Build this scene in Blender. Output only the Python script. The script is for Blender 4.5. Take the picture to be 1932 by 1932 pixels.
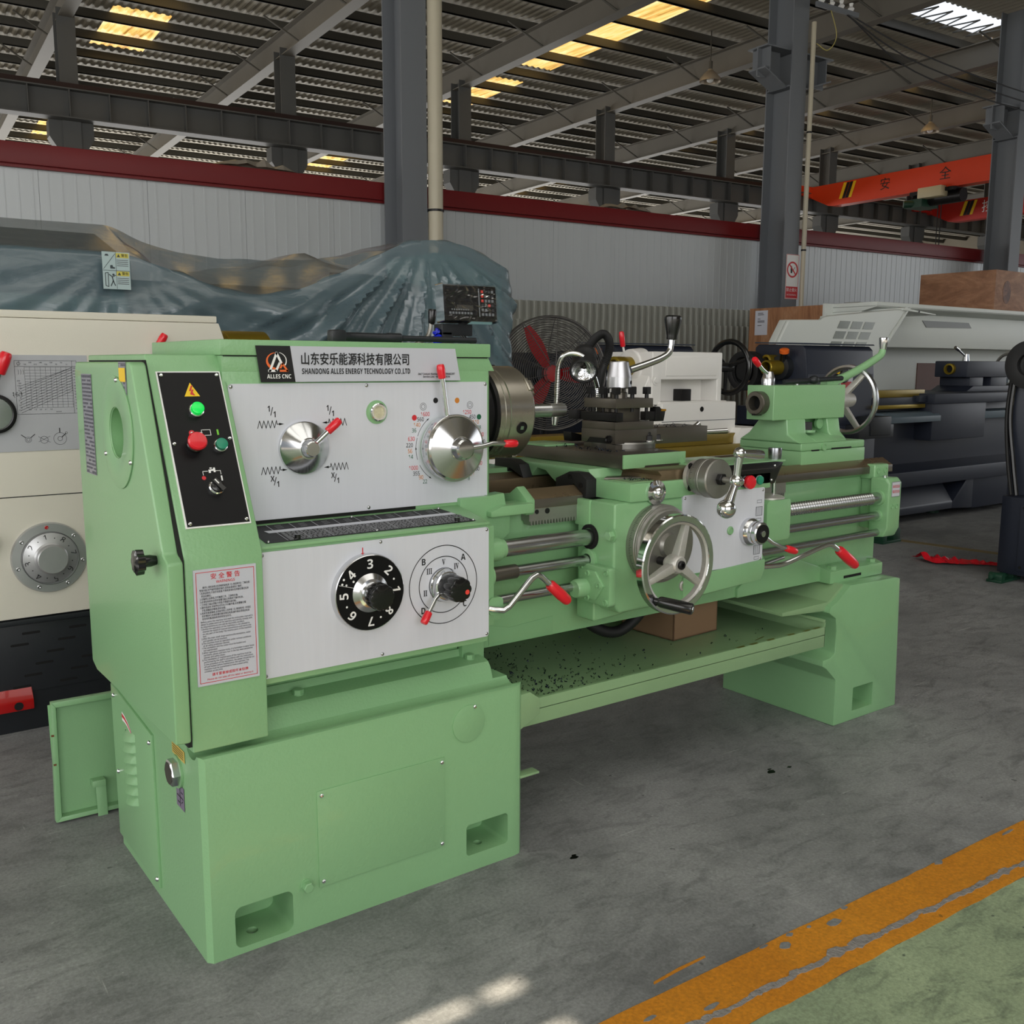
import bpy, bmesh, math, random
from mathutils import Vector, Matrix
random.seed(7)
PI = math.pi
for _o in list(bpy.data.objects):
    bpy.data.objects.remove(_o)
S = bpy.context.scene
COL = S.collection

# ------------------------------------------------------------------ camera
_cam = bpy.data.cameras.new('camera')
_cam.lens = 34.334
_cam.sensor_width = 36.0
_cam.clip_end = 300
cam = bpy.data.objects.new('camera', _cam)
COL.objects.link(cam)
_r = Vector((0.80661877, -0.59105946, 0.0038574))
_u = Vector((0.085238, 0.12277724, 0.98876703))
_f = Vector((0.5848937, 0.79722925, -0.14941515))
_m = Matrix((_r, _u, -_f)).transposed().to_4x4()
_m.translation = Vector((-0.59555622, -1.86198977, 1.23))
cam.matrix_world = _m
S.camera = cam

# ------------------------------------------------------------------ exposure, sky, sun, daylight of the open sides, added roof fill
S.view_settings.view_transform = 'Standard'
S.view_settings.look = 'None'
S.view_settings.gamma = 1.0
S.view_settings.exposure = 0.0
S.view_settings.use_curve_mapping = False

W = bpy.data.worlds.new('sky')
S.world = W
W.use_nodes = True
_bg = W.node_tree.nodes['Background']
_bg.inputs[0].default_value = (0.78, 0.88, 1.0, 1)
_bg.inputs[1].default_value = 0.22

_sd = bpy.data.lights.new('sun', 'SUN')
_sd.energy = 15.0
_sd.angle = math.radians(0.35)
_sd.color = (1.0, 0.86, 0.66)
sun = bpy.data.objects.new('sun', _sd)
COL.objects.link(sun)
SUN_DIR = Vector((-0.42, -0.30, 0.86)).normalized()      # towards the sun
sun.rotation_euler = SUN_DIR.to_track_quat('Z', 'Y').to_euler()


def daylight(name, loc, target, sx, sy, power, col):
    d = bpy.data.lights.new(name, 'AREA')
    d.shape = 'RECTANGLE'
    d.size, d.size_y = sx, sy
    d.energy = power
    d.color = col
    o = bpy.data.objects.new(name, d)
    COL.objects.link(o)
    o.location = loc
    o.rotation_euler = (Vector(target) - Vector(loc)).to_track_quat('-Z', 'Y').to_euler()
    return o


daylight('daylight_gate_front', (-3.5, -10.5, 3.8), (0.8, 0, 0.9), 11, 5.6, 640, (1.0, 0.99, 0.98))
daylight('daylight_gate_left', (-10.0, 0.5, 3.2), (0, 1.0, 1.0), 11, 5.2, 520, (1.0, 0.985, 0.96))
daylight('daylight_roof_lights', (1.0, -3.0, 7.0), (1.0, -1.0, 0), 9, 5, 200, (1.0, 0.97, 0.9))
daylight('roof_fill_far_bay', (17.0, 30.6, 2.2), (16.5, 22.0, 7.4), 50, 3.4, 3600, (1.0, 0.98, 0.94))  # added fill lamp brightening the far bay's roof; wall_far has no windows
daylight('roof_fill_middle_bay', (-13.5, 12.5, 2.4), (8, 12.5, 5.6), 6, 4, 420, (1.0, 0.98, 0.94))  # unseen fill lamp added behind the partition to lift the roof there
daylight('daylight_gate_right', (25.0, -3.0, 3.6), (6, 3, 1.0), 12, 5.2, 330, (0.96, 0.98, 1.0))

# ------------------------------------------------------------------ materials
def lin(c):
    return tuple((v / 12.92 if v <= 0.04045 else ((v + 0.055) / 1.055) ** 2.4) for v in (x / 255.0 for x in c)) + (1.0,)


def mat(name, rgb, rough=0.5, metal=0.0, var=0.0, vscale=3.0, bump=0.0, bscale=120.0, coat=0.0, spec=0.5, emit=0.0, alpha=1.0, stretch=None, rvar=0.0):
    m = bpy.data.materials.new(name)
    m.use_nodes = True
    nt = m.node_tree
    b = nt.nodes['Principled BSDF']
    b.inputs['Base Color'].default_value = lin(rgb)
    b.inputs['Roughness'].default_value = rough
    b.inputs['Metallic'].default_value = metal
    b.inputs['Coat Weight'].default_value = coat
    b.inputs['Specular IOR Level'].default_value = spec
    if emit:
        b.inputs['Emission Color'].default_value = lin(rgb)
        b.inputs['Emission Strength'].default_value = emit
    if alpha < 1:
        b.inputs['Alpha'].default_value = alpha
    co = nt.nodes.new('ShaderNodeTexCoord').outputs['Object']
    if stretch:
        mp = nt.nodes.new('ShaderNodeMapping')
        mp.inputs['Scale'].default_value = stretch
        nt.links.new(co, mp.inputs['Vector'])
        co = mp.outputs['Vector']
    if var or rvar:
        n = nt.nodes.new('ShaderNodeTexNoise')
        n.inputs['Scale'].default_value = vscale
        n.inputs['Detail'].default_value = 6
        n.inputs['Roughness'].default_value = 0.65
        nt.links.new(co, n.inputs['Vector'])
    if var:
        mx = nt.nodes.new('ShaderNodeMix')
        mx.data_type = 'RGBA'
        c = lin(rgb)
        mx.inputs['A'].default_value = tuple(v * (1 - var) for v in c[:3]) + (1,)
        mx.inputs['B'].default_value = tuple(min(1, v * (1 + var)) for v in c[:3]) + (1,)
        nt.links.new(n.outputs['Fac'], mx.inputs['Factor'])
        nt.links.new(mx.outputs['Result'], b.inputs['Base Color'])
    if rvar:
        mr = nt.nodes.new('ShaderNodeMapRange')
        mr.inputs['To Min'].default_value = max(0.02, rough - rvar)
        mr.inputs['To Max'].default_value = rough + rvar
        nt.links.new(n.outputs['Fac'], mr.inputs['Value'])
        nt.links.new(mr.outputs['Result'], b.inputs['Roughness'])
    if bump:
        n2 = nt.nodes.new('ShaderNodeTexNoise')
        n2.inputs['Scale'].default_value = bscale
        n2.inputs['Detail'].default_value = 3
        nt.links.new(co, n2.inputs['Vector'])
        bp = nt.nodes.new('ShaderNodeBump')
        bp.inputs['Strength'].default_value = bump
        bp.inputs['Distance'].default_value = 0.004
        nt.links.new(n2.outputs['Fac'], bp.inputs['Height'])
        nt.links.new(bp.outputs['Normal'], b.inputs['Normal'])
    return m


GREEN = mat('green_enamel', (134, 179, 130), 0.38, var=0.05, vscale=2.5, bump=0.10, bscale=220, coat=0.15)
GREEN_HAMMER = mat('green_hammer_paint', (134, 179, 130), 0.40, var=0.04, vscale=2.5, bump=0.22, bscale=150, coat=0.15)
GREEN_CAST = mat('green_painted_casting', (133, 179, 130), 0.30, var=0.07, vscale=6, bump=0.35, bscale=28, coat=0.3)
GREEN_OIL = mat('green_oily_paint', (136, 168, 124), 0.38, var=0.14, vscale=4, bump=0.10, bscale=60, coat=0.2)
GREEN_DARKSEAM = mat('dark_seam', (22, 26, 22), 0.8)
ALU = mat('brushed_aluminium_plate', (210, 212, 220), 0.42, metal=0.0, var=0.05, vscale=6, coat=0.2, stretch=(14, 14, 0.6), rvar=0.05)
STICKER = mat('silver_sticker', (196, 198, 207), 0.35, var=0.03, vscale=5, coat=0.2)
WHITE_STICK = mat('white_print', (238, 238, 236), 0.5)
CHROME = mat('chrome', (226, 228, 230), 0.10, metal=1.0)
STEEL = mat('ground_steel', (186, 187, 188), 0.26, metal=1.0, var=0.06, vscale=8, rvar=0.05)
STEEL_DULL = mat('dull_grey_steel', (160, 158, 152), 0.42, metal=0.85, var=0.15, vscale=9)
IRON = mat('oiled_dark_iron', (108, 103, 95), 0.33, metal=0.75, var=0.12, vscale=7, rvar=0.1)
IRON_BROWN = mat('oil_browned_way', (124, 108, 84), 0.3, metal=0.6, var=0.2, vscale=6, rvar=0.1)
CHUCKM = mat('chuck_steel', (192, 186, 174), 0.27, metal=0.92, var=0.07, vscale=6, rvar=0.04)
CASTALU = mat('cast_aluminium', (206, 203, 198), 0.48, metal=0.7, var=0.2, vscale=25, bump=0.3, bscale=90)
BLACKOX = mat('black_oxide', (34, 33, 34), 0.38, metal=0.5, var=0.2, vscale=30)
BLACK = mat('black_plastic', (17, 17, 18), 0.25, coat=0.3)
BLACK_PANEL = mat('black_panel_face', (13, 13, 15), 0.42, spec=.25, var=0.3, vscale=40)
BLACK_RUB = mat('black_rubber', (24, 24, 25), 0.6)
BLACK_PAINT = mat('black_machine_paint', (31, 34, 38), 0.42, var=0.2, vscale=8, bump=0.1)
HOLE = mat('unlit_bore', (8, 8, 8), 0.9)
RED = mat('red_plastic', (222, 30, 44), 0.28, coat=0.3)
REDINK = mat('red_ink', (205, 44, 52), 0.5)
ORANGEINK = mat('orange_ink', (205, 128, 48), 0.5)
GREENINK = mat('green_ink', (28, 96, 66), 0.5)
BLACKINK = mat('black_ink', (18, 18, 20), 0.5)
GREYINK = mat('grey_ink', (92, 94, 100), 0.5)
LIGHTGREYINK = mat('light_grey_print', (150, 152, 156), 0.5)
GREEN_LAMP = mat('green_lens_lit', (20, 205, 80), 0.25, emit=0.55)
GREEN_BTN = mat('teal_green_button', (38, 140, 108), 0.4)
YELLOW_WARN = mat('yellow_warning', (242, 200, 28), 0.5)
ORANGE_LOGO = mat('logo_orange', (236, 110, 52), 0.5)
CREAM = mat('cream_paint', (222, 218, 204), 0.36, var=0.04, vscale=3, bump=0.1, bscale=200, coat=0.15)
WHITEP = mat('white_machine_paint', (232, 230, 226), 0.38, var=0.03, vscale=5, bump=0.06, bscale=120)
GUARDW = mat('pale_grey_white_sheet', (214, 219, 214), 0.4, var=0.03, vscale=2)
NAVY = mat('navy_grey_paint', (38, 43, 56), 0.42, var=0.12, vscale=4, bump=0.08)
NAVY_L = mat('blue_grey_paint', (86, 100, 110), 0.38, var=0.15, vscale=6)
GREASE = mat('greased_yellow_brass', (146, 124, 36), 0.28, metal=0.6, var=0.25, vscale=9)
GREASEW = mat('greased_yellow_way', (134, 114, 40), 0.3, metal=0.35, var=0.2, vscale=6)
GREYPLATE = mat('grey_silver_plate', (176, 178, 182), 0.4, var=0.03, vscale=4)
REDP = mat('glossy_red_paint', (170, 10, 12), 0.25, coat=0.5, var=0.15, vscale=9)
CARD = mat('brown_cardboard', (132, 104, 78), 0.75, var=0.06, vscale=4)
CARD_IN = mat('cardboard_edge', (176, 136, 100), 0.8)
TEAL = mat('pale_teal_paint', (160, 205, 205), 0.4, var=0.04)
TEAL_D = mat('dark_slate_machine', (64, 78, 84), 0.5, var=0.1)
DKGREEN = mat('dark_green_casting', (22, 62, 44), 0.45, var=0.2, vscale=12)
COLUMN = mat('grey_column_paint', (112, 116, 121), 0.5, var=0.07, vscale=1.5, stretch=(1, 1, 0.2))
COLUMN_D = mat('dark_steel_paint', (86, 87, 86), 0.55, var=0.12, vscale=1.5)
RAFTER = mat('dusty_grey_steel', (112, 108, 100), 0.6, var=0.15, vscale=1.0)
PURLIN = mat('dark_galvanised_steel', (82, 80, 74), 0.6, var=0.15, vscale=0.8)
PIPEW = mat('cream_pvc_pipe', (196, 188, 166), 0.4, var=0.06, vscale=2)
CRANE = mat('orange_crane_paint', (214, 62, 22), 0.4, var=0.1, vscale=1)
CRANE_R = mat('red_crane_paint', (190, 36, 24), 0.45, var=0.1, vscale=1)
ORANGE_CAP = mat('orange_plastic_cap', (228, 104, 34), 0.45)
LENS = mat('lamp_reflector', (235, 236, 238), 0.12, metal=1.0, bump=0.8, bscale=60)

# ------------------------------------------------------------------ helpers
def axes(d):
    d = Vector(d).normalized()
    a = Vector((0, 0, 1)) if abs(d.z) < 0.9 else Vector((1, 0, 0))
    u = a.cross(d).normalized()
    return u, d.cross(u).normalized(), d


def frame(o, right, up):
    r = Vector(right).normalized()
    n = r.cross(Vector(up)).normalized()
    u = n.cross(r)
    m = Matrix((r, u, n)).transposed().to_4x4()
    m.translation = Vector(o)
    return m


def front(x, y, z, ang=0.0):
    """frame on a face that looks towards -Y"""
    return frame((x, y, z), (math.cos(ang), 0, math.sin(ang)), (-math.sin(ang), 0, math.cos(ang)))


def leftf(x, y, z):
    """frame on a face that looks towards -X (right = -Y)"""
    return frame((x, y, z), (0, -1, 0), (0, 0, 1))


class MB:
    def __init__(s, M=None):
        s.v, s.f, s.mi, s.M = [], [], [], M

    def add(s, vs, fs, m=0, M=None):
        k = len(s.v)
        M = M if M is not None else s.M
        for v in vs:
            v = Vector(v)
            s.v.append(M @ v if M is not None else v)
        for f in fs:
            s.f.append([i + k for i in f])
            s.mi.append(m)
        return s

    def box(s, x0, x1, y0, y1, z0, z1, m=0, M=None):
        vs = [(x0, y0, z0), (x1, y0, z0), (x1, y1, z0), (x0, y1, z0), (x0, y0, z1), (x1, y0, z1), (x1, y1, z1), (x0, y1, z1)]
        return s.add(vs, [(0, 3, 2, 1), (4, 5, 6, 7), (0, 1, 5, 4), (1, 2, 6, 5), (2, 3, 7, 6), (3, 0, 4, 7)], m, M)

    def prism(s, pts, ax, a0, a1, m=0, M=None):
        n = len(pts)
        def P(p, a):
            return {'x': (a, p[0], p[1]), 'y': (p[0], a, p[1]), 'z': (p[0], p[1], a)}[ax]
        vs = [P(p, a0) for p in pts] + [P(p, a1) for p in pts]
        fs = [tuple(range(n)), tuple(range(2 * n - 1, n - 1, -1))] + [(i, (i + 1) % n, n + (i + 1) % n, n + i) for i in range(n)]
        return s.add(vs, fs, m, M)

    def hexa(s, b, t, m=0, M=None):
        """eight corners: four below, four above, in the same turning order"""
        return s.add(list(b) + list(t), [(0, 3, 2, 1), (4, 5, 6, 7), (0, 1, 5, 4), (1, 2, 6, 5), (2, 3, 7, 6), (3, 0, 4, 7)], m, M)

    def quad(s, a, b, c, d, m=0, M=None):
        return s.add([a, b, c, d], [(0, 1, 2, 3)], m, M)

    def lathe(s, prof, o, d, n=40, m=0, M=None, a0=0.0, caps=True):
        u, w, d = axes(d)
        o = Vector(o)
        vs, fs = [], []
        for (t, r) in prof:
            for i in range(n):
                a = a0 + 2 * PI * i / n
                vs.append(o + d * t + (u * math.cos(a) + w * math.sin(a)) * max(r, 1e-5))
        for k in range(len(prof) - 1):
            for i in range(n):
                j = (i + 1) % n
                fs.append((k * n + i, k * n + j, (k + 1) * n + j, (k + 1) * n + i))
        if caps:
            fs.append(tuple(range(n - 1, -1, -1)))
            fs.append(tuple(range((len(prof) - 1) * n, len(prof) * n)))
        return s.add(vs, fs, m, M)

    def cyl(s, a, b, r, r2=None, n=28, m=0, M=None, a0=0.0):
        a, b = Vector(a), Vector(b)
        return s.lathe([(0, r), ((b - a).length, r if r2 is None else r2)], a, b - a, n, m, M, a0)

    def tube(s, pts, r, n=12, m=0, M=None, closed=False, caps=True, radii=None):
        pts = [Vector(p) for p in pts]
        N = len(pts)
        vs, fs = [], []
        tang = []
        for i in range(N):
            a = pts[i - 1] if (i > 0 or closed) else pts[i]
            b = pts[(i + 1) % N] if (i < N - 1 or closed) else pts[i]
            tang.append((b - a).normalized())
        u, w, _ = axes(tang[0])
        for i in range(N):
            t = tang[i]
            u = (u - t * u.dot(t)).normalized()
            w = t.cross(u)
            rr = radii[i] if radii else r
            for k in range(n):
                a = 2 * PI * k / n
                vs.append(pts[i] + (u * math.cos(a) + w * math.sin(a)) * rr)
        for i in range(N if closed else N - 1):
            j = (i + 1) % N
            for k in range(n):
                l = (k + 1) % n
                fs.append((i * n + k, i * n + l, j * n + l, j * n + k))
        if caps and not closed:
            fs.append(tuple(range(n - 1, -1, -1)))
            fs.append(tuple(range((N - 1) * n, N * n)))
        return s.add(vs, fs, m, M)

    def torus(s, c, d, R, r, n=48, k=12, m=0, M=None):
        u, w, d = axes(d)
        c = Vector(c)
        return s.tube([c + (u * math.cos(2 * PI * i / n) + w * math.sin(2 * PI * i / n)) * R for i in range(n)], r, k, m, M, closed=True)

    def ring(s, c, d, R, sec, n=56, m=0, M=None):
        """a wheel rim: cross-section sec = [(radial, axial), ...] swept round the axis"""
        u, w, d = axes(d)
        c = Vector(c)
        k = len(sec)
        vs, fs = [], []
        for i in range(n):
            a = 2 * PI * i / n
            e = u * math.cos(a) + w * math.sin(a)
            for (q, t) in sec:
                vs.append(c + e * (R + q) + d * t)
        for i in range(n):
            j = (i + 1) % n
            for q in range(k):
                p = (q + 1) % k
                fs.append((i * k + q, i * k + p, j * k + p, j * k + q))
        return s.add(vs, fs, m, M)

    def ball(s, c, r, m=0, M=None, n=20, sc=(1, 1, 1)):
        pr = []
        h = n // 2
        vs, fs = [], []
        c = Vector(c)
        for i in range(h + 1):
            t = PI * i / h
            for k in range(n):
                a = 2 * PI * k / n
                vs.append(c + Vector((math.sin(t) * math.cos(a) * sc[0], math.sin(t) * math.sin(a) * sc[1], math.cos(t) * sc[2])) * r)
        for i in range(h):
            for k in range(n):
                l = (k + 1) % n
                fs.append((i * n + k, (i + 1) * n + k, (i + 1) * n + l, i * n + l))
        return s.add(vs, fs, m, M)

    def disc(s, c, d, r, n=32, m=0, M=None, sx=1.0):
        u, w, d = axes(d)
        c = Vector(c)
        return s.add([c + u * math.cos(2 * PI * i / n) * r + w * math.sin(2 * PI * i / n) * r for i in range(n)], [tuple(range(n))], m, M)

    def annulus(s, c, d, r0, r1, n=64, m=0, M=None):
        u, w, d = axes(d)
        c = Vector(c)
        vs = []
        for i in range(n):
            e = u * math.cos(2 * PI * i / n) + w * math.sin(2 * PI * i / n)
            vs += [c + e * r0, c + e * r1]
        return s.add(vs, [(2 * i, 2 * i + 1, (2 * i + 3) % (2 * n), (2 * i + 2) % (2 * n)) for i in range(n)], m, M)

    def line(s, pts, w, m=0, M=None):
        """flat stroke in the frame's own plane (z = 0)"""
        for a, b in zip(pts[:-1], pts[1:]):
            a, b = Vector((a[0], a[1], 0)), Vector((b[0], b[1], 0))
            d = (b - a)
            if d.length < 1e-7:
                continue
            d.normalize()
            q = Vector((-d.y, d.x, 0)) * w / 2
            e = d * w * 0.4
            s.add([a - q - e, b - q + e, b + q + e, a + q - e], [(0, 1, 2, 3)], m, M)
        return s

    def build(s, name, mats, parent=None, smooth=35.0, bevel=0.0, seg=2, merge=False):
        me = bpy.data.meshes.new(name)
        bm = bmesh.new()
        vv = [bm.verts.new(v) for v in s.v]
        for f, mi in zip(s.f, s.mi):
            try:
                fc = bm.faces.new([vv[i] for i in f])
                fc.material_index = mi
            except ValueError:
                pass
        if merge:
            bmesh.ops.remove_doubles(bm, verts=bm.verts, dist=1e-5)
        bmesh.ops.recalc_face_normals(bm, faces=bm.faces)
        if bevel:
            ed = [e for e in bm.edges if len(e.link_faces) == 2 and e.calc_face_angle(0) > math.radians(30)]
            bmesh.ops.bevel(bm, geom=ed, offset=bevel, segments=seg, profile=0.6, affect='EDGES', clamp_overlap=True)
        bm.to_mesh(me)
        bm.free()
        for q in (mats if isinstance(mats, (list, tuple)) else [mats]):
            me.materials.append(q)
        if smooth and len(me.polygons):
            me.polygons.foreach_set('use_smooth', [True] * len(me.polygons))
            me.set_sharp_from_angle(angle=math.radians(smooth))
        o = bpy.data.objects.new(name, me)
        COL.objects.link(o)
        if parent is not None:
            o.parent = parent
            o.matrix_parent_inverse = WM.get(parent.name, Matrix.Identity(4)).inverted()
        return o


WM = {}          # world matrices of the Empties


def thing(name, label, cat, loc=(0, 0, 0), rz=0.0, group=None):
    o = bpy.data.objects.new(name, None)
    o.empty_display_size = 0.1
    COL.objects.link(o)
    o.location = loc
    o.rotation_euler = (0, 0, rz)
    WM[o.name] = Matrix.Translation(Vector(loc)) @ Matrix.Rotation(rz, 4, 'Z')
    return tag(o, label, cat, group)


def tag(o, label=None, cat=None, group=None):
    if label:
        o['label'] = label
    if cat:
        o['category'] = cat
    if group:
        o['group'] = group
    return o


def struct(o):
    o['kind'] = 'structure'
    return o


def dup(o, parent=None):
    c = o.copy()
    COL.objects.link(c)
    if parent is not None:
        c.parent = parent
    for ch in list(o.children):
        dup(ch, c)
    return c


def cut(o, mb, name='cutter'):
    c = mb.build(name, HOLE, None, smooth=0)
    md = o.modifiers.new('cut', 'BOOLEAN')
    md.operation = 'DIFFERENCE'
    md.object = c
    md.solver = 'EXACT'
    dg = bpy.context.evaluated_depsgraph_get()
    me = bpy.data.meshes.new_from_object(o.evaluated_get(dg))
    old = o.data
    o.modifiers.remove(md)
    o.data = me
    me.name = old.name
    n0 = len(old.materials)
    while len(me.materials) > n0:
        me.materials.pop()
    for p in me.polygons:
        if p.material_index >= n0:
            p.material_index = 0
    me.polygons.foreach_set('use_smooth', [True] * len(me.polygons))
    me.set_sharp_from_angle(angle=math.radians(32))
    bpy.data.objects.remove(c)
    return o


TEXTS = []


def text(name, parent, material, items, bold=0.0):
    """items = [(string, frame, size[, align[, xscale]])]; all strings become one lettering mesh"""
    TEXTS.append((name, parent, material, items, bold))


def restyle(s, digit, upper, lower):
    """the same characters in a plain sans (or bold, or serif) cut of the built-in fonts"""
    return ''.join(chr(digit + ord(c) - 48) if '0' <= c <= '9' else chr(upper + ord(c) - 65) if 'A' <= c <= 'Z' else chr(lower + ord(c) - 97) if 'a' <= c <= 'z' else c for c in s)


SANS = (0x1D7E2, 0x1D5A0, 0x1D5BA)
SANS_BOLD = (0x1D7EC, 0x1D5D4, 0x1D5EE)
SERIF_BOLD = (0x1D7CE, 0x1D400, 0x1D41A)


def flush_texts():
    tmp = []
    for ti, (name, parent, material, items, bold) in enumerate(TEXTS):
        for it in items:
            s, M, size = it[0], it[1], it[2]
            cu = bpy.data.curves.new('tmp_text', 'FONT')
            cu.body = restyle(s, *(SERIF_BOLD if name == 'ring_numerals' else SANS_BOLD if bold >= .012 else SANS))
            cu.size = size
            cu.align_x = it[3] if len(it) > 3 else 'CENTER'
            cu.align_y = 'CENTER'
            cu.resolution_u = 3
            cu.offset = 0.0 if bold >= .012 else bold * size
            o = bpy.data.objects.new('tmp_text', cu)
            COL.objects.link(o)
            sx = it[4] if len(it) > 4 else 1.0
            o.matrix_world = M @ Matrix.Diagonal((sx, 1, 1, 1))
            tmp.append((ti, o, M @ Matrix.Diagonal((sx, 1, 1, 1))))
    bpy.context.view_layer.update()
    dg = bpy.context.evaluated_depsgraph_get()
    acc = {}
    for ti, o, M in tmp:
        me = o.evaluated_get(dg).to_mesh()
        mb = acc.setdefault(ti, MB())
        mb.add([M @ v.co for v in me.vertices], [tuple(p.vertices) for p in me.polygons])
        o.evaluated_get(dg).to_mesh_clear()
    for ti, o, M in tmp:
        cu = o.data
        bpy.data.objects.remove(o)
        bpy.data.curves.remove(cu)
    for ti, mb in acc.items():
        name, parent, material, items, bold = TEXTS[ti]
        me = bpy.data.meshes.new(name)
        me.from_pydata([tuple(v) for v in mb.v], [], mb.f)
        me.materials.append(material)
        o = bpy.data.objects.new(name, me)
        COL.objects.link(o)
        o.parent = parent
        o.matrix_parent_inverse = WM.get(parent.name, Matrix.Identity(4)).inverted()


def rrect(x0, x1, y0, y1, r, n=5):
    out = []
    for cx, cy, a in ((x1 - r, y1 - r, 0), (x0 + r, y1 - r, 90), (x0 + r, y0 + r, 180), (x1 - r, y0 + r, 270)):
        for i in range(n + 1):
            t = math.radians(a + 90 * i / n)
            out.append((cx + r * math.cos(t), cy + r * math.sin(t)))
    return out


def bez(p, n=10):
    """Catmull-Rom through the points"""
    p = [Vector(q) for q in p]
    q = [p[0] * 2 - p[1]] + p + [p[-1] * 2 - p[-2]]
    out = []
    for i in range(1, len(q) - 2):
        for k in range(n):
            t = k / n
            a, b, c, d = q[i - 1], q[i], q[i + 1], q[i + 2]
            out.append(0.5 * ((2 * b) + (c - a) * t + (2 * a - 5 * b + 4 * c - d) * t * t + (3 * b - a - 3 * c + d) * t ** 3))
    out.append(p[-1])
    return out


def screw(parent, c, d, r=0.005, m=None, name='screw'):
    d = Vector(d).normalized()
    return MB().lathe([(0, r), (r * 0.45, r * 0.92), (r * 0.8, r * 0.55), (r * 0.85, 0.0)], c, d, 14).build(name, m or CHROME, parent)


def hexbolt(parent, c, d, r=0.012, h=0.01, m=None, washer=1.3, name='bolt'):
    b = MB()
    b.lathe([(0, r * washer), (h * 0.2, r * washer)], c, d, 24)
    b.lathe([(h * 0.2, r), (h, r), (h * 1.1, r * 0.85)], c, d, 6)
    return b.build(name, m or GREEN_CAST, parent)


def grip_lever(parent, pts, r, tip, tr, name='lever', m=None, gm=None, gname='grip'):
    """bent rod with a plastic grip; tip = (start, end) of the grip"""
    l = MB().tube(pts, r, 14).build(name, m or CHROME, parent)
    a, b = Vector(tip[0]), Vector(tip[1])
    L = (b - a).length
    MB().lathe([(0, tr * 0.8), (L * 0.05, tr * 0.95), (L * 0.6, tr * 1.05), (L * 0.9, tr * 0.95), (L * 0.98, tr * 0.75), (L, tr * 0.4)], a, b - a, 24).build(gname, gm or RED, l)
    return l


def push_button(parent, name, c, d, r, h, cap, bez_m=None, mush=False):
    p = MB()
    p.lathe([(0, r * 1.12), (h * 0.35, r * 1.12), (h * 0.42, r)], c, d, 32)
    if mush:
        p.lathe([(h * 0.3, r * 0.6), (h * 0.55, r * 0.6), (h * 0.6, r * 1.15), (h * 0.95, r * 1.25), (h * 1.1, r * 1.1), (h * 1.15, r * 0.5)], c, d, 36, 1)
    else:
        p.lathe([(h * 0.35, r * 0.95), (h * 0.95, r * 0.95), (h, r * 0.82)], c, d, 32, 1)
    return p.build(name, [bez_m or CHROME, cap], parent)

# ------------------------------------------------------------------ building (its long axis is turned a little from the lathe's)
TH = math.radians(-3.752)
BX = Vector((math.cos(TH), math.sin(TH), 0))
BY = Vector((-math.sin(TH), math.cos(TH), 0))
BM = Matrix.Rotation(TH, 4, 'Z')


def noise(nt, co, scale, detail=6, rough=0.6, dist=0.0):
    n = nt.nodes.new('ShaderNodeTexNoise')
    n.inputs['Scale'].default_value = scale
    n.inputs['Detail'].default_value = detail
    n.inputs['Roughness'].default_value = rough
    n.inputs['Distortion'].default_value = dist
    nt.links.new(co, n.inputs['Vector'])
    return n.outputs['Fac']


def ramp(nt, fac, stops):
    r = nt.nodes.new('ShaderNodeValToRGB')
    e = r.color_ramp.elements
    while len(e) < len(stops):
        e.new(0.5)
    for k, (p, c) in zip(e, stops):
        k.position = p
        k.color = c if len(c) == 4 else tuple(c) + (1,)
    nt.links.new(fac, r.inputs['Fac'])
    return r.outputs['Color']


def mixc(nt, fac, a, b, mode='MIX'):
    m = nt.nodes.new('ShaderNodeMix')
    m.data_type = 'RGBA'
    m.blend_type = mode
    for sock, v in (('Factor', fac), ('A', a), ('B', b)):
        if isinstance(v, (int, float)):
            m.inputs[sock].default_value = v
        elif isinstance(v, tuple):
            m.inputs[sock].default_value = v
        else:
            nt.links.new(v, m.inputs[sock])
    return m.outputs['Result']


def mapped(nt, co, sc, rz=0.0):
    mp = nt.nodes.new('ShaderNodeMapping')
    mp.inputs['Scale'].default_value = sc
    mp.inputs['Rotation'].default_value = (0, 0, rz)
    nt.links.new(co, mp.inputs['Vector'])
    return mp.outputs['Vector']


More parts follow.
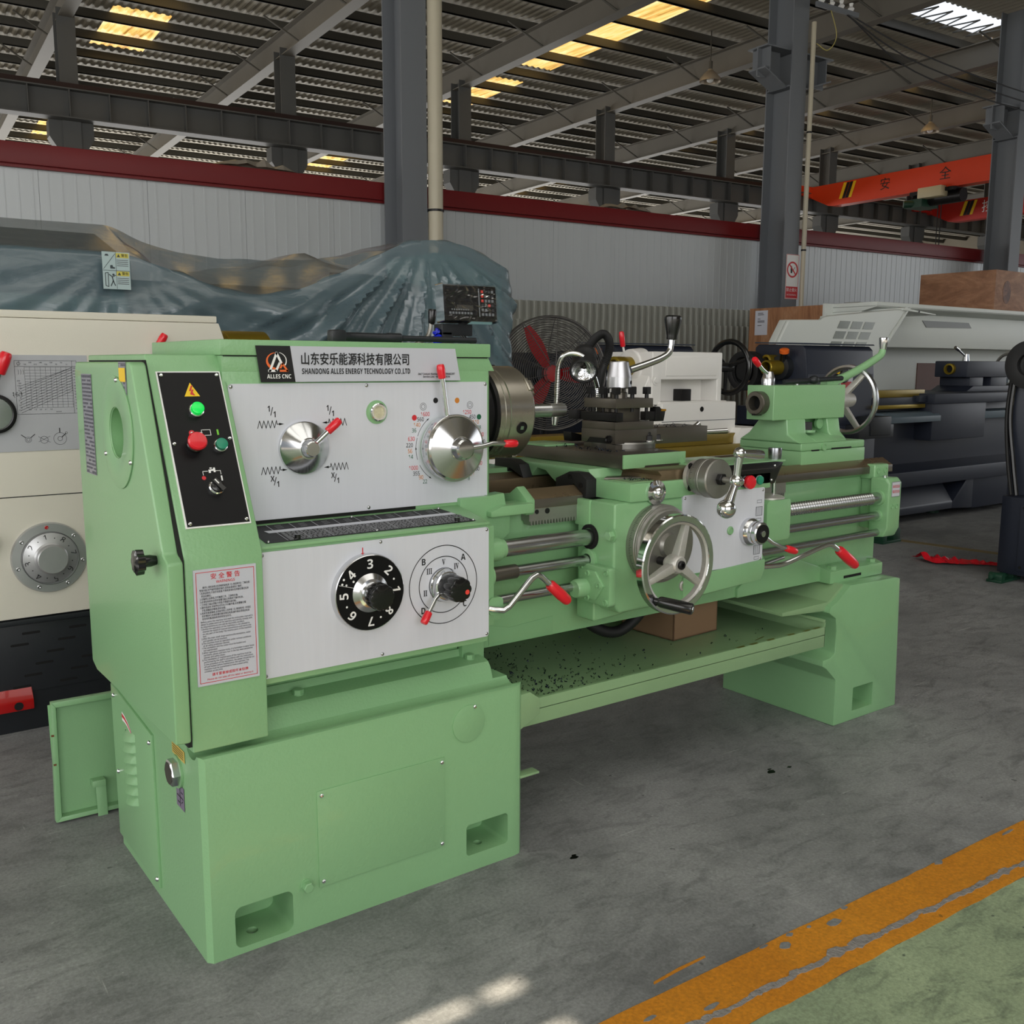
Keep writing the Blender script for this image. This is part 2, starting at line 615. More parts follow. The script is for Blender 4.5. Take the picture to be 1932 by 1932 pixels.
def floor_material(name, c0, c1, dark, light, stain=0.5, rough=0.55):
    m = bpy.data.materials.new(name)
    m.use_nodes = True
    nt = m.node_tree
    b = nt.nodes['Principled BSDF']
    co = nt.nodes.new('ShaderNodeTexCoord').outputs['Object']
    big = noise(nt, co, 1.3, 8, 0.68, 0.6)
    col = ramp(nt, big, [(0.34, lin(c0)), (0.62, lin(c1))])
    med = noise(nt, mapped(nt, co, (7, 16, 7), 0.5), 1.0, 8, 0.7, 1.2)
    sm = ramp(nt, med, [(0.34, (1, 1, 1)), (0.52, (0, 0, 0))])
    col = mixc(nt, mixc(nt, 1.0, sm, (stain, stain, stain, 1), 'MULTIPLY'), col, lin(dark))
    for sc, rz, th in (((2.2, 60, 1), 0.35, 0.70), ((60, 2.6, 1), 0.25, 0.71), ((3.5, 90, 1), -0.6, 0.72), ((80, 4, 1), 1.1, 0.73)):
        s = ramp(nt, noise(nt, mapped(nt, co, sc, rz), 1.0, 3, 0.55, 0.25), [(th, (0, 0, 0)), (th + 0.05, (0.55, 0.55, 0.55))])
        col = mixc(nt, s, col, lin(light))
    fine = ramp(nt, noise(nt, co, 120, 4, 0.7), [(0.3, (0.72, 0.72, 0.72)), (0.7, (1.18, 1.18, 1.18))])
    col = mixc(nt, 1.0, col, fine, 'MULTIPLY')
    spk = ramp(nt, noise(nt, co, 55, 2, 0.5), [(0.74, (0, 0, 0)), (0.78, (0.5, 0.5, 0.5))])
    col = mixc(nt, spk, col, lin(light))
    spd = ramp(nt, noise(nt, mapped(nt, co, (1, 1, 1), 0.9), 34, 2, 0.5), [(0.24, (0.8, 0.8, 0.8)), (0.28, (0, 0, 0))])
    col = mixc(nt, spd, col, lin(dark))
    nt.links.new(col, b.inputs['Base Color'])
    rr = nt.nodes.new('ShaderNodeMapRange')
    rr.inputs['To Min'].default_value = rough - 0.12
    rr.inputs['To Max'].default_value = rough + 0.15
    nt.links.new(med, rr.inputs['Value'])
    nt.links.new(rr.outputs['Result'], b.inputs['Roughness'])
    bp = nt.nodes.new('ShaderNodeBump')
    bp.inputs['Strength'].default_value = 0.18
    bp.inputs['Distance'].default_value = 0.01
    nt.links.new(noise(nt, co, 60, 6, 0.7), bp.inputs['Height'])
    nt.links.new(bp.outputs['Normal'], b.inputs['Normal'])
    return m


CONCRETE = floor_material('worn_grey_concrete', (110, 111, 112), (150, 151, 151), (80, 81, 82), (196, 196, 194), 0.5)
FLOORGREEN = floor_material('worn_green_floor_paint', (128, 144, 116), (166, 182, 146), (66, 78, 70), (180, 190, 168), 0.5)
FLOORORANGE = floor_material('worn_orange_line_paint', (196, 122, 20), (218, 144, 34), (136, 92, 26), (196, 146, 72), 0.16)

struct(MB().box(-30, 60, -30, 60, -0.2, 0).build('floor', CONCRETE))

# painted line and green bay floor (a few paint layers thick), with the broken joint that runs along the line
def fl(x, off):                      # a point of the line's direction: the line runs along the building
    return (x, -0.590 + off - 0.0355 * x)


def jag(off, amp, x0, x1, step, rnd):
    out = []
    x = x0
    while x < x1:
        out.append(fl(x, off + rnd.uniform(-amp, amp)))
        x += step * rnd.uniform(0.6, 1.4)
    out.append(fl(x1, off))
    return out


_r1 = random.Random(3)
pts = jag(0.0, 0.0016, -6, 14, 0.05, _r1) + jag(-0.160, 0.003, -6, 14, 0.04, _r1)[::-1]
struct(MB().prism(pts, 'z', 0.0, 0.002).build('floor_line_paint', FLOORORANGE, smooth=0))
pts = jag(-0.160, 0.002, -6, 14, 0.06, _r1) + [fl(14, -9), fl(-6, -9)]
struct(MB().prism(pts, 'z', 0.0, 0.0013).build('floor_green_paint', FLOORGREEN, smooth=0))
CRACK = mat('broken_concrete', (138, 134, 130), 0.9, var=0.55, vscale=70, bump=1.0, bscale=120)
cb = MB()
x = -1.0
while x < 3.2:
    w = _r1.uniform(0.004, 0.010) * (1.9 if _r1.random() < 0.14 else 1)
    L = _r1.uniform(0.014, 0.034)
    c = fl(x, -0.118 + 0.012 * math.sin(x * 2.2) + _r1.uniform(-0.004, 0.004))
    n = 7
    ring = []
    for k in range(n):
        a = 2 * PI * k / n
        q = _r1.uniform(0.7, 1.25)
        ring.append((c[0] + math.cos(a) * L * q, c[1] - 0.0355 * math.cos(a) * L + math.sin(a) * w * q))
    cb.prism(ring, 'z', 0.0, 0.0028 + _r1.uniform(0, 0.001))
    x += L * 0.9
struct(cb.build('floor_joint', CRACK, smooth=0))
# bare patches where the paint has come off, and the stray dash of paint beside the line
cb = MB()
for (px, py, rx, ry) in ((1.02, -0.655, .016, .010), (1.18, -0.662, .022, .011), (1.06, -0.634, .010, .006), (1.12, -0.640, .006, .004), (1.25, -0.640, .010, .005), (0.74, -0.70, .02, .006), (0.62, -0.655, .016, .005), (1.62, -0.652, .016, .008), (0.98, -0.630, .012, .004), (1.92, -0.672, .03, .004)):
    cb.prism([(px + rx * math.cos(2 * PI * k / 12) * _r1.uniform(.8, 1.2), py + ry * math.sin(2 * PI * k / 12) * _r1.uniform(.8, 1.2)) for k in range(12)], 'z', 0.0, 0.0029)
struct(cb.build('floor_bare_patches', CONCRETE, smooth=0))
cb = MB()
cb.prism([(0.705, -0.578), (0.78, -0.574), (0.855, -0.577), (0.852, -0.582), (0.77, -0.582), (0.70, -0.584)], 'z', 0, 0.001)
struct(cb.build('floor_paint_dash', FLOORORANGE, smooth=0))
cb = MB()
cb.prism([(5.6, 2.45), (5.68, 2.45), (5.84, 1.2), (5.76, 1.2)], 'z', 0, 0.001)
struct(cb.build('floor_far_line', mat('faded_yellow_line', (132, 116, 78), 0.7, var=0.3, vscale=20), smooth=0))
cb = MB()
for (px, py, rr) in ((1.725, -0.046, .017), (1.80, -0.055, .009), (1.735, -0.03, .008), (0.898, -0.096, .012), (0.905, -0.088, .007)):
    cb.prism([(px + rr * math.cos(2 * PI * k / 9) * _r1.uniform(.7, 1.3), py + .6 * rr * math.sin(2 * PI * k / 9) * _r1.uniform(.6, 1.2)) for k in range(9)], 'z', 0, 0.0008)
struct(cb.build('floor_oil_drips', mat('wet_black_oil', (10, 10, 10), 0.12), smooth=0))

# roof: corrugated sheets with translucent strips between them
ROOF = mat('dusty_roof_sheet', (176, 170, 156), 0.65, var=0.15, vscale=0.5)
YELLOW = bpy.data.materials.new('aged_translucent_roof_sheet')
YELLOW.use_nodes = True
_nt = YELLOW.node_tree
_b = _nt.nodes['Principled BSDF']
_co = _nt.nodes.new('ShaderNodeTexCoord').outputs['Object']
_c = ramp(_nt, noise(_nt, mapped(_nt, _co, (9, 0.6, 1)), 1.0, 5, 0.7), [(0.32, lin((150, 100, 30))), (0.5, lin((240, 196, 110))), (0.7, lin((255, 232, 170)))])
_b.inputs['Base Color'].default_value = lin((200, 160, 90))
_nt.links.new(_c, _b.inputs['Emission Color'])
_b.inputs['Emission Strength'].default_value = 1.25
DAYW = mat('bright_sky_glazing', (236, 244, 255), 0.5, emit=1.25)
RZ = 7.4


def sheet(x0, x1, y0, y1, z, pitch, amp, wall=None):
    """trapezoid-ribbed sheet; ribs along the building's y (roof) or along z (wall: y0..y1 are heights)"""
    mb = MB(BM)
    prof = []
    x = x0
    k = 0
    while x < x1 - 1e-6:
        for (q, h) in ((0, 0), (0.28, 0), (0.5, amp), (0.78, amp)):
            if x + q * pitch < x1:
                prof.append((x + q * pitch, h))
        x += pitch
    prof.append((x1, 0))
    vs, fs = [], []
    for (px, h) in prof:
        if wall is None:
            vs += [(px, y0, z + h), (px, y1, z + h)]
        else:
            vs += [(px, wall - h, y0), (px, wall - h, y1)]
    for i in range(len(prof) - 1):
        fs.append((2 * i, 2 * i + 1, 2 * i + 3, 2 * i + 2))
    return mb.add(vs, fs)


strips = [(-11.6, -10.6), (-4.07, -2.55), (3.4, 4.4), (10.95, 11.95), (18.4, 19.4), (25.9, 26.9), (33.4, 34.4)]
ROOFY = [(-16.0, -14.0), (-14.0, 9.5), (9.5, 10.25), (10.25, 11.2), (11.2, 16.1), (16.1, 17.2), (17.2, 19.6), (19.6, 25.0), (25.0, 28.6), (28.6, 34.0)]
rb = MB()
xs = [-14.0] + [v for s in strips for v in s] + [44.0]
for i in range(0, len(xs), 2):
    for (a, b) in ((-16.0, 9.2), (9.86, 34.0)):
        q = sheet(xs[i], xs[i + 1], a, b, RZ, 0.15, 0.02)
        rb.v, k = rb.v + q.v, len(rb.v)
        rb.f += [[j + k for j in f] for f in q.f]
        rb.mi += q.mi
for (a, b) in ((-14.0, 14.0), (17.25, 44.0)):                     # the ridge slot is glazed only in one bay
    q = sheet(a, b, 9.2, 9.86, RZ, 0.15, 0.02)
    rb.v, k = rb.v + q.v, len(rb.v)
    rb.f += [[j + k for j in f] for f in q.f]
    rb.mi += q.mi
for (a, b) in strips:                                             # opaque lengths of the strip lines
    for (c, d) in ((9.86, 11.2), (16.15, 17.2), (19.6, 25.0), (28.6, 34.0), (-16.0, -4.2), (-2.2, 9.2)):
        q = sheet(a, b, c, d, RZ, 0.15, 0.02)
        rb.v, k = rb.v + q.v, len(rb.v)
        rb.f += [[j + k for j in f] for f in q.f]
        rb.mi += q.mi
ceil_o = struct(rb.build('ceiling', ROOF, smooth=0))
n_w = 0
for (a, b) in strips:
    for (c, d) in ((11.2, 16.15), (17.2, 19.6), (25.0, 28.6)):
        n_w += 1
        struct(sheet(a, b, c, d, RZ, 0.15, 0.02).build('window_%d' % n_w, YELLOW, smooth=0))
n_w += 1
struct(MB(BM).box(14.0, 17.25, 9.2, 9.86, RZ, RZ + 0.02).build('window_%d' % n_w, DAYW, smooth=0))
# the roof light that lets the sun through: opaque round the two open slots
_ox, _oy = SUN_DIR.x / SUN_DIR.z * RZ, SUN_DIR.y / SUN_DIR.z * RZ
hb = MB()
X0, X1, Y0, Y1 = 0.05 + _ox, 0.455 + _ox, -1.25 + _oy, -0.425 + _oy
O0, O1, P0, P1 = -6.0, -1.0, -6.5, 0.5
hb.box(O0, X0, P0, P1, RZ + .06, RZ + .09).box(X1, O1, P0, P1, RZ + .06, RZ + .09)
hb.box(X0, X1, P0, Y0, RZ + .06, RZ + .09).box(X0, X1, Y1, P1, RZ + .06, RZ + .09)
hb.box(0.335 + _ox, 0.360 + _ox, Y0, Y1, RZ + .06, RZ + .09)
struct(hb.build('ceiling_roof_light_curb', ROOF, smooth=0))

# partition wall with its red capping, the hall's far wall
WALLP = mat('white_ribbed_wall_panel', (196, 201, 203), 0.40, metal=0.1, var=0.05, vscale=1.2, stretch=(3, 3, 0.25))
REDTRIM = mat('dark_red_flashing', (112, 26, 28), 0.42, var=0.22, vscale=1.2, spec=.3)
WD = 8.62
wb = MB(BM)
x = -9.0
while x < 44:
    wb.box(x + .0015, x + 0.9885, WD, WD + 0.075, 0, 3.06)
    k = x + 0.07
    while k < x + 0.95:
        wb.box(k, k + 0.018, WD - 0.004, WD + .01, 0, 3.06)
        k += 0.122
    x += 0.99
wb.box(-9, 44, WD + .02, WD + .07, 0, 3.06)
struct(wb.build('wall_back', WALLP, smooth=0))
wb = MB(BM)
wb.box(-9, 44, WD - 0.09, WD + 0.14, 3.06, 3.25)
wb.box(-9, 44, WD - 0.05, WD - 0.01, 3.03, 3.065)
struct(wb.build('trim_1', REDTRIM, bevel=0.004))
FARW = mat('dusty_far_wall_sheet', (122, 114, 100), 0.7, var=0.15, vscale=0.6)
struct(sheet(-14, 44, 0, 7.6, 0, 0.3, 0.05, wall=33.0).build('wall_far', FARW, smooth=0))
struct(sheet(-14, 44, 0, 7.6, 0, 0.3, 0.05, wall=-29.0).build('wall_front', FARW, smooth=0))
struct(MB(BM).box(44.0, 44.1, 6.0, 33.0, 0, 7.5).build('wall_right', FARW, smooth=0))

# near row of columns
def hcol(mb, x, y, z0, z1, w=0.30, d=0.46, t=0.018):
    mb.box(x - w / 2, x + w / 2, y - d / 2, y - d / 2 + t, z0, z1)
    mb.box(x - w / 2, x + w / 2, y + d / 2 - t, y + d / 2, z0, z1)
    mb.box(x - t / 2, x + t / 2, y - d / 2 + t, y + d / 2 - t, z0, z1)
    return mb


NEAR_L = {4.55: 'grey steel column with the thick cream pipe beside it, rising behind the blue sheeting',
          10.48: 'grey steel column carrying the no smoking sign',
          15.97: 'grey steel column at the right edge above the upper plywood crate'}
for cx, lb in NEAR_L.items():
    t = thing('steel_column', lb, 'column', BM @ Vector((cx, 8.2, 0)), TH, 'near row of grey columns')
    o = hcol(MB(WM[t.name]), 0, 0, 0, 7.1).build('column_shaft', COLUMN, t, smooth=0)
    b = MB(WM[t.name])
    for sg in (-1, 1):
        L = 0.43 if sg < 0 else 0.60
        b.box(min(sg * .15, sg * (.15 + L)), max(sg * .15, sg * (.15 + L)), -.18, .18, 5.50, 5.52)
        b.box(min(sg * .15, sg * (.15 + L)), max(sg * .15, sg * (.15 + L)), -.01, .01, 5.14, 5.5)
        b.hexa([(sg * .15, -.15, 5.02), (sg * .15, .15, 5.02), (sg * (.15 + L), .15, 5.22), (sg * (.15 + L), -.15, 5.22)],
               [(sg * .15, -.15, 5.04), (sg * .15, .15, 5.04), (sg * (.15 + L), .15, 5.24), (sg * (.15 + L), -.15, 5.24)])
        b.box(sg * (.15 + L * .8) - .008, sg * (.15 + L * .8) + .008, -.16, .16, 5.2, 5.5)
    for z in (5.03, 5.5):
        b.box(-.15, .15, -.22, .22, z, z + .016)
    if cx > 5:
        b.build('corbel', COLUMN, t, smooth=0)

def pipe_on(x, y, r, z0, z1, lb, bands):
    t = thing('rain_pipe' if r > .05 else 'conduit_pipe', lb, 'pipe', BM @ Vector((x, y, z0)), TH)
    M = WM[t.name]
    MB(M).cyl((0, 0, 0), (0, 0, z1 - z0), r).build('pipe_run', PIPEW, t)
    for z in bands:
        MB(M).cyl((0, 0, z - z0 - .012), (0, 0, z - z0 + .012), r * 1.12).build('pipe_band', BLACKOX, t)

pipe_on(4.795, 7.955, .082, 0, 7.1, 'thick cream rain pipe standing against the column behind the blue sheeting', (2.9, 1.0))
pipe_on(10.69, 7.93, .033, 0, 5.9, 'thin pale conduit pipe running up the column with the no smoking sign', (2.85, 4.45))

# far row of columns, crane girder, rafters, purlins
for k in range(9):
    cx = 2.42 + 3.69 * k - 3.69
    t = thing('steel_column', 'dark steel column of the far row, beyond the red-capped wall', 'column', BM @ Vector((cx, 16.2, 0)), TH, 'far row of columns')
    M = WM[t.name]
    hcol(MB(M), 0, 0, 0, 6.85, .28, .34).build('column_shaft', COLUMN_D, t, smooth=0)
    b = MB(M)
    b.hexa([(-.14, -.14, 4.55), (.14, -.14, 4.55), (.14, .14, 4.55), (-.14, .14, 4.55)], [(-.34, -.14, 4.86), (.34, -.14, 4.86), (.34, .14, 4.86), (-.34, .14, 4.86)])
    b.box(-.34, .34, -.14, .14, 4.86, 5.12)
    b.build('corbel', COLUMN_D, t, smooth=0)
t = thing('crane_girder', 'long dark crane runway girder with web stiffeners on the far columns', 'girder', BM @ Vector((14, 15.95, 5.12)), TH)
b = MB(BM)
b.box(-8, 38, 15.8, 16.1, 5.12, 5.14).box(-8, 38, 15.8, 16.1, 5.56, 5.58).box(-8, 38, 15.94, 15.96, 5.14, 5.56)
x = -8
while x < 38:
    b.box(x, x + .012, 15.81, 16.09, 5.14, 5.56)
    x += 0.61
b.build('girder_beam', COLUMN_D, t, smooth=0)
b = MB(BM)
b.box(-8, 38, 15.91, 15.99, 5.58, 5.68).build('crane_rail', mat('rusty_rail', (52, 34, 30), 0.6, metal=0.3), t, smooth=0)

for k in range(-1, 10):
    cx = 2.42 + 3.69 * k - 3.69
    t = thing('roof_rafter', 'dusty steel rafter crossing under the corrugated roof', 'rafter', BM @ Vector((cx, 10, 6.75)), TH, 'roof rafters')
    b = MB(BM)
    b.box(cx - .11, cx + .11, -14, 33, 6.72, 6.735).box(cx - .11, cx + .11, -14, 33, 7.13, 7.145).box(cx - .006, cx + .006, -14, 33, 6.735, 7.13)
    b.build('rafter_beam', RAFTER, t, smooth=0)
    for j in range(12):
        y = 9.0 + 2.1 * j
        MB(BM).tube([(cx - .02, y, 6.76), (cx - .55, y + .35, 7.2)], .018, 6).build('fly_brace', PURLIN, t)
y = -13.0
while y < 33:
    if not 8.9 < y < 10.0:
        t = MB(BM).box(-14, 44, y - .035, y + .035, 7.22, 7.37).box(-14, 44, y - .035, y + .05, 7.22, 7.232)
        t = t.build('roof_purlin', PURLIN, smooth=0)
        tag(t, 'dark steel purlin running along the underside of the roof', 'purlin', 'roof purlins')
    y += 1.22
for (y, lb) in ((23.7, 'pale gutter beam along the roof beyond the far crane girder'),):
    t = MB(BM).box(-14, 44, y - .1, y + .1, 6.95, 6.97).box(-14, 44, y - .1, y + .1, 7.13, 7.15).box(-14, 44, y - .02, y + .02, 6.95, 7.15).build('roof_beam', RAFTER, smooth=0)
    tag(t, lb, 'beam')
t = MB(BM)
for i in range(8):
    a = 14.0 + .4 * i
    t.tube([(a, 9.2, 7.30), (a + .2, 9.86, 7.30), (a + .4, 9.2, 7.30)], .014, 6)
tag(t.build('ridge_lattice', PURLIN), 'thin steel lattice crossing the bright ridge glazing', 'lattice')

# pendant lamps under the roof
for (x, y, z, lb) in ((13.05, 12.45, 6.50, 'bell shaped pendant lamp left of the column with the no smoking sign'), (20.05, 12.65, 6.5, 'bell shaped pendant lamp above the orange crane beam')):
    t = thing('pendant_lamp', lb, 'lamp', BM @ Vector((x, y, z)), TH)
    M = WM[t.name]
    MB(M).lathe([(0, .20), (.06, .19), (.14, .12), (.2, .05), (.22, .045)], (0, 0, 0), (0, 0, 1), 28, caps=False).build('lamp_shade', mat('lamp_bell', (168, 156, 140), .4, metal=.3), t)
    MB(M).ball((0, 0, .05), .07).build('bulb', WHITE_STICK, t)
    MB(M).cyl((0, 0, .22), (0, 0, .36), .04).cyl((0, 0, .36), (0, 0, .9), .012).build('lamp_stem', PURLIN, t)

# orange bridge cranes
def bridge(x, y0, y1, z0, z1, m, lb, w=.30, chars=()):
    t = thing('bridge_crane', lb, 'crane', BM @ Vector((x, (y0 + y1) / 2, z0)), TH)
    b = MB(BM)
    # end nose tapers up to the end truck, the body is a box with a sloped underside
    b.prism([(y1, z1), (y0, z1), (y0, z0 + .30), (y0 - .62, z0 + .02), (y0 - .8, z0), (y1, z0)], 'x', x - w / 2, x + w / 2)
    b.build('crane_beam', m, t, smooth=0)
    MB(BM).box(x - .9, x + .6, y0 - .05, y0 + .2, z1 - .22, z1 + .02).box(x - .2, x + .2, y0 - .1, y0 + .4, z1 - .26, z1 - .02).build('end_truck', m, t, bevel=.01)
    b = MB()
    M = BM @ frame((x - w / 2 - .004, 0, 0), (0, -1, 0), (0, 0, 1))
    for j in range(2):
        u = -y0 + .95 + .19 * j
        b.add([(u, z0 + .14, 0), (u + .09, z0 + .14, 0), (u + .22, z1 - .03, 0), (u + .13, z1 - .03, 0)], [(0, 1, 2, 3)], j, M)
        b.add([(u + .1, z0 + .14, 0), (u + .18, z0 + .14, 0), (u + .31, z1 - .03, 0), (u + .23, z1 - .03, 0)], [(0, 1, 2, 3)], 1 - j, M)
    b.build('hazard_stripes', [YELLOW_WARN, BLACKINK], t, smooth=0)
    for (ch, yy, sz, mm) in chars:
        text('lettering', t, mm, [(ch, BM @ frame((x - w / 2 - .006, yy, (z0 + z1) / 2 + .02), (0, -1, 0), (0, 0, 1)), sz)])
    return t


cr = bridge(20.0, 15.9, 8.4, 5.18, 5.72, CRANE, 'long orange bridge crane beam with black characters, highest crane in the hall', .3, (('安', 13.62, .30, BLACKINK), ('全', 12.05, .30, BLACKINK)))
cr2 = bridge(25.0, 15.9, 8.4, 5.18, 5.72, CRANE_R, 'darker red bridge crane beam with a pale character, behind the orange crane', .3, (('按', 14.15, .34, WHITE_STICK),))
t = thing('crane_hoist', 'electric hoist trolley with a pale box hanging under the orange crane beam', 'hoist', BM @ Vector((20, 12.2, 4.75)), TH)
MB(BM).box(19.66, 19.92, 12.0, 12.6, 4.99, 5.22).build('motor_box', mat('pale_yellow_box', (196, 184, 150), .5), t, bevel=.02)
MB(BM).cyl((20.05, 11.7, 5.0), (20.05, 12.9, 5.0), .15).box(19.8, 20.3, 11.8, 12.9, 5.1, 5.18).build('rope_drum', BLACKOX, t)
MB(BM).box(19.7, 20.3, 12.5, 12.95, 4.82, 5.0).cyl((19.8, 12.7, 4.9), (19.6, 12.9, 4.9), .08).build('trolley_frame', DKGREEN, t)
MB(BM).cyl((20, 12.2, 3.2), (20, 12.2, 4.9), .012, n=6).cyl((20.1, 12.35, 3.2), (20.1, 12.35, 4.9), .012, n=6).build('hoist_rope', BLACKOX, t)

# cable insulators and wires beside the column with the sign
t = thing('wire_bracket', 'steel bracket with white insulators near the top of the column with the sign', 'bracket', BM @ Vector((10.55, 7.85, 6.0)), TH)
MB(BM).box(10.5, 11.35, 7.72, 7.76, 6.02, 6.08).build('bracket_arm', COLUMN, t, smooth=0)
for k in range(4):
    MB(BM).lathe([(0, .03), (.03, .045), (.06, .02), (.1, .03)], (10.6 + .2 * k, 7.74, 6.08), (0, 0, 1), 14).build('insulator', WHITE_STICK, t)
for k, (dz, lb) in enumerate(((0.0, 'upper'), (-.14, 'middle'), (-.28, 'lower'))):
    w = MB(BM).tube(bez([(10.7 + .2 * k, 7.74, 6.12 + dz * .3), (12.8, 7.82, 5.83 + dz), (15.8, 7.72, 5.62 + dz), (19, 7.75, 5.7 + dz)], 8), .010, 6).build('overhead_wire', BLACK_RUB)
    tag(w, '%s one of the dark overhead wires running right from the bracket with insulators' % lb, 'wire')
w = MB(BM).tube(bez([(10.75, 7.74, 6.1), (11.0, 7.8, 5.75), (10.9, 7.85, 5.55), (10.72, 7.9, 5.62)], 8), .007, 6).build('loose_wire', mat('yellow_wire', (176, 164, 96), .5))
tag(w, 'loose pale yellow wire hanging beside the column corbel', 'wire')

# no smoking sign on the column
t = thing('no_smoking_sign', 'no smoking sign on the column', 'sign', BM @ Vector((10.52, 7.96, 2.5)), TH)
SM = BM @ frame((10.515, 7.962, 2.475), (1, 0, 0), (0, 0, 1))
MB(SM).box(-.13, .13, -.31, .31, -.004, 0).build('sign_board', WHITE_STICK, t, smooth=0)
b = MB(SM)
b.add([(-.118, -.295, .001), (.118, -.295, .001), (.118, -.135, .001), (-.118, -.135, .001)], [(0, 1, 2, 3)])
b.annulus((0, .10, .0012), (0, 0, 1), .088, .112)
b.add([(-.075, .165, .0016), (-.06, .18, .0016), (.078, .04, .0016), (.063, .025, .0016)], [(0, 1, 2, 3)])
b.line([(-.125, -.305), (.125, -.305), (.125, .305), (-.125, .305), (-.125, -.305)], .006, M=SM @ Matrix.Translation((0, 0, .001)))
b.build('red_markings', REDINK, t, smooth=0)
b = MB(SM)
b.add([(-.035, .05, .0009), (-.005, .05, .0009), (.0, .11, .0009), (-.02, .16, .0009), (-.04, .11, .0009)], [(0, 1, 2, 3, 4)])
b.add([(.0, .075, .0009), (.045, .14, .0009), (.05, .135, .0009), (.006, .068, .0009)], [(0, 1, 2, 3)])
b.build('match_symbol', BLACKINK, t, smooth=0)
text('lettering', t, WHITE_STICK, [('禁止烟火', SM @ Matrix.Translation((0, -.185, .002)), .056), ('NO BURNING', SM @ Matrix.Translation((0, -.252, .002)), .03)])

# ------------------------------------------------------------------ THE GREEN LATHE
LATHE = thing('metal_lathe', 'large green metalworking lathe with white control plates in the foreground', 'lathe', (1.25, 0.3, 0))

# --- left cabinet
cab = MB()
cab.prism([(0, 0), (0, .438), (.003, .444), (.010, .447), (.020, .446), (.034, .434), (.050, .4305), (.066, .432), (.080, .442), (.092, .474), (.102, .486), (.118, .491), (.158, .494), (.162, .512), (.6, .512), (.645, .45), (.645, 0)], 'x', 0, .815)
cabinet = cab.build('left_cabinet', GREEN_HAMMER, LATHE, smooth=40)
cut(cabinet, MB().box(.772, .9, -.1, .7, .4462, .6))
cut(cabinet, MB().prism([(-.03, .048), (.04, -.036), (-.03, -.036)], 'z', -.1, .7))
cut(cabinet, MB().prism([(.78, -.00001), (.80, .004), (.815, .02), (.84, .07), (.86, -.03), (.78, -.03)], 'z', -.1, .7))
for kx in (rrect(.058, .187, .014, .106, .016), rrect(.637, .761, .042, .122, .010)):
    cut(cabinet, MB().prism(kx, 'y', -.02, .115))
cut(cabinet, MB().cyl((.112, .05, -.02), (.112, .05, .05), .013))
cut(cabinet, MB().cyl((.70, .045, .0), (.70, .045, .06), .011))

MB().box(.248, .574, -.0035, .001, .092, .314).build('access_cover', GREEN_HAMMER, cabinet, bevel=.0015)
for (x, z) in ((.258, .303), (.566, .303), (.565, .100), (.258, .104)):
    screw(cabinet, (x, -.0035, z), (0, -1, 0), .0052)
MB().lathe([(0, .0455), (.003, .0455), (.0035, .044)], (.644, .0005, .381), (0, -1, 0), 56).build('round_cover', GREEN_HAMMER, cabinet)
screw(cabinet, (.660, -.003, .420), (0, -1, 0), .005)
hexbolt(cabinet, (.218, 0, .106), (0, -1, 0), .012, .016, GREEN_CAST, 1.25, 'drain_plug')
hexbolt(cabinet, (.27, .132, .491), (0, 0, 1), .013, .012, GREEN_CAST, 1.0)
hexbolt(cabinet, (.735, .132, .491), (0, 0, 1), .013, .012, GREEN_CAST, 1.0)
MB().prism([(.0845, .452), (.0885, .463), (.094, .463), (.094, .452)], 'x', .335, .665).build('coolant_slot', HOLE, cabinet)

# motor door on the left side, louvres pressed into it
LD = leftf(0, 0, 0)
b = MB()
b.prism([(.313, .028), (.318, .398), (.66, .428), (.652, .028)], 'x', -.006, .001)
md = b.build('motor_door', GREEN, cabinet, bevel=.002)
for i in range(7):
    z = .332 - i * .0268
    n = 10
    vs, fs = [], []
    for a in range(n + 1):
        u = a / n
        yy = .455 + .085 * u
        h = math.sin(PI * u) ** .6 * .016
        for (dz, hh) in ((.011, 0), (.004, .6), (-.008, 1.0), (-.0085, 0)):
            vs.append((-.006 - h * hh, yy, z + dz + .012 * (1 - u)))
    for a in range(n):
        for q in range(3):
            fs.append((a * 4 + q, a * 4 + q + 1, (a + 1) * 4 + q + 1, (a + 1) * 4 + q))
    MB().add(vs, fs).build('louvre', GREEN, cabinet, smooth=50)
for (y, z) in ((.333, .376), (.632, .404), (.625, .205), (.325, .047)):
    screw(cabinet, (-.006, y, z), (-1, 0, 0), .006)
# arrow sticker, nameplates, sight plug
b = MB()
ar = [(.560 - .090 * t, .372 - .030 * t * t) for t in (0, .25, .5, .75, 1)]
b.add([(-.0068, y, z + .011 - .008 * i / 4) for i, (y, z) in enumerate(ar)] + [(-.0068, y, z - .012 + .008 * i / 4) for i, (y, z) in reversed(list(enumerate(ar)))], [tuple(range(10))])
b.add([(-.0072, y, z + .006 - .005 * i / 4) for i, (y, z) in enumerate(ar)] + [(-.0072, y, z - .003 + .001 * i / 4) for i, (y, z) in reversed(list(enumerate(ar)))], [tuple(range(10))], 1)
b.build('arrow_sticker', [WHITE_STICK, REDINK], cabinet, smooth=0)
b = MB(leftf(-.0012, .137, .418))
b.add([(-.042, -.013, 0), (.042, -.013, 0), (.042, .013, 0), (-.042, .013, 0)], [(0, 1, 2, 3)])
for i in range(4):
    b.line([(-.036, .008 - .005 * i), (.034, .008 - .005 * i)], .0012, 1, b.M @ Matrix.Translation((0, 0, .0006)))
b.build('yellow_label', [mat('faded_yellow_label', (196, 172, 84), .5), BLACKINK], cabinet, smooth=0)
b = MB(leftf(-.0012, .137, .318))
b.add([(-.026, -.026, 0), (.026, -.026, 0), (.026, .026, 0), (-.026, .026, 0)], [(0, 1, 2, 3)])
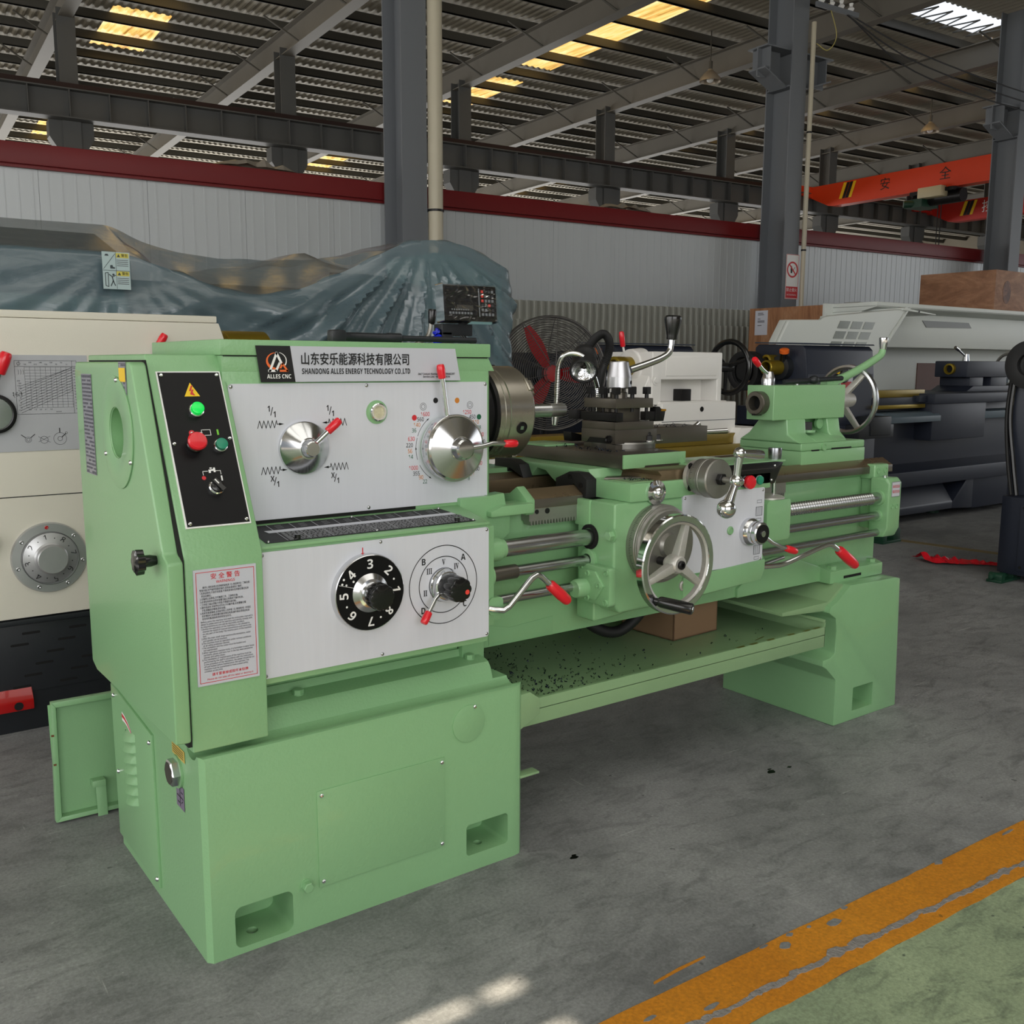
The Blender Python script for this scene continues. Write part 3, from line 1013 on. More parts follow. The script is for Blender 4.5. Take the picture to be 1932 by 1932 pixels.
for (u0, v0, u1, v1) in ((-.02, .0, .02, .0), (0, -.02, 0, .02), (-.016, -.014, -.004, -.014), (.006, .012, .018, .012), (.008, -.012, .016, -.006)):
    b.line([(u0, v0), (u1, v1)], .002, 1, b.M @ Matrix.Translation((0, 0, .0006)))
b.build('grey_label', [mat('lavender_label', (118, 108, 128), .5), BLACKINK], cabinet, smooth=0)
b = MB()
b.lathe([(0, .036), (.005, .036)], (0, .147, .372), (-1, 0, 0), 32, 1)
b.lathe([(.004, .030), (.018, .030), (.021, .026)], (0, .147, .372), (-1, 0, 0), 6)
b.lathe([(.021, .024), (.0215, .0)], (0, .147, .372), (-1, 0, 0), 24, 2)
b.build('hex_plug', [STEEL, GREEN, IRON], cabinet)

# --- gear cover (left end guard)
gb = MB()
gb.prism([(.002, .462), (.002, .855), (.195, 1.248), (.66, 1.248), (.66, .5), (.60, .462)], 'x', -.012, .146)
cover = gb.build('gear_cover', GREEN_HAMMER, LATHE, bevel=.004, seg=3)
MB().prism([(-.012, .49), (-.012, .852), (.014, .866), (.165, 1.227), (.175, 1.232), (.625, 1.232), (.642, 1.21), (.642, .50), (.60, .485)], 'x', -.049, -.018).build('cover_door', GREEN, cover, bevel=.006, seg=3)
cut(bpy.data.objects['cover_door'], MB().cyl((-.06, .285, 1.085), (-.0205, .285, 1.085), .0535, n=48))
MB().prism([(.004, .475), (.004, .852), (.19, 1.236), (.62, 1.236), (.62, .475)], 'x', -.02, -.01).build('door_gap', GREEN_DARKSEAM, cover)
# round guard with its sunk opening
b = MB()
O = Vector((-.0495, .285, 1.085))
b.lathe([(0, .118), (.0025, .118), (.003, .116), (.003, .056), (.001, .053), (-.0005, .052)], O, (-1, 0, 0), 64, caps=False)
b.build('round_guard', GREEN, cover)
b = MB()
b.lathe([(-.0035, .052), (-.002, .050), (-.0008, .040), (0, .0)], Vector((-.0535, .285, 1.085)), (1, 0, 0), 48, caps=False)
dome = MB()
dome.lathe([(.0295, .0537), (.002, .0535), (.0, .051), (.0, .0)], Vector((-.0225, .285, 1.085)), (-1, 0, 0), 48, caps=False)
dome.build('guard_recess', mat('green_textured_inner', (124, 168, 116), .5, bump=.5, bscale=180), cover)  # sunk face in a slightly darker green with a fine bump
for (y, z) in ((.262, 1.195), (.375, 1.035), (.185, 1.030)):
    screw(cover, (-.052, y, z), (-1, 0, 0), .0055)
# black star knob
b = MB()
K = Vector((-.049, .055, .85))
b.lathe([(0, .009), (.012, .012), (.024, .012)], K, (-1, 0, 0), 20)
n = 56
vs = []
for t, rr in ((.024, .012), (.026, .023), (.040, .024), (.043, .018), (.044, 0.0001)):
    for i in range(n):
        a = 2 * PI * i / n
        r = rr * (1 + .09 * math.cos(7 * a))
        vs.append((K.x - t, K.y + r * math.cos(a), K.z + r * math.sin(a)))
b.add(vs, [(k * n + i, k * n + (i + 1) % n, (k + 1) * n + (i + 1) % n, (k + 1) * n + i) for k in range(4) for i in range(n)])
b.build('star_knob', BLACK, cover)
# printed foil plates on the door
def foil(name, y0, y1, z0, z1, rows, rnd, base, top=None):
    M = leftf(-.0498, 0, 0)
    b = MB(M)
    b.add([(-y1, z0, 0), (-y0, z0, 0), (-y0, z1, 0), (-y1, z1, 0)], [(0, 1, 2, 3)])
    M2 = M @ Matrix.Translation((0, 0, .0006))
    w = y1 - y0
    for i in range(rows):
        z = z1 - (z1 - z0) * (i + .7) / (rows + .4)
        u = -y1 + w * .07
        while u < -y0 - w * .1:
            L = rnd.uniform(.05, .22) * w
            L = min(L, -y0 - w * .06 - u)
            if rnd.random() < .86:
                b.add([(u, z - .0022, 0), (u + L, z - .0022, 0), (u + L, z + .0022, 0), (u, z + .0022, 0)], [(0, 1, 2, 3)], 1, M2)
            u += L + .004
    b.line([(-y1 + .003, z0 + .003), (-y0 - .003, z0 + .003), (-y0 - .003, z1 - .003), (-y1 + .003, z1 - .003), (-y1 + .003, z0 + .003)], .0012, 1, M2)
    if top:
        b.add([(-y1 + .004, z1 - .04, .001), (-y0 - .004, z1 - .04, .001), (-y0 - .004, z1 - .012, .001), (-y1 + .004, z1 - .012, .001)], [(0, 1, 2, 3)], 2)
    return b.build(name, [base, mat('dim_print', (84, 84, 96), .5), YELLOW_WARN], cover, smooth=0)


FOIL = mat('foil_plate', (150, 150, 160), .35, metal=.3, var=.1, vscale=12)
foil('spec_plate', .482, .575, .975, 1.205, 26, random.Random(1), FOIL)
foil('caution_plate', .195, .25, 1.165, 1.232, 7, random.Random(2), FOIL, True)

# --- control panel on the slanted face of the cover
sl0, sl1 = Vector((0, .002, .855)), Vector((0, .195, 1.248))
su = (sl1 - sl0).normalized()
PN = frame((-.012, .002, .855), (1, 0, 0), su)               # u: 0 .. .158, v: 0 .. .438
MB(PN).box(.014, .146, .060, .397, 0, .004).build('panel_rim', WHITE_STICK, cover, smooth=0)
cp = MB(PN).box(.017, .143, .063, .394, 0, .0052).build('control_panel', BLACK_PANEL, LATHE, smooth=0)
nrm = PN.to_3x3() @ Vector((0, 0, 1))
def pp(u, v, h=.0052):
    return PN @ Vector((u, v, h))
push_button(cp, 'power_lamp', pp(.079, .308), nrm, .0135, .018, GREEN_LAMP)
push_button(cp, 'stop_button', pp(.062, .233), nrm, .0155, .026, RED, BLACK, mush=True)
push_button(cp, 'start_button', pp(.114, .229), nrm, .0125, .016, GREEN_BTN)
b = MB()
b.lathe([(0, .0155), (.006, .0155), (.008, .0135)], pp(.088, .140), nrm, 32, 1)
b.lathe([(.007, .0128), (.014, .0125), (.015, .011)], pp(.088, .140), nrm, 32)
KM = PN @ Matrix.Translation((.088, .140, .0195)) @ Matrix.Rotation(math.radians(35), 4, 'Z')
b.box(-.0045, .0045, -.015, .013, 0, .009, 0, KM)
b.box(-.0012, .0012, .001, .0125, .0088, .0094, 2, KM)
b.build('pump_switch', [BLACK, CHROME, WHITE_STICK], cp)
for (u, v) in ((.023, .388), (.137, .388), (.137, .245), (.023, .238), (.023, .069), (.137, .069)):
    screw(cp, pp(u, v), nrm, .0042)
b = MB(PN)
T = lambda z: PN @ Matrix.Translation((0, 0, .0052 + z))
b.add([(.062, .340, 0), (.094, .340, 0), (.078, .371, 0)], [(0, 1, 2)], 0, T(.0006))
b.add([(.079, .364, 0), (.073, .352, 0), (.077, .352, 0), (.074, .345, 0), (.081, .342, 0), (.084, .342, 0), (.080, .349, 0), (.083, .355, 0), (.079, .355, 0), (.082, .364, 0)], [(0, 1, 2, 3, 9), (3, 4, 5, 6, 7, 8)], 1, T(.0012))
b.disc((.062, .2595, 0), (0, 0, 1), .0062, 24, 1, T(.0006))
b.disc((.062, .2595, 0), (0, 0, 1), .0028, 20, 2, T(.0010))
b.line([(.082, .2535), (.100, .2535), (.100, .2655), (.082, .2655), (.082, .2535)], .0011, 2, T(.0006))
b.line([(.082, .2595), (.077, .2595)], .0028, 2, T(.0006))
b.add([(.113, .2535, 0), (.117, .2535, 0), (.117, .2655, 0), (.113, .2655, 0)], [(0, 1, 2, 3)], 3, T(.0006))
b.line([(.068, .168), (.068, .176), (.078, .176)], .0011, 2, T(.0006))
b.line([(.094, .176), (.104, .176), (.104, .168)], .0011, 2, T(.0006))
b.add([(.080, .172, 0), (.084, .172, 0), (.0845, .176, 0), (.090, .176, 0), (.090, .173, 0), (.094, .173, 0), (.094, .183, 0), (.090, .183, 0), (.090, .180, 0), (.080, .179, 0)], [tuple(range(10))], 2, T(.0006))
b.add([(.083, .181, 0), (.0875, .181, 0), (.0875, .1835, 0), (.083, .1835, 0)], [(0, 1, 2, 3)], 2, T(.0006))
b.disc((.068, .162, 0), (0, 0, 1), .0042, 24, 1, T(.0006))
b.add([(.1025, .154, 0), (.1055, .154, 0), (.1055, .165, 0), (.1025, .165, 0)], [(0, 1, 2, 3)], 2, T(.0006))
b.build('panel_symbols', [YELLOW_WARN, REDINK, WHITE_STICK, mat('bright_green_mark', (120, 200, 60), .5)], cp, smooth=0)

# --- warning plate on the vertical face
wl = MB().box(.003, .130, -.0008, .003, .597, .832).build('warning_plate', STICKER, LATHE, smooth=0)
WP = front(.003, -.0012, .597)
b = MB(WP)
b.line([(.005, .006), (.122, .006), (.122, .229), (.005, .229), (.005, .006)], .0012)
b.build('plate_border', REDINK, wl, smooth=0)
def W(u, v):
    return WP @ Matrix.Translation((u, v, .0003))
text('red_lettering', wl, REDINK, [('安 全 警 告', W(.0635, .2185), .0125), ('WARNINGS', W(.0635, .2075), .0072),
     ('请不要拿掉或毁坏本标牌', W(.066, .0205), .0068), ('Please do not take off the label or destroy it', W(.066, .0120), .0050, 'CENTER', .92)], .01)
zh = ['      操作使用机床前,应详细阅读机床《使用说明书》了解全部', '警告内容,并严格按其要求操作,否则会造成伤亡事故。', '1.机床运转时,不准手动变速,不得将身体的任何部位靠近机床', '   的运动部位。', '2.主轴停止运转后,方可触摸工件、刀具和主轴。', '3.必须在所有安全防护装置功能正常情况下操作机床。', '4.工件和刀具必须装卡牢固,不得超负荷切削。', '5.操作机床时,勿穿宽松式外衣,不许戴手套,长发要戴在帽', '   子里,要戴防护眼镜,穿安全鞋。', '6.机床安装或维修,必须由专职人员按照《使用说明书》中规定', '   的步骤进行,检修后需切断并锁住电源,操作者必须保证机床', '   在任何时候,都具有良好的安全状况。']
en = ['Before using the machine tool,read the instruction manual in', 'detail.To understand all the warning and strictly comply with', 'its requirements,no one will be injured/its accident.', '1.During the operation of the machine,it is not allowed to', '   change the speed of manual transmission,and not to rely', '   on any part of the body The moving parts of the machine', '   tool.', '2.After the main shaft stops working,the workpiece, cutter', '   and spindle can be touched.', '3.The machine must be operated under normal conditions', '   of all safety protection devices.', '4.The workpiece and the cutter must be loaded and', '   not overworked.', '5.When operating machine tools, it is forbidden to wear loose', '   garments, gloves and long hair in the hat, wear protective', '   glasses and safety shoes.', '6.The installation or maintenance of the machine must be', '   performed by the staff in accordance with the instructions', '   in the procedure of the regulation, the power should be cut', '   off and locked before maintenance, the operator The', '   machine must be guaranteed to have a good safety', '   condition at any time.']
it = []
v = .1985
for s_ in zh:
    it.append((s_, W(.0105, v), .0050, 'LEFT', .76))
    v -= .0057
v -= .0006
for s_ in en:
    it.append((s_, W(.0105, v), .0046, 'LEFT', .80))
    v -= .0048
text('black_lettering', wl, BLACKINK, it, .006)

# --- headstock
hs = MB()
hs.prism([(.137, .168), (.818, .168), (.836, .19), (.836, .62), (.137, .62)], 'z', .50, 1.213)
hs.prism([(.168, .0)] and [(.137, .168), (.818, .168), (.836, .19), (.836, .62), (.137, .62)], 'z', 1.213, 1.2135)
hs.hexa([(.137, .168, 1.2135), (.836, .168, 1.2135), (.836, .62, 1.2135), (.137, .62, 1.2135)], [(.137, .168, 1.246), (.818, .168, 1.246), (.818, .62, 1.246), (.137, .62, 1.246)])
head = hs.build('headstock', GREEN_HAMMER, LATHE, bevel=.003)
MB().box(.133, .822, .163, .64, 1.247, 1.280).build('headstock_cover', GREEN_HAMMER, head, bevel=.003)
MB().box(.14, .815, .1665, .17, 1.2445, 1.2485).build('cover_seam', GREEN_DARKSEAM, head, smooth=0)
MB().prism(rrect(.148, .813, .890, 1.187, .008), 'y', .1655, .169).build('speed_plate', ALU, LATHE, smooth=30)
plate = bpy.data.objects['speed_plate']
for (x, z) in ((.154, 1.181), (.475, 1.181), (.807, 1.181), (.807, .897), (.475, .897)):
    MB().ball((x, .1655, z), .0045, sc=(1, .6, 1), n=14).build('rivet', STEEL, plate)

# company banner: black square with the emblem, silver field with the names
def BF(u, v):            # u: 0..1 along, v: 0..1 up
    a = Vector((.218 + .511 * u, .159, 1.190 + .001 * u))
    b = Vector((.208 + .506 * u, .159, 1.268 - .001 * u))
    return a.lerp(b, v)
bn = MB().add([BF(.155, 0), BF(1, 0), BF(1, 1), BF(.155, 1)] + [BF(.155, 0) + Vector((0, .004, 0)), BF(1, 0) + Vector((0, .004, 0)), BF(1, 1) + Vector((0, .004, 0)), BF(.155, 1) + Vector((0, .004, 0))],
              [(0, 1, 2, 3), (0, 4, 5, 1), (1, 5, 6, 2), (2, 6, 7, 3), (3, 7, 4, 0)]).build('name_banner', STICKER, LATHE, smooth=0)
bq = MB().add([BF(0, 0), BF(.156, 0), BF(.156, 1), BF(0, 1)], [(0, 1, 2, 3)], 0, Matrix.Translation((0, -.0004, 0))).build('emblem_field', BLACKINK, bn, smooth=0)
EM = frame((.255, .1578, 1.233), (1, .0, 0), (-.12, 0, 1))
b = MB(EM)
def arcs(cx, cy, rx, ry, a0, a1, w0, w1, n=18, m=0, rot=0):
    vs = []
    for i in range(n + 1):
        a = math.radians(a0 + (a1 - a0) * i / n)
        w = w0 + (w1 - w0) * i / n
        for s_ in (-1, 1):
            x, y = (rx + s_ * w / 2) * math.cos(a), (ry + s_ * w / 2) * math.sin(a)
            c, q = math.cos(rot), math.sin(rot)
            vs.append((cx + x * c - y * q, cy + x * q + y * c, 0))
    b.add(vs, [(2 * i, 2 * i + 1, 2 * i + 3, 2 * i + 2) for i in range(n)], m, EM @ Matrix.Translation((0, 0, .0001 * m)))
arcs(-.001, .003, .021, .017, 95, 235, .001, .0062, 18, 0)
arcs(-.001, .003, .021, .017, 235, 290, .006, .0008, 10, 0)
arcs(.001, .003, .021, .018, 75, -32, .001, .0028, 14, 1)
b.line([(-.016, -.019), (-.0, .019), (.010, -.001)], .0052, 1, EM @ Matrix.Translation((0, 0, .0003)))
b.line([(-.018, -.0185), (-.002, -.0185), (.006, -.003)], .005, 1, EM @ Matrix.Translation((0, 0, .0003)))
b.line([(.008, -.0185), (.024, -.0185), (.013, -.0035), (.0085, -.0115)], .0042, 0, EM @ Matrix.Translation((0, 0, .0004)))
b.build('emblem', [ORANGE_LOGO, WHITE_STICK], bn, smooth=0)
text('emblem_lettering', bn, WHITE_STICK, [('ALLES CNC', front(.260, .1578, 1.2018), .0125, 'CENTER', .84)], .035)
text('banner_lettering', bn, BLACKINK, [('山东安乐能源科技有限公司', front(.448 + dx, .1578 - .0001 * k, 1.2385 + dz), .0288, 'CENTER', .80) for k, (dx, dz) in enumerate(((-.0004, 0), (.0004, 0), (0, .0004), (0, -.0004)))])
text('banner_small_lettering', bn, BLACKINK, [('SHANDONG ALLES ENERGY TECHNOLOGY CO.,LTD', front(.450, .1578, 1.2125), .0170, 'CENTER', .66),
     ('24x7 Contact Number: +86 13396682397', front(.660, .1578, 1.2065), .0066, 'CENTER', .80), ('Service Line: +8613869658230', front(.660, .1578, 1.2000), .0066, 'CENTER', .80)], .022)

# feed-direction dial
TURNED = mat('turned_bright_steel', (214, 215, 217), .17, metal=1, var=.05, vscale=14)
DN = (0, -1, 0)
MB().lathe([(0, .0585), (.010, .0585), (.0125, .056), (.034, .024), (.035, .021), (.052, .0175), (.054, .015), (.054, 0)], (.314, .1655, 1.045), DN, 96).build('feed_direction_dial', TURNED, LATHE, smooth=12)
grip_lever(LATHE, [(.318, .122, 1.052), (.345, .116, 1.077), (.372, .110, 1.102)], .0055, ((.350, .115, 1.082), (.378, .109, 1.108)), .0095, 'feed_direction_lever')
b = MB()
for (x, z, s_) in ((.240, 1.099, 1), (.245, .998, 1), (.392, 1.099, -1), (.394, .998, -1)):
    M = front(x, .1652, z)
    zz = [(-.030 * s_ + s_ * .0048 * k, -.008 + .016 * (k % 2)) for k in range(10)]
    b.line(zz + [(s_ * .0145, .0), (s_ * .024, 0)], .0015, 0, M)
    b.add([(s_ * .019, -.0028, 0), (s_ * .031, 0, 0), (s_ * .019, .0028, 0)], [(0, 1, 2)], 0, M)
    up = 1 if z > 1.05 else -1
b.build('thread_symbols', BLACKINK, plate, smooth=0)
fr = []
for (x, z, tx) in ((.243, 1.126, '1'), (.382, 1.1245, '1'), (.246, .973, 'X'), (.391, .9715, 'X')):
    fr += [(tx, front(x - .006, .1651, z + .006), .018, 'CENTER', .8), ('/', front(x, .1651, z), .026), ('1', front(x + .007, .1651, z - .0065), .018, 'CENTER', .8)]
text('ratio_lettering', plate, BLACKINK, fr, .02)
# oil sight glass
b = MB()
b.lathe([(0, .0275), (.0012, .0275)], (.5, .1655, 1.119), DN, 48, 0)
b.lathe([(0, .021), (.007, .021), (.009, .0185), (.009, .0145), (.006, .0135)], (.502, .1655, 1.119), DN, 48, 1, caps=False)
b.lathe([(.006, .0138), (.0064, .0)], (.502, .1655, 1.119), DN, 32, 2, caps=False)
b.build('oil_sight_glass', [GREEN, CHROME, mat('stained_oil_window', (206, 196, 166), .15, var=.7, vscale=55, coat=.6)], LATHE)

# speed dial with two levers and its printed scale
SC = Vector((.691, .1655, 1.029))
sd = MB()
sd.lathe([(0, .073), (.012, .073)], SC, DN, 72, 1)
sd.lathe([(.010, .078), (.036, .0815), (.043, .0815), (.0445, .080), (.0445, .0775), (.049, .074), (.066, .030), (.066, .028), (.085, .025), (.089, .021), (.090, .014), (.090, 0)], SC, DN, 80, 0)
sd.build('speed_dial', [TURNED, GREEN], LATHE, smooth=12)
grip_lever(LATHE, [(.672, .130, 1.103), (.668, .130, 1.13), (.657, .130, 1.205)], .0062, ((.6583, .130, 1.196), (.6525, .130, 1.230)), .0098, 'speed_range_lever')
grip_lever(LATHE, [(.712, .085, 1.031), (.745, .081, 1.035), (.768, .081, 1.040), (.80, .083, 1.038), (.82, .083, 1.037)], .0062, ((.808, .083, 1.0373), (.846, .083, 1.0365)), .0098, 'speed_lever')
b = MB()
for (u, v, m) in ((.601, 1.103, 1), (.661, 1.143, 0), (.723, 1.142, 2), (.788, 1.100, 3)):
    b.disc((u, .1651, v), DN, .0068, 28, m)
for (u, v) in ((.626, 1.129), (.761, 1.130)):
    b.annulus((u, .1651, v), DN, .0082, .0090, 36, 0).annulus((u, .1651, v), DN, .0046, .0054, 30, 0)
def scale_arc(a0, a1, heads):
    R = .0865
    p = []
    for i in range(13):
        a = math.radians(a0 + (a1 - a0) * i / 12)
        p.append((R * math.cos(a), R * math.sin(a)))
    M = front(SC.x, .1651, SC.z)
    b.line(p, .0011, 0, M)
    for a, dr in heads:
        t = math.radians(a)
        e = Vector((R * math.cos(t), R * math.sin(t), 0))
        tn = Vector((-math.sin(t), math.cos(t), 0)) * dr
        no = Vector((math.cos(t), math.sin(t), 0))
        b.add([e + tn * .006, e - tn * .001 + no * .0022, e - tn * .001 - no * .0022], [(0, 1, 2)], 0, M)
scale_arc(160, 128, [(128, -1)])
scale_arc(198, 163, [(181, -1)])
scale_arc(208, 236, [(236, 1)])
scale_arc(20, 52, [(52, 1)])
scale_arc(-18, 17, [(0, 1)])
scale_arc(-28, -56, [(-56, -1)])
b.build('scale_marks', [BLACKINK, REDINK, ORANGEINK, GREENINK], plate, smooth=0)
num = {'r': [('1600', .631, 1.110), ('630', .592, 1.052), ('1000', .597, .982), ('1250', .752, 1.112), ('500', .793, 1.055), ('800', .788, .983)],
       'k': [('560', .618, 1.098), ('220', .587, 1.037), ('355', .605, .968), ('450', .768, 1.100), ('180', .797, 1.037), ('280', .780, .969)],
       'o': [('140', .608, 1.085), ('56', .588, 1.023), ('90', .618, .958), ('110', .778, 1.087), ('45', .797, 1.022), ('71', .768, .957)],
       'g': [('36', .600, 1.072), ('14', .590, 1.009), ('22', .629, .947), ('28', .788, 1.073), ('11', .795, 1.008), ('18', .754, .947)]}
for kk, mm in (('r', REDINK), ('k', BLACKINK), ('o', ORANGEINK), ('g', GREENINK)):
    text('speed_numbers', plate, mm, [(s_, front(x, .1651, z), .0135, 'CENTER', .84) for (s_, x, z) in num[kk]], .008)

# --- feed gearbox below it
GX1 = .722
gx = MB()
gx.prism([(.032, .563), (.032, .852), (.036, .858), (.168, .882), (.168, .563)], 'x', .146, GX1)
gbx = gx.build('feed_gearbox', GREEN, LATHE, bevel=.0025)
MB().box(.15, GX1 + .06, .175, .40, .505, .60).build('gearbox_foot', GREEN_CAST, gbx, bevel=.004)
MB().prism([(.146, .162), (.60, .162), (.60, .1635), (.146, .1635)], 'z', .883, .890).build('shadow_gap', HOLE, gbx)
MB().prism([(.026, .852), (.026, .858), (.166, .8825), (.168, .876)], 'x', .146, GX1 + .002).build('top_ledge', GREEN, gbx, bevel=.0012)
gp = MB().prism(rrect(.149, GX1, .577, .846, .008), 'y', .0275, .033).build('gearbox_plate', ALU, LATHE, smooth=30)
for (x, z) in ((.155, .840), (.43, .840), (.716, .840), (.716, .584), (.43, .583), (.155, .583)):
    MB().ball((x, .0275, z), .0042, sc=(1, .6, 1), n=14).build('rivet', STEEL, gp)
# thread table on the ledge
TM = frame((.170, .040, .8617), (1, 0, 0), (0, .142, .0245))
b = MB(TM)
b.add([(0, 0, 0), (.525, 0, 0), (.490, .112, 0), (.0, .112, 0)], [(0, 1, 2, 3)])
b.M = TM @ Matrix.Translation((0, 0, .0006))
b.add([(.03, .058, 0), (.505, .058, 0), (.500, .074, 0), (.025, .074, 0)], [(0, 1, 2, 3)], 1)
_r2 = random.Random(5)
for i in range(9):
    u = .05 + .053 * i
    b.line([(u, .004), (u - .006, .11)], .0012, 1)
for j in range(10):
    v = .006 + .0052 * j
    u = .055
    while u < .51:
        L = _r2.uniform(.004, .012)
        b.add([(u, v, 0), (min(u + L, .515), v, 0), (min(u + L, .515), v + .0026, 0), (u, v + .0026, 0)], [(0, 1, 2, 3)], 2)
        u += L + .003
for j in range(3):
    for i in range(8):
        b.line([(.06 + .055 * i, .084 + .008 * j), (.075 + .055 * i, .086 + .008 * j)], .0016, 2)
b.build('thread_table', [BLACK_PANEL, STICKER, LIGHTGREYINK], gbx, smooth=0)
for (u, v) in ((.006, .004), (.26, .004), (.519, .005), (.485, .108), (.25, .108)):
    MB().ball(TM @ Vector((u, v, .001)), .0035, n=10).build('rivet', STEEL, gbx)
for x in (.245, .648):
    MB().cyl((x, .052, .860), (x, .052, .872), .0065).build('stop_pin', BLACK, gbx)

# number dial
DC = Vector((.393, .0275, .733))
b = MB()
b.lathe([(0, .0865), (.010, .0865), (.017, .0845), (.018, .083)], DC, DN, 80, 0)
b.lathe([(.0178, .083), (.0182, .083), (.0184, .0)], DC, DN, 80, 1, caps=False)
b.lathe([(.018, .043), (.0185, .0435), (.026, .032), (.028, .026), (.050, .026)], DC, DN, 48, 0)
b.build('number_dial', [TURNED, BLACK_PANEL], LATHE, smooth=14)
nd = bpy.data.objects['number_dial']
def fluted(name, c, d, h, R, lobes, parent, m, amp=.09, n=120):
    u, w, d = axes(d)
    c = Vector(c)
    vs = []
    pr = [(0, .96), (.08 * h, 1.0), (.88 * h, 1.0), (.97 * h, .95), (h, .86), (h, 0.001)]
    for t, q in pr:
        for i in range(n):
            a = 2 * PI * i / n
            r = R * q * (1 + amp * (abs(math.cos(lobes * a / 2)) ** .6 - .6))
            vs.append(c + d * t + (u * math.cos(a) + w * math.sin(a)) * r)
    return MB().add(vs, [(k * n + i, k * n + (i + 1) % n, (k + 1) * n + (i + 1) % n, (k + 1) * n + i) for k in range(5) for i in range(n)]).build(name, m, parent, smooth=40)
fluted('fluted_knob', DC + Vector((0, -.045, 0)), DN, .030, .0290, 10, nd, BLACK)
its = []
for i, s_ in enumerate('32187654'):
    a = math.radians(90 - 45 * i)
    its.append((s_, front(DC.x + .063 * math.cos(a), .0275 - .0189, DC.z + .063 * math.sin(a), a - PI / 2), .029))
text('dial_numbers', nd, WHITE_STICK, its, .02)
b = MB(front(DC.x, .0275 - .0189, DC.z))
for i in range(8):
    a = math.radians(90 - 45 * i - 22.5)
    if i in (1, 3, 5, 6):
        b.disc((.063 * math.cos(a), .063 * math.sin(a), 0), (0, 0, 1), .0024, 14)
for (u, v) in ((-.064, .037), (-.068, .027), (-.041, .030)):
    b.disc((u, v, 0), (0, 0, 1), .0026, 14)
b.line([(-.076, .026), (-.034, .014)], .0007)
b.build('dial_dots', WHITE_STICK, nd, smooth=0)
b = MB(front(.385, .0271, .822))
b.add([(-.0012, .010, 0), (.0012, .010, 0), (.0012, -.002, 0), (.0042, -.002, 0), (0, -.011, 0), (-.0042, -.002, 0), (-.0012, -.002, 0)], [tuple(range(7))])
b.build('red_arrow', REDINK, gp, smooth=0)

# letter rings and the second knob
RC = Vector((.594, .0271, .722))
MB().annulus(RC, DN, .0915, .0935, 90).annulus(RC, DN, .0655, .0675, 80).annulus(RC, DN, .0395, .0405, 60).build('printed_rings', BLACKINK, gp, smooth=0)
its = []
for s_, a in (('A', 47), ('B', 133), ('C', -43), ('D', 225)):
    its.append((s_, front(RC.x + .0795 * math.cos(math.radians(a)), .0269, RC.z + .0795 * math.sin(math.radians(a))), .021, 'CENTER', .9))
text('ring_letters', gp, BLACKINK, its, .012)
its = []
for s_, a in (('V', 90), ('IV', 48), ('III', 138), ('II', 197)):
    M = front(RC.x + .0525 * math.cos(math.radians(a)), .0269, RC.z + .0525 * math.sin(math.radians(a)))
    its.append((s_, M, .020, 'CENTER', .66))
text('ring_numerals', gp, BLACKINK, its, .006)
b = MB()
b.lathe([(0, .039), (.006, .039), (.010, .036), (.020, .034), (.022, .030)], RC, DN, 56)
KB = RC + Vector((0, -.021, 0))
b.build('range_selector', CHROME, LATHE)
rs_ = bpy.data.objects['range_selector']
MB().lathe([(0, .030), (.012, .031), (.022, .030), (.030, .027)], KB, DN, 48).build('knob_collar', BLACK, rs_)
fluted('fluted_knob', KB + Vector((0, -.020, 0)), DN, .034, .0285, 9, rs_, BLACK, .12)
MB().disc(KB + Vector((.016, -.0543, -.006)), DN, .0058, 24).build('red_dot', mat('red_dot', (232, 70, 58), .5), rs_, smooth=0)
grip_lever(LATHE, [(.569, .005, .708), (.553, .0, .697), (.527, -.008, .664)], .0050, ((.533, -.006, .672), (.5145, -.011, .648)), .0092, 'range_lever')

# --- spindle nose, chuck
AX = (.35, 1.10)
ch = MB()
ch.lathe([(0, .10), (.03, .10), (.03, .112), (.052, .112), (.054, .122), (.076, .122), (.077, .124)], (.836, *AX), (1, 0, 0), 80, 1)
ch.lathe([(.064, .1245), (.079, .1245), (.080, .1225), (.082, .1245), (.094, .1245), (.095, .122), (.098, .126), (.172, .126), (.178, .122), (.178, .03)], (.836, *AX), (1, 0, 0), 96, 0)
chuck = ch.build('three_jaw_chuck', [CHUCKM, BLACKOX], LATHE, smooth=12)
for k in range(3):
    a = math.radians(52 + 120 * k)
    M = Matrix.Translation((0, *AX)) @ Matrix.Rotation(a, 4, 'X')
    MB(M).box(1.008, 1.022, -.014, .014, .03, .126).box(1.022, 1.040, -.012, .012, .02, .10).box(1.040, 1.054, -.012, .012, .02, .06).box(1.0, 1.012, -.020, .020, .06, .128).build('jaw', CHUCKM, chuck, bevel=.001)
for k, a in enumerate((100, 220, 340)):
    t = math.radians(a)
    d = Vector((0, math.cos(t), math.sin(t)))
for a in (197, 77, 317):
    t = math.radians(a)
    d = Vector((0, math.cos(t), math.sin(t)))
    c = Vector((.970, *AX))
    MB().lathe([(0, .0165), (.003, .0165), (.0035, .0145), (-.004, .0115)], c + d * .1252, d, 32, caps=False).lathe([(.0012, .0145), (.0013, 0)], c + d * .1252, d, 24, 1, caps=False).box(-.005, .005, -.005, .005, 0, .003, 2, Matrix.LocRotScale(c + d * .1255, d.to_track_quat('Z', 'Y'), None)).build('key_socket', [BLACKOX, HOLE, STEEL], chuck)
MB().lathe([(0, .009), (.001, .009)], Vector((.868, .35, 1.10)) + Vector((0, -.11, .05)), (0, -.9, .4), 20).build('cam_lock', BLACKOX, chuck)
b = MB().lathe([(0, .019), (.140, .019), (.141, .0195), (.195, .0195), (.199, .0185)], (1.012, *AX), (1, 0, 0), 40)
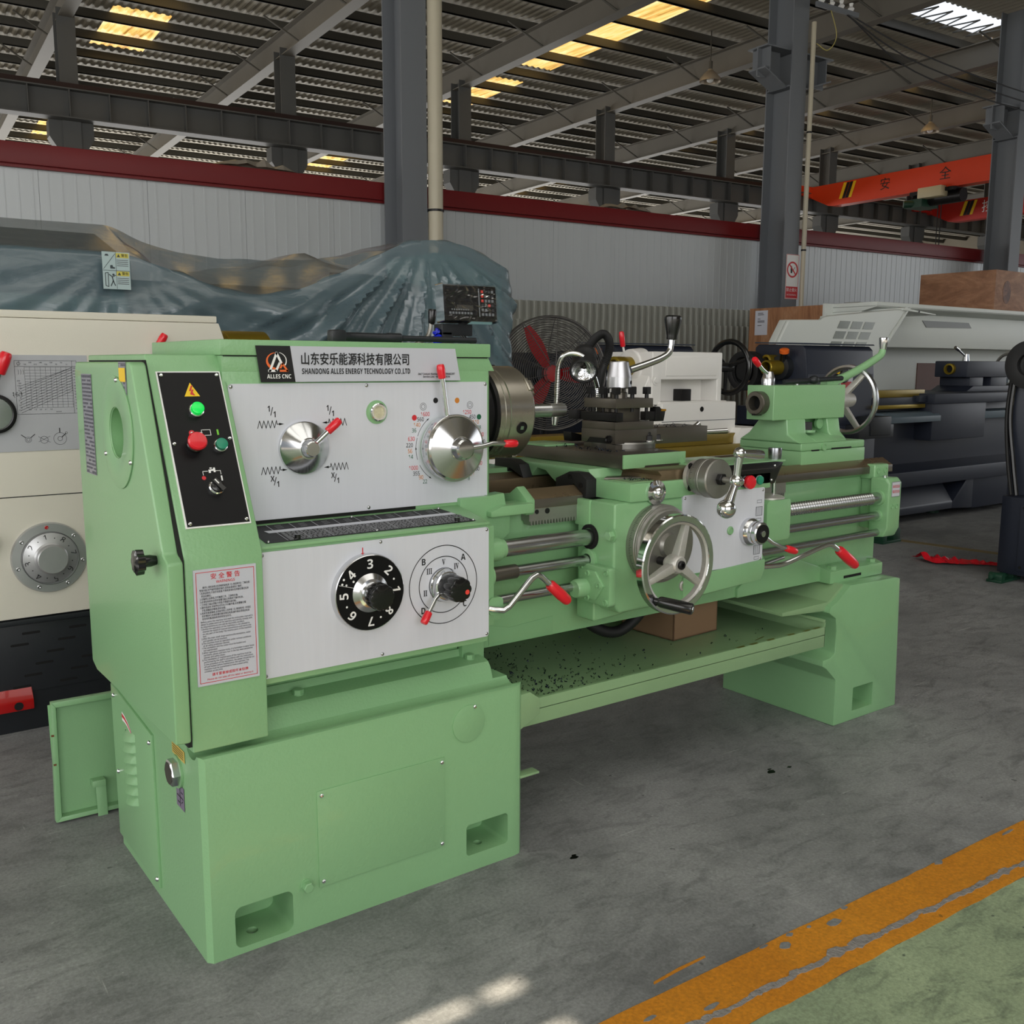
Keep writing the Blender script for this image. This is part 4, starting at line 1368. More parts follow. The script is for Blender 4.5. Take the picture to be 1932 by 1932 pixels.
bar = thing('workpiece', 'turned steel bar clamped in the chuck of the green lathe', 'bar', (1.1, .35, 1.08))
b.build('bar_stock', STEEL, bar)
MB().lathe([(0, .0197), (.05, .0197), (.053, .0185), (.053, 0)], (1.157, *AX), (1, 0, 0), 40).build('turned_end', mat('freshly_turned_steel', (222, 222, 224), .3, metal=1), bar)

# --- bed
BE = 2.578
bd = MB()
bd.box(.79, 2.55, .188, .226, .49, .862).box(.79, 2.55, .485, .525, .49, .862)
bd.prism([(.188, .84), (.188, .862), (.165, .862)], 'x', .95, 2.55)
for x in (1.0, 1.3, 1.6, 1.9, 2.2, 2.5):
    bd.box(x, x + .03, .226, .485, .56, .82)
bd.box(.722, .80, .16, .53, .44, .862)                                     # end under the headstock
bd.box(.722, .94, .20, .53, .80, .842).box(.80, 1.14, .50, .64, .78, .925)
bd.prism([(.722, .56), (.722, .90), (.80, .90), (.856, .905), (.862, .875), (.875, .862), (.875, .80), (.80, .74)], 'y', .150, .19)
bd.prism([(.80, .848), (.80, .862), (.835, .874), (.935, .875), (.937, .848)], 'y', .128, .20)
bd.prism([(.145, .85), (.145, .880), (.192, .912), (.226, .89), (.265, .885), (.265, .84), (.15, .84)], 'x', .925, .952)
bd.prism([(.80, .50), (.80, .56), (.90, .535), (1.05, .545), (1.05, .49)], 'y', .186, .20)
# feet at both ends
bd.prism([(.135, .487), (.135, .53), (.185, .545), (.525, .545), (.575, .53), (.575, .487)], 'x', 2.225, 2.53)
bd.prism([(1.80, .49), (1.80, .52), (1.93, .60), (1.98, .605), (2.05, .60), (2.23, .54), (2.23, .49)], 'y', .178, .2)
bed = bd.build('bed', GREEN_CAST, LATHE, bevel=.004)
MB().box(.722, .762, .06, .16, .59, .842).build('bed_bracket', GREEN_CAST, bed, bevel=.006)
MB().box(.735, .785, .065, .11, .60, .625).prism([(.722, .45), (.722, .60), (.79, .60), (.79, .47)], 'y', .145, .19).build('bed_skirt', GREEN_CAST, bed, bevel=.004)
MB().prism([(.152, .881), (.192, .903), (.226, .886), (.268, .884), (.268, .853), (.226, .85), (.165, .862)], 'x', .951, BE).prism([(.15, .855), (.15, .880), (.17, .880), (.18, .855)], 'x', .951, BE, 1).build('front_way', [IRON_BROWN, IRON], bed, bevel=.001)
MB().prism([(.425, .855), (.425, .900), (.455, .902), (.49, .912), (.515, .902), (.555, .900), (.555, .858)], 'x', .845, BE).build('rear_way', IRON_BROWN, bed, bevel=.001)
for (x0, x1) in ((.938, 1.40), (1.80, 1.985)):
    rk = MB().box(x0, x1, .152, .186, .822, .858)
    x = x0 + .004
    while x < x1 - .008:
        rk.prism([(x, .822), (x + .0078, .822), (x + .0058, .811), (x + .002, .811)], 'y', .152, .182)
        x += .0100
    rk.build('rack', STEEL_DULL, bed, smooth=0)
    for k in range(2):
        MB().cyl((x0 + .025 + .035 * k, .1525, .846), (x0 + .025 + .035 * k, .1505, .846), .006 + .0015 * k).build('rack_screw', BLACKOX, bed)
for (x, y) in ((2.262, .158), (2.49, .158)):
    hexbolt(bed, (x, y, .530), (0, 0, 1), .017, .014, GREEN_CAST, 1.15)

# --- feed shafts
b = MB()
b.cyl((.735, .10, .772), (.80, .10, .772), .030, n=32, m=1).cyl((.80, .10, .772), (.815, .10, .772), .024, n=32, m=1)
b.cyl((.80, .10, .772), (.935, .10, .772), .0225, n=36).cyl((.935, .10, .772), (1.82, .10, .774), .0218, n=36)
lead = b.build('lead_screw', [STEEL, GREEN_CAST], LATHE)
# threaded length: rings of the coarse thread
th = MB()
n = 32
vs, fs = [], []
P_, L0, L1 = .0125, 1.74, 2.375
steps = int((L1 - L0) / P_ * 4)
for i in range(steps + 1):
    x = L0 + (L1 - L0) * i / steps
    r = (.0215, .0215, .0172, .0172)[i % 4]
    for k in range(n):
        a = 2 * PI * k / n
        # helical offset
        xx = x + P_ * k / n
        vs.append((xx, .10 + r * math.cos(a), .776 + r * math.sin(a)))
for i in range(steps):
    for k in range(n):
        l = (k + 1) % n
        if l == 0:
            j = min(i + 4, steps)
            j2 = min(i + 5, steps)
            fs.append((i * n + k, j * n + l, j2 * n + l, (i + 1) * n + k))
        else:
            fs.append((i * n + k, i * n + l, (i + 1) * n + l, (i + 1) * n + k))
th.add(vs, fs).cyl((L1, .10, .776), (2.50, .10, .777), .0205, n=32)
th.build('thread', STEEL, lead, smooth=60)
b = MB()
b.cyl((.735, .10, .708), (.775, .10, .708), .028, n=28, m=1).cyl((.76, .10, .708), (.855, .10, .709), .0185, n=28, m=2).cyl((.80, .10, .709), (2.49, .10, .7145), .0145, n=28)
b.build('feed_rod', [STEEL, GREEN_CAST, IRON], LATHE)
cr_ = MB().cyl((.755, .10, .640), (2.50, .10, .655), .0128, n=24).cyl((2.44, .10, .655), (2.50, .10, .655), .019, n=24, m=1)
ctrl = cr_.build('control_rod', [STEEL, BLACKOX], LATHE)
MB().prism(rrect(.742, .785, .618, .662, .012), 'y', .055, .118).build('rod_bracket', GREEN_CAST, ctrl)
grip_lever(LATHE, [(.742, .056, .6365), (.752, .050, .634), (.775, .040, .631), (.79, .038, .638), (.858, .034, .702), (.872, .034, .7085), (.885, .033, .705), (.93, .030, .664)], .0082, ((.912, .0315, .680), (.972, .027, .627)), .0145, 'clutch_lever')

# --- end bracket of the shafts
b = MB()
b.prism([(.06, .83), (.06, .672), (.075, .64), (.12, .635), (.135, .66), (.135, .845), (.075, .847)], 'x', 2.425, 2.50)
b.prism([(.13, .888), (.13, .835), (.19, .835), (.19, .888)], 'x', 2.44, 2.525).prism([(.13, .845), (.13, .66), (.19, .66), (.19, .845)], 'x', 2.45, 2.50)
eb = b.build('shaft_end_bracket', GREEN_CAST, LATHE, bevel=.008, seg=3)
for (c, r, q) in (((2.43, .10, .777), .027, .0), ((2.43, .10, .7145), .020, .0)):
    MB().cyl((2.415, c[1], c[2]), (2.435, c[1], c[2]), r).build('bearing_boss', GREEN_CAST, eb)
M = front(2.4625, .0595, .808)
b = MB(M).box(-.024, .024, -.026, .026, 0, .001)
b.M = M @ Matrix.Translation((0, 0, .0014))
b.line([(-.0235, -.0255), (.0235, -.0255), (.0235, .0255), (-.0235, .0255), (-.0235, -.0255)], .0015, 1)
b.build('oil_label', [STICKER, GREYINK], eb, smooth=0)
text('red_lettering', eb, REDINK, [('每班加油', M @ Matrix.Translation((0, .009, .0018)), .0125, 'CENTER', .82), ('每班加油', M @ Matrix.Translation((0, -.009, .0018)), .0125, 'CENTER', .82)], .02)
for (x, z) in ((2.448, .748), (2.474, .748)):
    MB().lathe([(0, .009), (.002, .009), (.002, .006), (-.001, .0055), (-.001, 0)], (x, .0598, z), (0, -1, 0), 20).build('cap_screw', GREEN_CAST, eb)
MB().lathe([(0, .008), (.006, .008), (.006, .0)], (2.455, .1, .847), (0, 0, 1), 16).build('oil_cup', CHROME, eb)
for (x) in (2.462, 2.505):
    MB().lathe([(0, .011), (.002, .011), (.002, .007), (-.001, .0065), (-.001, 0)], (x, .1298, .866), (0, -1, 0), 20).build('cap_screw', GREEN_CAST, eb)

# --- right pedestal
b = MB()
b.prism([(2.205, 0), (2.575, 0), (2.556, .478), (2.53, .484), (2.26, .490), (2.19, .440), (2.158, .428), (2.150, .408), (2.165, .398), (2.188, .384), (2.194, .345), (2.194, .262), (2.17, .250), (2.13, .246), (2.128, .226), (2.15, .214), (2.205, .165)], 'y', .078, .578)
ped = b.build('right_pedestal', GREEN_CAST, LATHE, bevel=.005, seg=2)
cut(ped, MB().prism(rrect(2.308, 2.425, .034, .118, .004), 'y', .05, .17))
cut(ped, MB().box(2.32, 2.445, .10, .16, .4905, .512))
MB().prism([(1.93, .425), (1.93, .438), (2.17, .440), (2.25, .492), (2.25, .47), (2.165, .41)], 'y', .10, .575).build('chip_chute', GREEN_OIL, ped, bevel=.003)
MB().box(2.30, 2.40, .1335, .137, .499, .508).build('foot_slot', HOLE, ped, smooth=0)

# --- chip tray with its swarf
b = MB()
TX0, TX1, TY0, TY1 = .80, 2.085, .045, .60
b.prism([(TY0, .312), (TY0, .380), (TY0 + .013, .380), (TY0 + .013, .376), (TY0 + .004, .376), (TY0 + .004, .312)], 'x', TX0, TX1)
b.box(TX0, TX1, TY1 - .004, TY1, .312, .62).box(TX1 - .004, TX1, TY0, TY1, .312, .400).box(TX1 - .012, TX1, TY0, TY1, .396, .404)
b.box(TX0, TX1, TY0, TY1, .350, .354)
b.prism([(.80, .312), (.80, .41), (.845, .412), (.875, .39), (.875, .35)], 'y', .02, .046)
b.box(.80, .86, -.0, .03, .20, .206)
b.build('chip_tray', GREEN_OIL, LATHE, bevel=.0012)
tray = bpy.data.objects['chip_tray']
def curls(name, parent, pts, m, rnd, s0=.004, s1=.009):
    b = MB()
    for (x, y, z) in pts:
        r = rnd.uniform(s0, s1) * .5
        a0 = rnd.uniform(0, 6.28)
        ax = Vector((rnd.uniform(-1, 1), rnd.uniform(-1, 1), rnd.uniform(-.3, 1))).normalized()
        u, w, _ = axes(ax)
        n = 5
        tot = rnd.uniform(2.2, 5)
        c = Vector((x, y, z + r * .7))
        vs = []
        for i in range(n + 1):
            e = u * math.cos(a0 + tot * i / n) + w * math.sin(a0 + tot * i / n)
            for h in (-.35, .35):
                vs.append(c + e * r + ax * r * h)
        b.add(vs, [(2 * i, 2 * i + 1, 2 * i + 3, 2 * i + 2) for i in range(n)])
    return b.build(name, m, parent, smooth=60)
SWARF = mat('blued_steel_swarf', (30, 38, 52), .25, metal=.8, var=.7, vscale=80)
rnd = random.Random(11)
pts = []
while len(pts) < 620:
    x = .84 + abs(rnd.gauss(0, .22))
    y = .06 + .48 * rnd.random() ** 1.3
    if x < 1.9 and rnd.random() < (1.25 - y * 1.6) and y < .57:
        pts.append((x, y, .354))
for _ in range(60):
    pts.append((rnd.uniform(.9, 2.0), rnd.uniform(.07, .56), .354))
sw = curls('tray_swarf', None, pts, SWARF, rnd)
sw['kind'] = 'stuff'
tag(sw, 'dark steel swarf scattered over the green chip tray', 'swarf')
b = MB()
for (x, y, L, w, a) in ((1.30, .10, .10, .018, -.55), (1.84, .13, .06, .006, .2)):
    c, s_ = math.cos(a), math.sin(a)
    b.add([(x, y, .3546), (x + L * c, y + L * s_, .3546), (x + L * c - w * s_, y + L * s_ + w * c, .3546), (x - w * s_ * .6, y + w * c * .6, .3546)], [(0, 1, 2, 3)])
for x in (1.66, 1.72, 1.80, 1.90, 1.98, 2.03):
    b.add([(x, .0445, .3805), (x + .03, .0445, .3805), (x + .035, .056, .3805), (x - .002, .056, .3805)], [(0, 1, 2, 3)])
b.build('oil_stain', mat('old_oil_stain', (96, 98, 34), .3), tray, smooth=0)

# cardboard box standing in the tray
t = thing('cardboard_box', 'brown cardboard box standing in the chip tray under the lathe', 'box', (1.75, .40, .354), 0)
BB = Matrix.Translation((1.615, .275, .356)) @ Matrix.Rotation(math.radians(3), 4, 'Z')
b = MB(BB)
b.box(0, .215, 0, .004, 0, .15).box(0, .215, .226, .23, 0, .15).box(0, .004, 0, .23, 0, .15).box(.211, .215, 0, .23, 0, .15).box(0, .215, 0, .23, 0, .004)
b.build('carton', CARD, t, smooth=0)
MB(BB).hexa([(.215, 0, .146), (.215, .23, .146), (.365, .24, .175), (.365, .0, .175)], [(.215, 0, .150), (.215, .23, .150), (.365, .24, .179), (.365, .0, .179)]).build('carton_flap', CARD_IN, t, smooth=0)
MB(BB).hexa([(0, .0, .146), (.0, .23, .146), (-.10, .23, .20), (-.10, 0, .20)], [(0, .0, .15), (.0, .23, .15), (-.10, .23, .204), (-.10, 0, .204)]).build('carton_flap', CARD_IN, t, smooth=0)
# black hose hanging under the carriage
hz = MB().tube(bez([(1.24, .36, .62), (1.245, .33, .53), (1.29, .30, .455), (1.37, .28, .425), (1.45, .27, .465), (1.50, .27, .54), (1.52, .27, .62)], 22), .0165, 14, radii=[.0165 + .0012 * (k % 2) for k in range(133)])
hz.build('cable_hose', BLACK_RUB, LATHE, smooth=60)

# --- carriage: saddle, cross slide
CX0 = 1.155
sd_ = MB()
sd_.prism([(0.0, .872), (.145, .872), (.150, .885), (.19, .906), (.24, .890), (.275, .888), (.30, .890), (.33, .905), (.36, .925), (.40, .930), (.43, .903), (.455, .904), (.49, .914), (.515, .905), (.557, .902), (.56, .86), (.62, .86), (.62, .925), (.56, .946), (.17, .946), (.155, .921), (.0, .921)], 'x', CX0, 1.52)
sd_.prism([(0.0, .872), (.145, .872), (.150, .885), (.19, .906), (.24, .890), (.26, .888), (.26, .946), (.17, .946), (.155, .921), (.0, .921)], 'x', 1.5, 1.72)
saddle = sd_.build('saddle', GREEN_CAST, LATHE, bevel=.004)
MB().box(CX0 + .02, CX0 + .22, .018, .10, .921, .9225).build('oil_film', GREEN_OIL, saddle, smooth=0)
MB().prism([(CX0 + .01, .115), (CX0 + .115, .075), (CX0 + .125, .115), (CX0 + .05, .15)], 'z', .921, .926).build('way_pad', IRON, saddle, bevel=.001)
# wipers at the left ends of the ways
for (y0, y1, f) in ((.135, .268, 1), (.42, .565, 0)):
    MB().prism([(y0, .862), (y0, .922), (y0 + .03, .938), (y0 + .075, .938), (y1, .915), (y1, .888), (y0 + .09, .890), (y0 + .055, .906), (y0 + .020, .884), (y0 + .014, .862)] if f else
               [(y0, .90), (y0 + .02, .938), (y0 + .06, .95), (y1, .95), (y1, .87), (y1 - .03, .87), (y0 + .07, .925)], 'x', CX0 - .036, CX0).build('way_wiper', BLACK_RUB, saddle, bevel=.002)
for (y, z) in ((.158, .905), (.205, .925)):
    MB().lathe([(0, .0075), (.002, .0075), (.002, .005), (.0005, 0)], (CX0 - .036, y, z), (-1, 0, 0), 18).build('wiper_screw', BLACKOX, saddle)
# cross-slide way in front, slide body
MB().prism([(1.262, .921), (1.440, .921), (1.428, .935), (1.440, .948), (1.262, .948), (1.276, .935)], 'y', .008, .58).build('cross_way', IRON_BROWN, saddle, bevel=.001)
cs = MB().box(1.222, 1.462, .105, .60, .9475, .985).build('cross_slide', IRON, LATHE, bevel=.0012)
MB().prism([(1.2215, .9475), (1.30, .9475), (1.304, .953), (1.4625, .953), (1.4625, .986), (1.2215, .986)], 'y', .1005, .1055).build('slide_front_plate', GREEN, cs, bevel=.001)
MB().lathe([(0, .0085), (.0018, .0085), (.0018, .006), (.0008, 0)], (1.447, .1005, .958), (0, -1, 0), 18).build('cap_screw', GREEN_CAST, cs)
MB().box(1.2225, 1.34, .45, .60, .985, .990).build('rear_plate', GREEN, cs, bevel=.002)
# --- compound rest
b = MB()
b.cyl((1.43, .335, .985), (1.43, .335, 1.003), .098, n=64)
b.lathe([(0, .098), (.013, .098), (.018, .092), (.018, 0)], (1.43, .335, .985), (0, 0, 1), 64)
sw_ = b.build('swivel_base', STEEL_DULL, LATHE)
for (x, y) in ((1.47, .262), (1.52, .277)):
    MB().cyl((x, y, 1.003), (x, y, 1.006), .019, n=24).lathe([(.003, .0125), (.017, .0125), (.019, .010)], (x, y, 1.003), (0, 0, 1), 6, 1).lathe([(.017, .007), (.026, .007), (.028, .004)], (x, y, 1.003), (0, 0, 1), 16, 1).build('clamp_nut', [CHROME, BLACKOX], sw_)
b = MB()
b.prism([(.262, .968), (.262, .998), (.276, .998), (.262, 1.018), (.405, 1.018), (.391, .998), (.405, .998), (.405, .968)], 'x', 1.338, 1.50)
cb_ = b.build('compound_base', IRON, LATHE, bevel=.001)
b = MB()
b.box(1.332, 1.50, .258, .41, 1.0, 1.041)
b.box(1.49, 1.735, .270, .40, .993, 1.041)
comp = b.build('compound_slide', IRON, LATHE, bevel=.0012)
MB().prism([(.285, 1.0), (.385, 1.0), (.37, 1.016), (.30, 1.016)], 'x', 1.3312, 1.3325).build('dovetail_joint', GREEN_DARKSEAM, comp, smooth=0)
MB().lathe([(0, .012), (.007, .012), (.008, .009), (.004, .007), (.004, 0)], (1.332, .283, 1.013), (-1, 0, 0), 24).build('gib_screw', BLACKOX, comp)
b = MB().cyl((1.735, .335, 1.018), (1.765, .335, 1.018), .011).ball((1.775, .335, 1.018), .015).tube([(1.775, .335, 1.035), (1.775, .335, 1.000)], .008)
b.cyl((1.78, .325, 1.016), (1.86, .30, 1.018), .0075, .009).cyl((1.755, .345, 1.03), (1.775, .345, 1.042), .009)
b.build('compound_handle', CHROME, comp)
curls('slide_swarf', comp, [(random.Random(k).uniform(1.50, 1.72), random.Random(k + 99).uniform(.28, .39), 1.041) for k in range(70)], SWARF, rnd, .003, .006)
# --- tool post
TPX0, TPX1, TPY0, TPY1 = 1.336, 1.486, .262, .404
b = MB().box(TPX0 - .004, TPX1 + .002, TPY0 - .003, TPY1 + .004, 1.041, 1.064)
b.box(TPX0 + .028, TPX1 - .028, TPY0 + .026, TPY1 - .026, 1.064, 1.104)
b.box(TPX0, TPX1, TPY0, TPY1, 1.104, 1.132)
tp = b.build('tool_post', IRON, LATHE, bevel=.0012)
k = 0
for (x, y) in ((.012, .012), (.075, .012), (.136, .014), (.012, .07), (.012, .128), (.135, .075), (.135, .128), (.075, .128)):
    c = Vector((TPX0 + x, TPY0 + y, 1.132))
    MB().lathe([(0, .0062), (.012, .0062)], c, (0, 0, 1), 16).lathe([(.012, .0125), (.032, .0125), (.033, .0115), (.033, 0)], c, (0, 0, 1), 4, a0=PI / 4 + .08 * k).cyl(c, c - Vector((0, 0, .040)), .0055, .0050, 16).build('tool_clamp_screw', BLACKOX, tp)
    k += 1
c = Vector((1.411, .333, 1.132))
MB().lathe([(0, .026), (.016, .026), (.018, .022), (.028, .022)], c, (0, 0, 1), 32).build('post_nut', IRON, tp)
MB().lathe([(.028, .0365), (.031, .038), (.062, .038), (.066, .037), (.106, .0285), (.109, .026), (.109, 0)], c, (0, 0, 1), 56).build('clamp_cone', mat('turned_aluminium', (206, 206, 210), .36, metal=1, var=.06, vscale=30), tp, smooth=14)
MB().lathe([(0, .006), (.001, .006), (.001, 0)], c + Vector((.018, -.033, .046)), (.48, -.88, 0), 18).build('cone_hole', HOLE, tp)
pth = bez([(1.44, .318, 1.215), (1.50, .310, 1.232), (1.555, .303, 1.250), (1.585, .30, 1.268), (1.592, .299, 1.29), (1.594, .299, 1.315)], 8)
lv = MB().tube(pth, .0098, 18, radii=[.0115 - .003 * i / len(pth) for i in range(len(pth))]).build('post_lever', CHROME, tp)
grp = MB().lathe([(0, .0155), (.004, .0165), (.012, .0165), (.022, .0185), (.060, .0265), (.068, .0262), (.073, .022), (.074, .012)], (1.594, .299, 1.306), (.06, 0, 1), 28).build('lever_grip', BLACK, tp)
# tools held in the post
t = thing('turning_tool', 'black square-shank turning tool held in the left side of the tool post', 'cutting tool', (1.35, .34, 1.07))
MB().box(TPX0 + .0, TPX0 + .026, TPY0 - .004, TPY1 + .03, 1.066, 1.091).build('tool_shank', BLACKOX, t, bevel=.0012)
MB().prism([(TPX0 - .004, TPY1 + .02), (TPX0 + .026, TPY1 + .02), (TPX0 + .02, TPY1 + .065), (TPX0 - .012, TPY1 + .06)], 'z', 1.066, 1.094).build('tool_head', BLACKOX, t, bevel=.0015)
t = thing('boring_tool', 'short black tool with a gold insert at the right end of the tool post', 'cutting tool', (1.49, .29, 1.07))
MB().box(TPX1 - .028, TPX1 + .022, TPY0 + .002, TPY0 + .026, 1.066, 1.092).build('tool_shank', BLACKOX, t, bevel=.0012)
MB().prism([(TPX1 + .010, 1.062), (TPX1 + .046, 1.062), (TPX1 + .054, 1.096), (TPX1 + .034, 1.100), (TPX1 + .028, 1.106), (TPX1 + .012, 1.106)], 'y', TPY0 + .0, TPY0 + .026).build('tool_head', BLACKOX, t, bevel=.0015)
MB().box(TPX1 + .034, TPX1 + .054, TPY0 - .002, TPY0 + .018, 1.092, 1.098).build('insert', mat('gold_insert', (206, 150, 50), .3, metal=.7), t, bevel=.001)
curls('cross_slide_swarf', cs, [(1.25 + .075 * random.Random(k + 7).random(), .18 + .32 * random.Random(k + 50).random(), .985) for k in range(46)], SWARF, rnd, .004, .009)
curls('saddle_swarf', saddle, [(CX0 + .05 + abs(random.Random(k + 3).gauss(0.03, .05)), .03 + .06 * random.Random(k + 150).random(), .9225) for k in range(70)], SWARF, rnd, .003, .007)
curls('bed_swarf', bed, [(.86 + .2 * random.Random(k + 31).random(), .22 + .19 * random.Random(k + 250).random(), .843) for k in range(60)], SWARF, rnd, .005, .01)
# chip brush lying behind the slide
t = thing('insert_holder', 'black insert holder with a gold tip lying behind the compound slide', 'cutting tool', (1.36, .50, .99))
MB().hexa([(1.37, .50, .992), (1.44, .49, .992), (1.44, .53, .992), (1.37, .54, .992)], [(1.365, .50, 1.022), (1.43, .49, 1.006), (1.43, .53, 1.006), (1.365, .54, 1.022)]).build('holder_body', BLACKOX, t, bevel=.002)
MB().cyl((1.415, .489, 1.005), (1.418, .484, 1.009), .010).build('gold_insert', mat('gold_nitride', (222, 160, 40), .25, metal=.8), t)
# --- front block: oil dome, cross-feed dial and ball handle
MB().lathe([(0, .033), (.006, .033), (.009, .024), (.011, .019)], (1.246, .0, .893), DN, 40).ball((1.246, -.006, .893), .0185, n=28).build('oil_pump_dome', CHROME, saddle)
for (dx, dz) in ((-.021, .011), (.021, -.011)):
    pass
DX, DZ = 1.392, .928
b = MB()
b.lathe([(0, .044), (.012, .044)], (DX, .0, DZ), DN, 56, 2)
b.lathe([(.012, .030), (.026, .034)], (DX, .0, DZ), DN, 40, 2)
b.lathe([(.026, .050), (.044, .050), (.046, .051), (.052, .051), (.053, .0495), (.056, .0495), (.057, .0535), (.060, .0535), (.061, .0525), (.088, .0535), (.092, .051), (.0925, 0)], (DX, .0, DZ), DN, 80, 0)
b.lathe([(.092, .0155), (.098, .0165), (.106, .0165), (.108, .014)], (DX, .0, DZ), DN, 6, 1)
b.cyl((DX, -.10, DZ), (DX, -.150, DZ), .0085)
b.build('cross_feed_dial', [STEEL_DULL, BLACKOX, CASTALU], LATHE, smooth=16)
cfd = bpy.data.objects['cross_feed_dial']
gm = MB()
for i in range(100):
    a = 2 * PI * i / 100
    e = Vector((math.cos(a), 0, math.sin(a)))
    L = .009 if i % 5 == 0 else .005
    tt = Vector((-math.sin(a), 0, math.cos(a))) * .0004
    p = Vector((DX, 0, DZ)) + e * .0503
    gm.add([p + Vector((0, -.028, 0)) - tt, p + Vector((0, -.028, 0)) + tt, p + Vector((0, -.028 - L, 0)) + tt, p + Vector((0, -.028 - L, 0)) - tt], [(0, 1, 2, 3)])
gm.build('graduations', BLACKINK, cfd, smooth=0)
for (dx, dz) in ((-.028, .030), (-.028, -.030)):
    hexbolt(cfd, (DX + dx, -.012, DZ + dz), DN, .0075, .007, BLACKOX, 1.15)
PV = Vector((DX, -.150, DZ))
up = Vector((.004, -.005, .074))
dn = Vector((-.032, 0, -.066))
b = MB().ball(PV, .0185, n=26).lathe([(.014, .0085), (.021, .0085), (.022, .006), (.022, 0)], PV, DN, 20)
b.lathe([(.0, .010), (.03, .0095), (.06, .0115), (.075, .012)], PV, up, 24)
b.ball(PV + up, .0165, n=24)
b.lathe([(.0, .011), (.03, .0115), (.055, .014), (.065, .0145)], PV, dn, 24)
b.ball(PV + dn * 1.08, .0255, n=32)
bh = b.build('ball_handle', CHROME, LATHE)
HP = PV + up
MB().lathe([(.008, .009), (.02, .0105), (.070, .0135), (.086, .0125), (.091, .008), (.092, 0)], HP, (1, -.02, -.10), 28).build('handle_grip', CHROME, bh)

# --- apron
ap = MB()
ap.prism([(1.105, .61), (1.105, .872), (1.70, .872), (1.70, .625), (1.665, .592), (1.36, .576), (1.13, .576)], 'y', .004, .155)
ap.prism([(1.105, .54), (1.105, .62), (1.70, .62), (1.68, .60), (1.20, .545)], 'y', .08, .155)
apron = ap.build('apron', GREEN_CAST, LATHE, bevel=.010, seg=3)
MB().prism([(1.36, .59), (1.36, .583), (1.69, .598), (1.705, .63), (1.705, .66), (1.36, .645)], 'y', -.004, .03).build('apron_lip', GREEN_CAST, apron, bevel=.004)
MB().prism(rrect(1.352, 1.694, .652, .876, .006), 'y', .0, .006).build('apron_plate', ALU, LATHE, smooth=30)
apl = bpy.data.objects['apron_plate']
for (x, z) in ((1.36, .868), (1.686, .868), (1.686, .662), (1.362, .662)):
    MB().ball((x, .0, z), .0042, sc=(1, .6, 1), n=12).build('rivet', STEEL, apl)
b = MB()
for (x, z, dn_) in ((1.672, .805, 1), (1.668, .690, -1)):
    M = front(x, -.0004, z)
    for (u0, v0, u1, v1) in ((-.010, .026, .010, .034), (-.010, -.028, .010, -.020)):
        b.line([(u0, v0), (u1, v0), (u1, v1), (u0, v1), (u0, v0)], .0012, 0, M)
    for q in range(6):
        b.line([(-.012 + .0048 * q, -.012), (-.012 + .0048 * q, .014)], .0012, 0, M)
    b.line([(-.014, -.012), (.014, -.012), (.014, .014), (-.014, .014), (-.014, -.012)], .0012, 0, M)
b.build('half_nut_symbols', GREYINK, apl, smooth=0)
MB().box(1.49, 1.72, .148, .162, .866, .95).build('apron_back_web', GREEN_CAST, apron, bevel=.004)
MB().box(1.10, 1.17, .10, .16, .80, .872).build('apron_side_web', GREEN_CAST, apron, bevel=.004)
# dial drum behind the wheel
WX, WZ = 1.250, .757
b = MB()
b.lathe([(0, .104), (.012, .106), (.030, .106), (.032, .1045), (.036, .1045), (.037, .102), (.040, .1015), (.043, .0955), (.052, .0955), (.054, .092), (.054, .034), (.056, .034), (.066, .030), (.066, 0)], (WX, .004, WZ), DN, 96)
drum = b.build('carriage_dial', STEEL_DULL, LATHE, smooth=14)
gm = MB()
for i in range(150):
    a = 2 * PI * i / 150
    e = Vector((math.cos(a), 0, math.sin(a)))
    L = .011 if i % 5 == 0 else .006
    tt = Vector((-math.sin(a), 0, math.cos(a))) * .0005
    p = Vector((WX, 0, WZ)) + e * .1063
    gm.add([p + Vector((0, -.009, 0)) - tt, p + Vector((0, -.009, 0)) + tt, p + Vector((0, -.009 - L, 0)) + tt, p + Vector((0, -.009 - L, 0)) - tt], [(0, 1, 2, 3)])
gm.build('graduations', BLACKINK, drum, smooth=0)
for a in (20, 140, 260):
    t_ = math.radians(a)
    MB().lathe([(0, .008), (.001, .008), (.001, .0)], (WX + .058 * math.cos(t_), -.0505, WZ + .058 * math.sin(t_)), DN, 18).build('drum_bolt', BLACKOX, drum)
# hand wheel
WC = Vector((1.209, -.118, .722))
w = MB()
w.ring(WC, DN, .125, [(0.0055, -.010), (.0055, .010), (.002, .0125), (-.012, .0115), (-.016, .004), (-.016, -.006), (-.010, -.0115), (.002, -.0125)], 96, 0)
hw = w.build('carriage_handwheel', [CHROME, CASTALU], LATHE, smooth=25)
MB().ring(WC, DN, .1105, [(.0, -.0105), (.0, .0108), (-.006, .008), (-.0065, -.006)], 96).build('rim_inner', CASTALU, hw)
for a in (72, 200, 325):
    t_ = math.radians(a)
    e = Vector((math.cos(t_), 0, math.sin(t_)))
    q = Vector((-math.sin(t_), 0, math.cos(t_)))
    MB().hexa([WC + e * .02 + q * .013 + Vector((0, .012, 0)), WC + e * .02 - q * .013 + Vector((0, .012, 0)), WC + e * .111 - q * .009 + Vector((0, .007, 0)), WC + e * .111 + q * .009 + Vector((0, .007, 0))],
              [WC + e * .02 + q * .012 + Vector((0, -.014, 0)), WC + e * .02 - q * .012 + Vector((0, -.014, 0)), WC + e * .111 - q * .008 + Vector((0, -.007, 0)), WC + e * .111 + q * .008 + Vector((0, -.007, 0))]).build('spoke', CASTALU, hw, bevel=.003)
MB().lathe([(-.030, .016), (-.018, .024), (.004, .026), (.016, .0215), (.018, .019), (.018, 0)], WC, DN, 36).build('hub', CASTALU, hw)
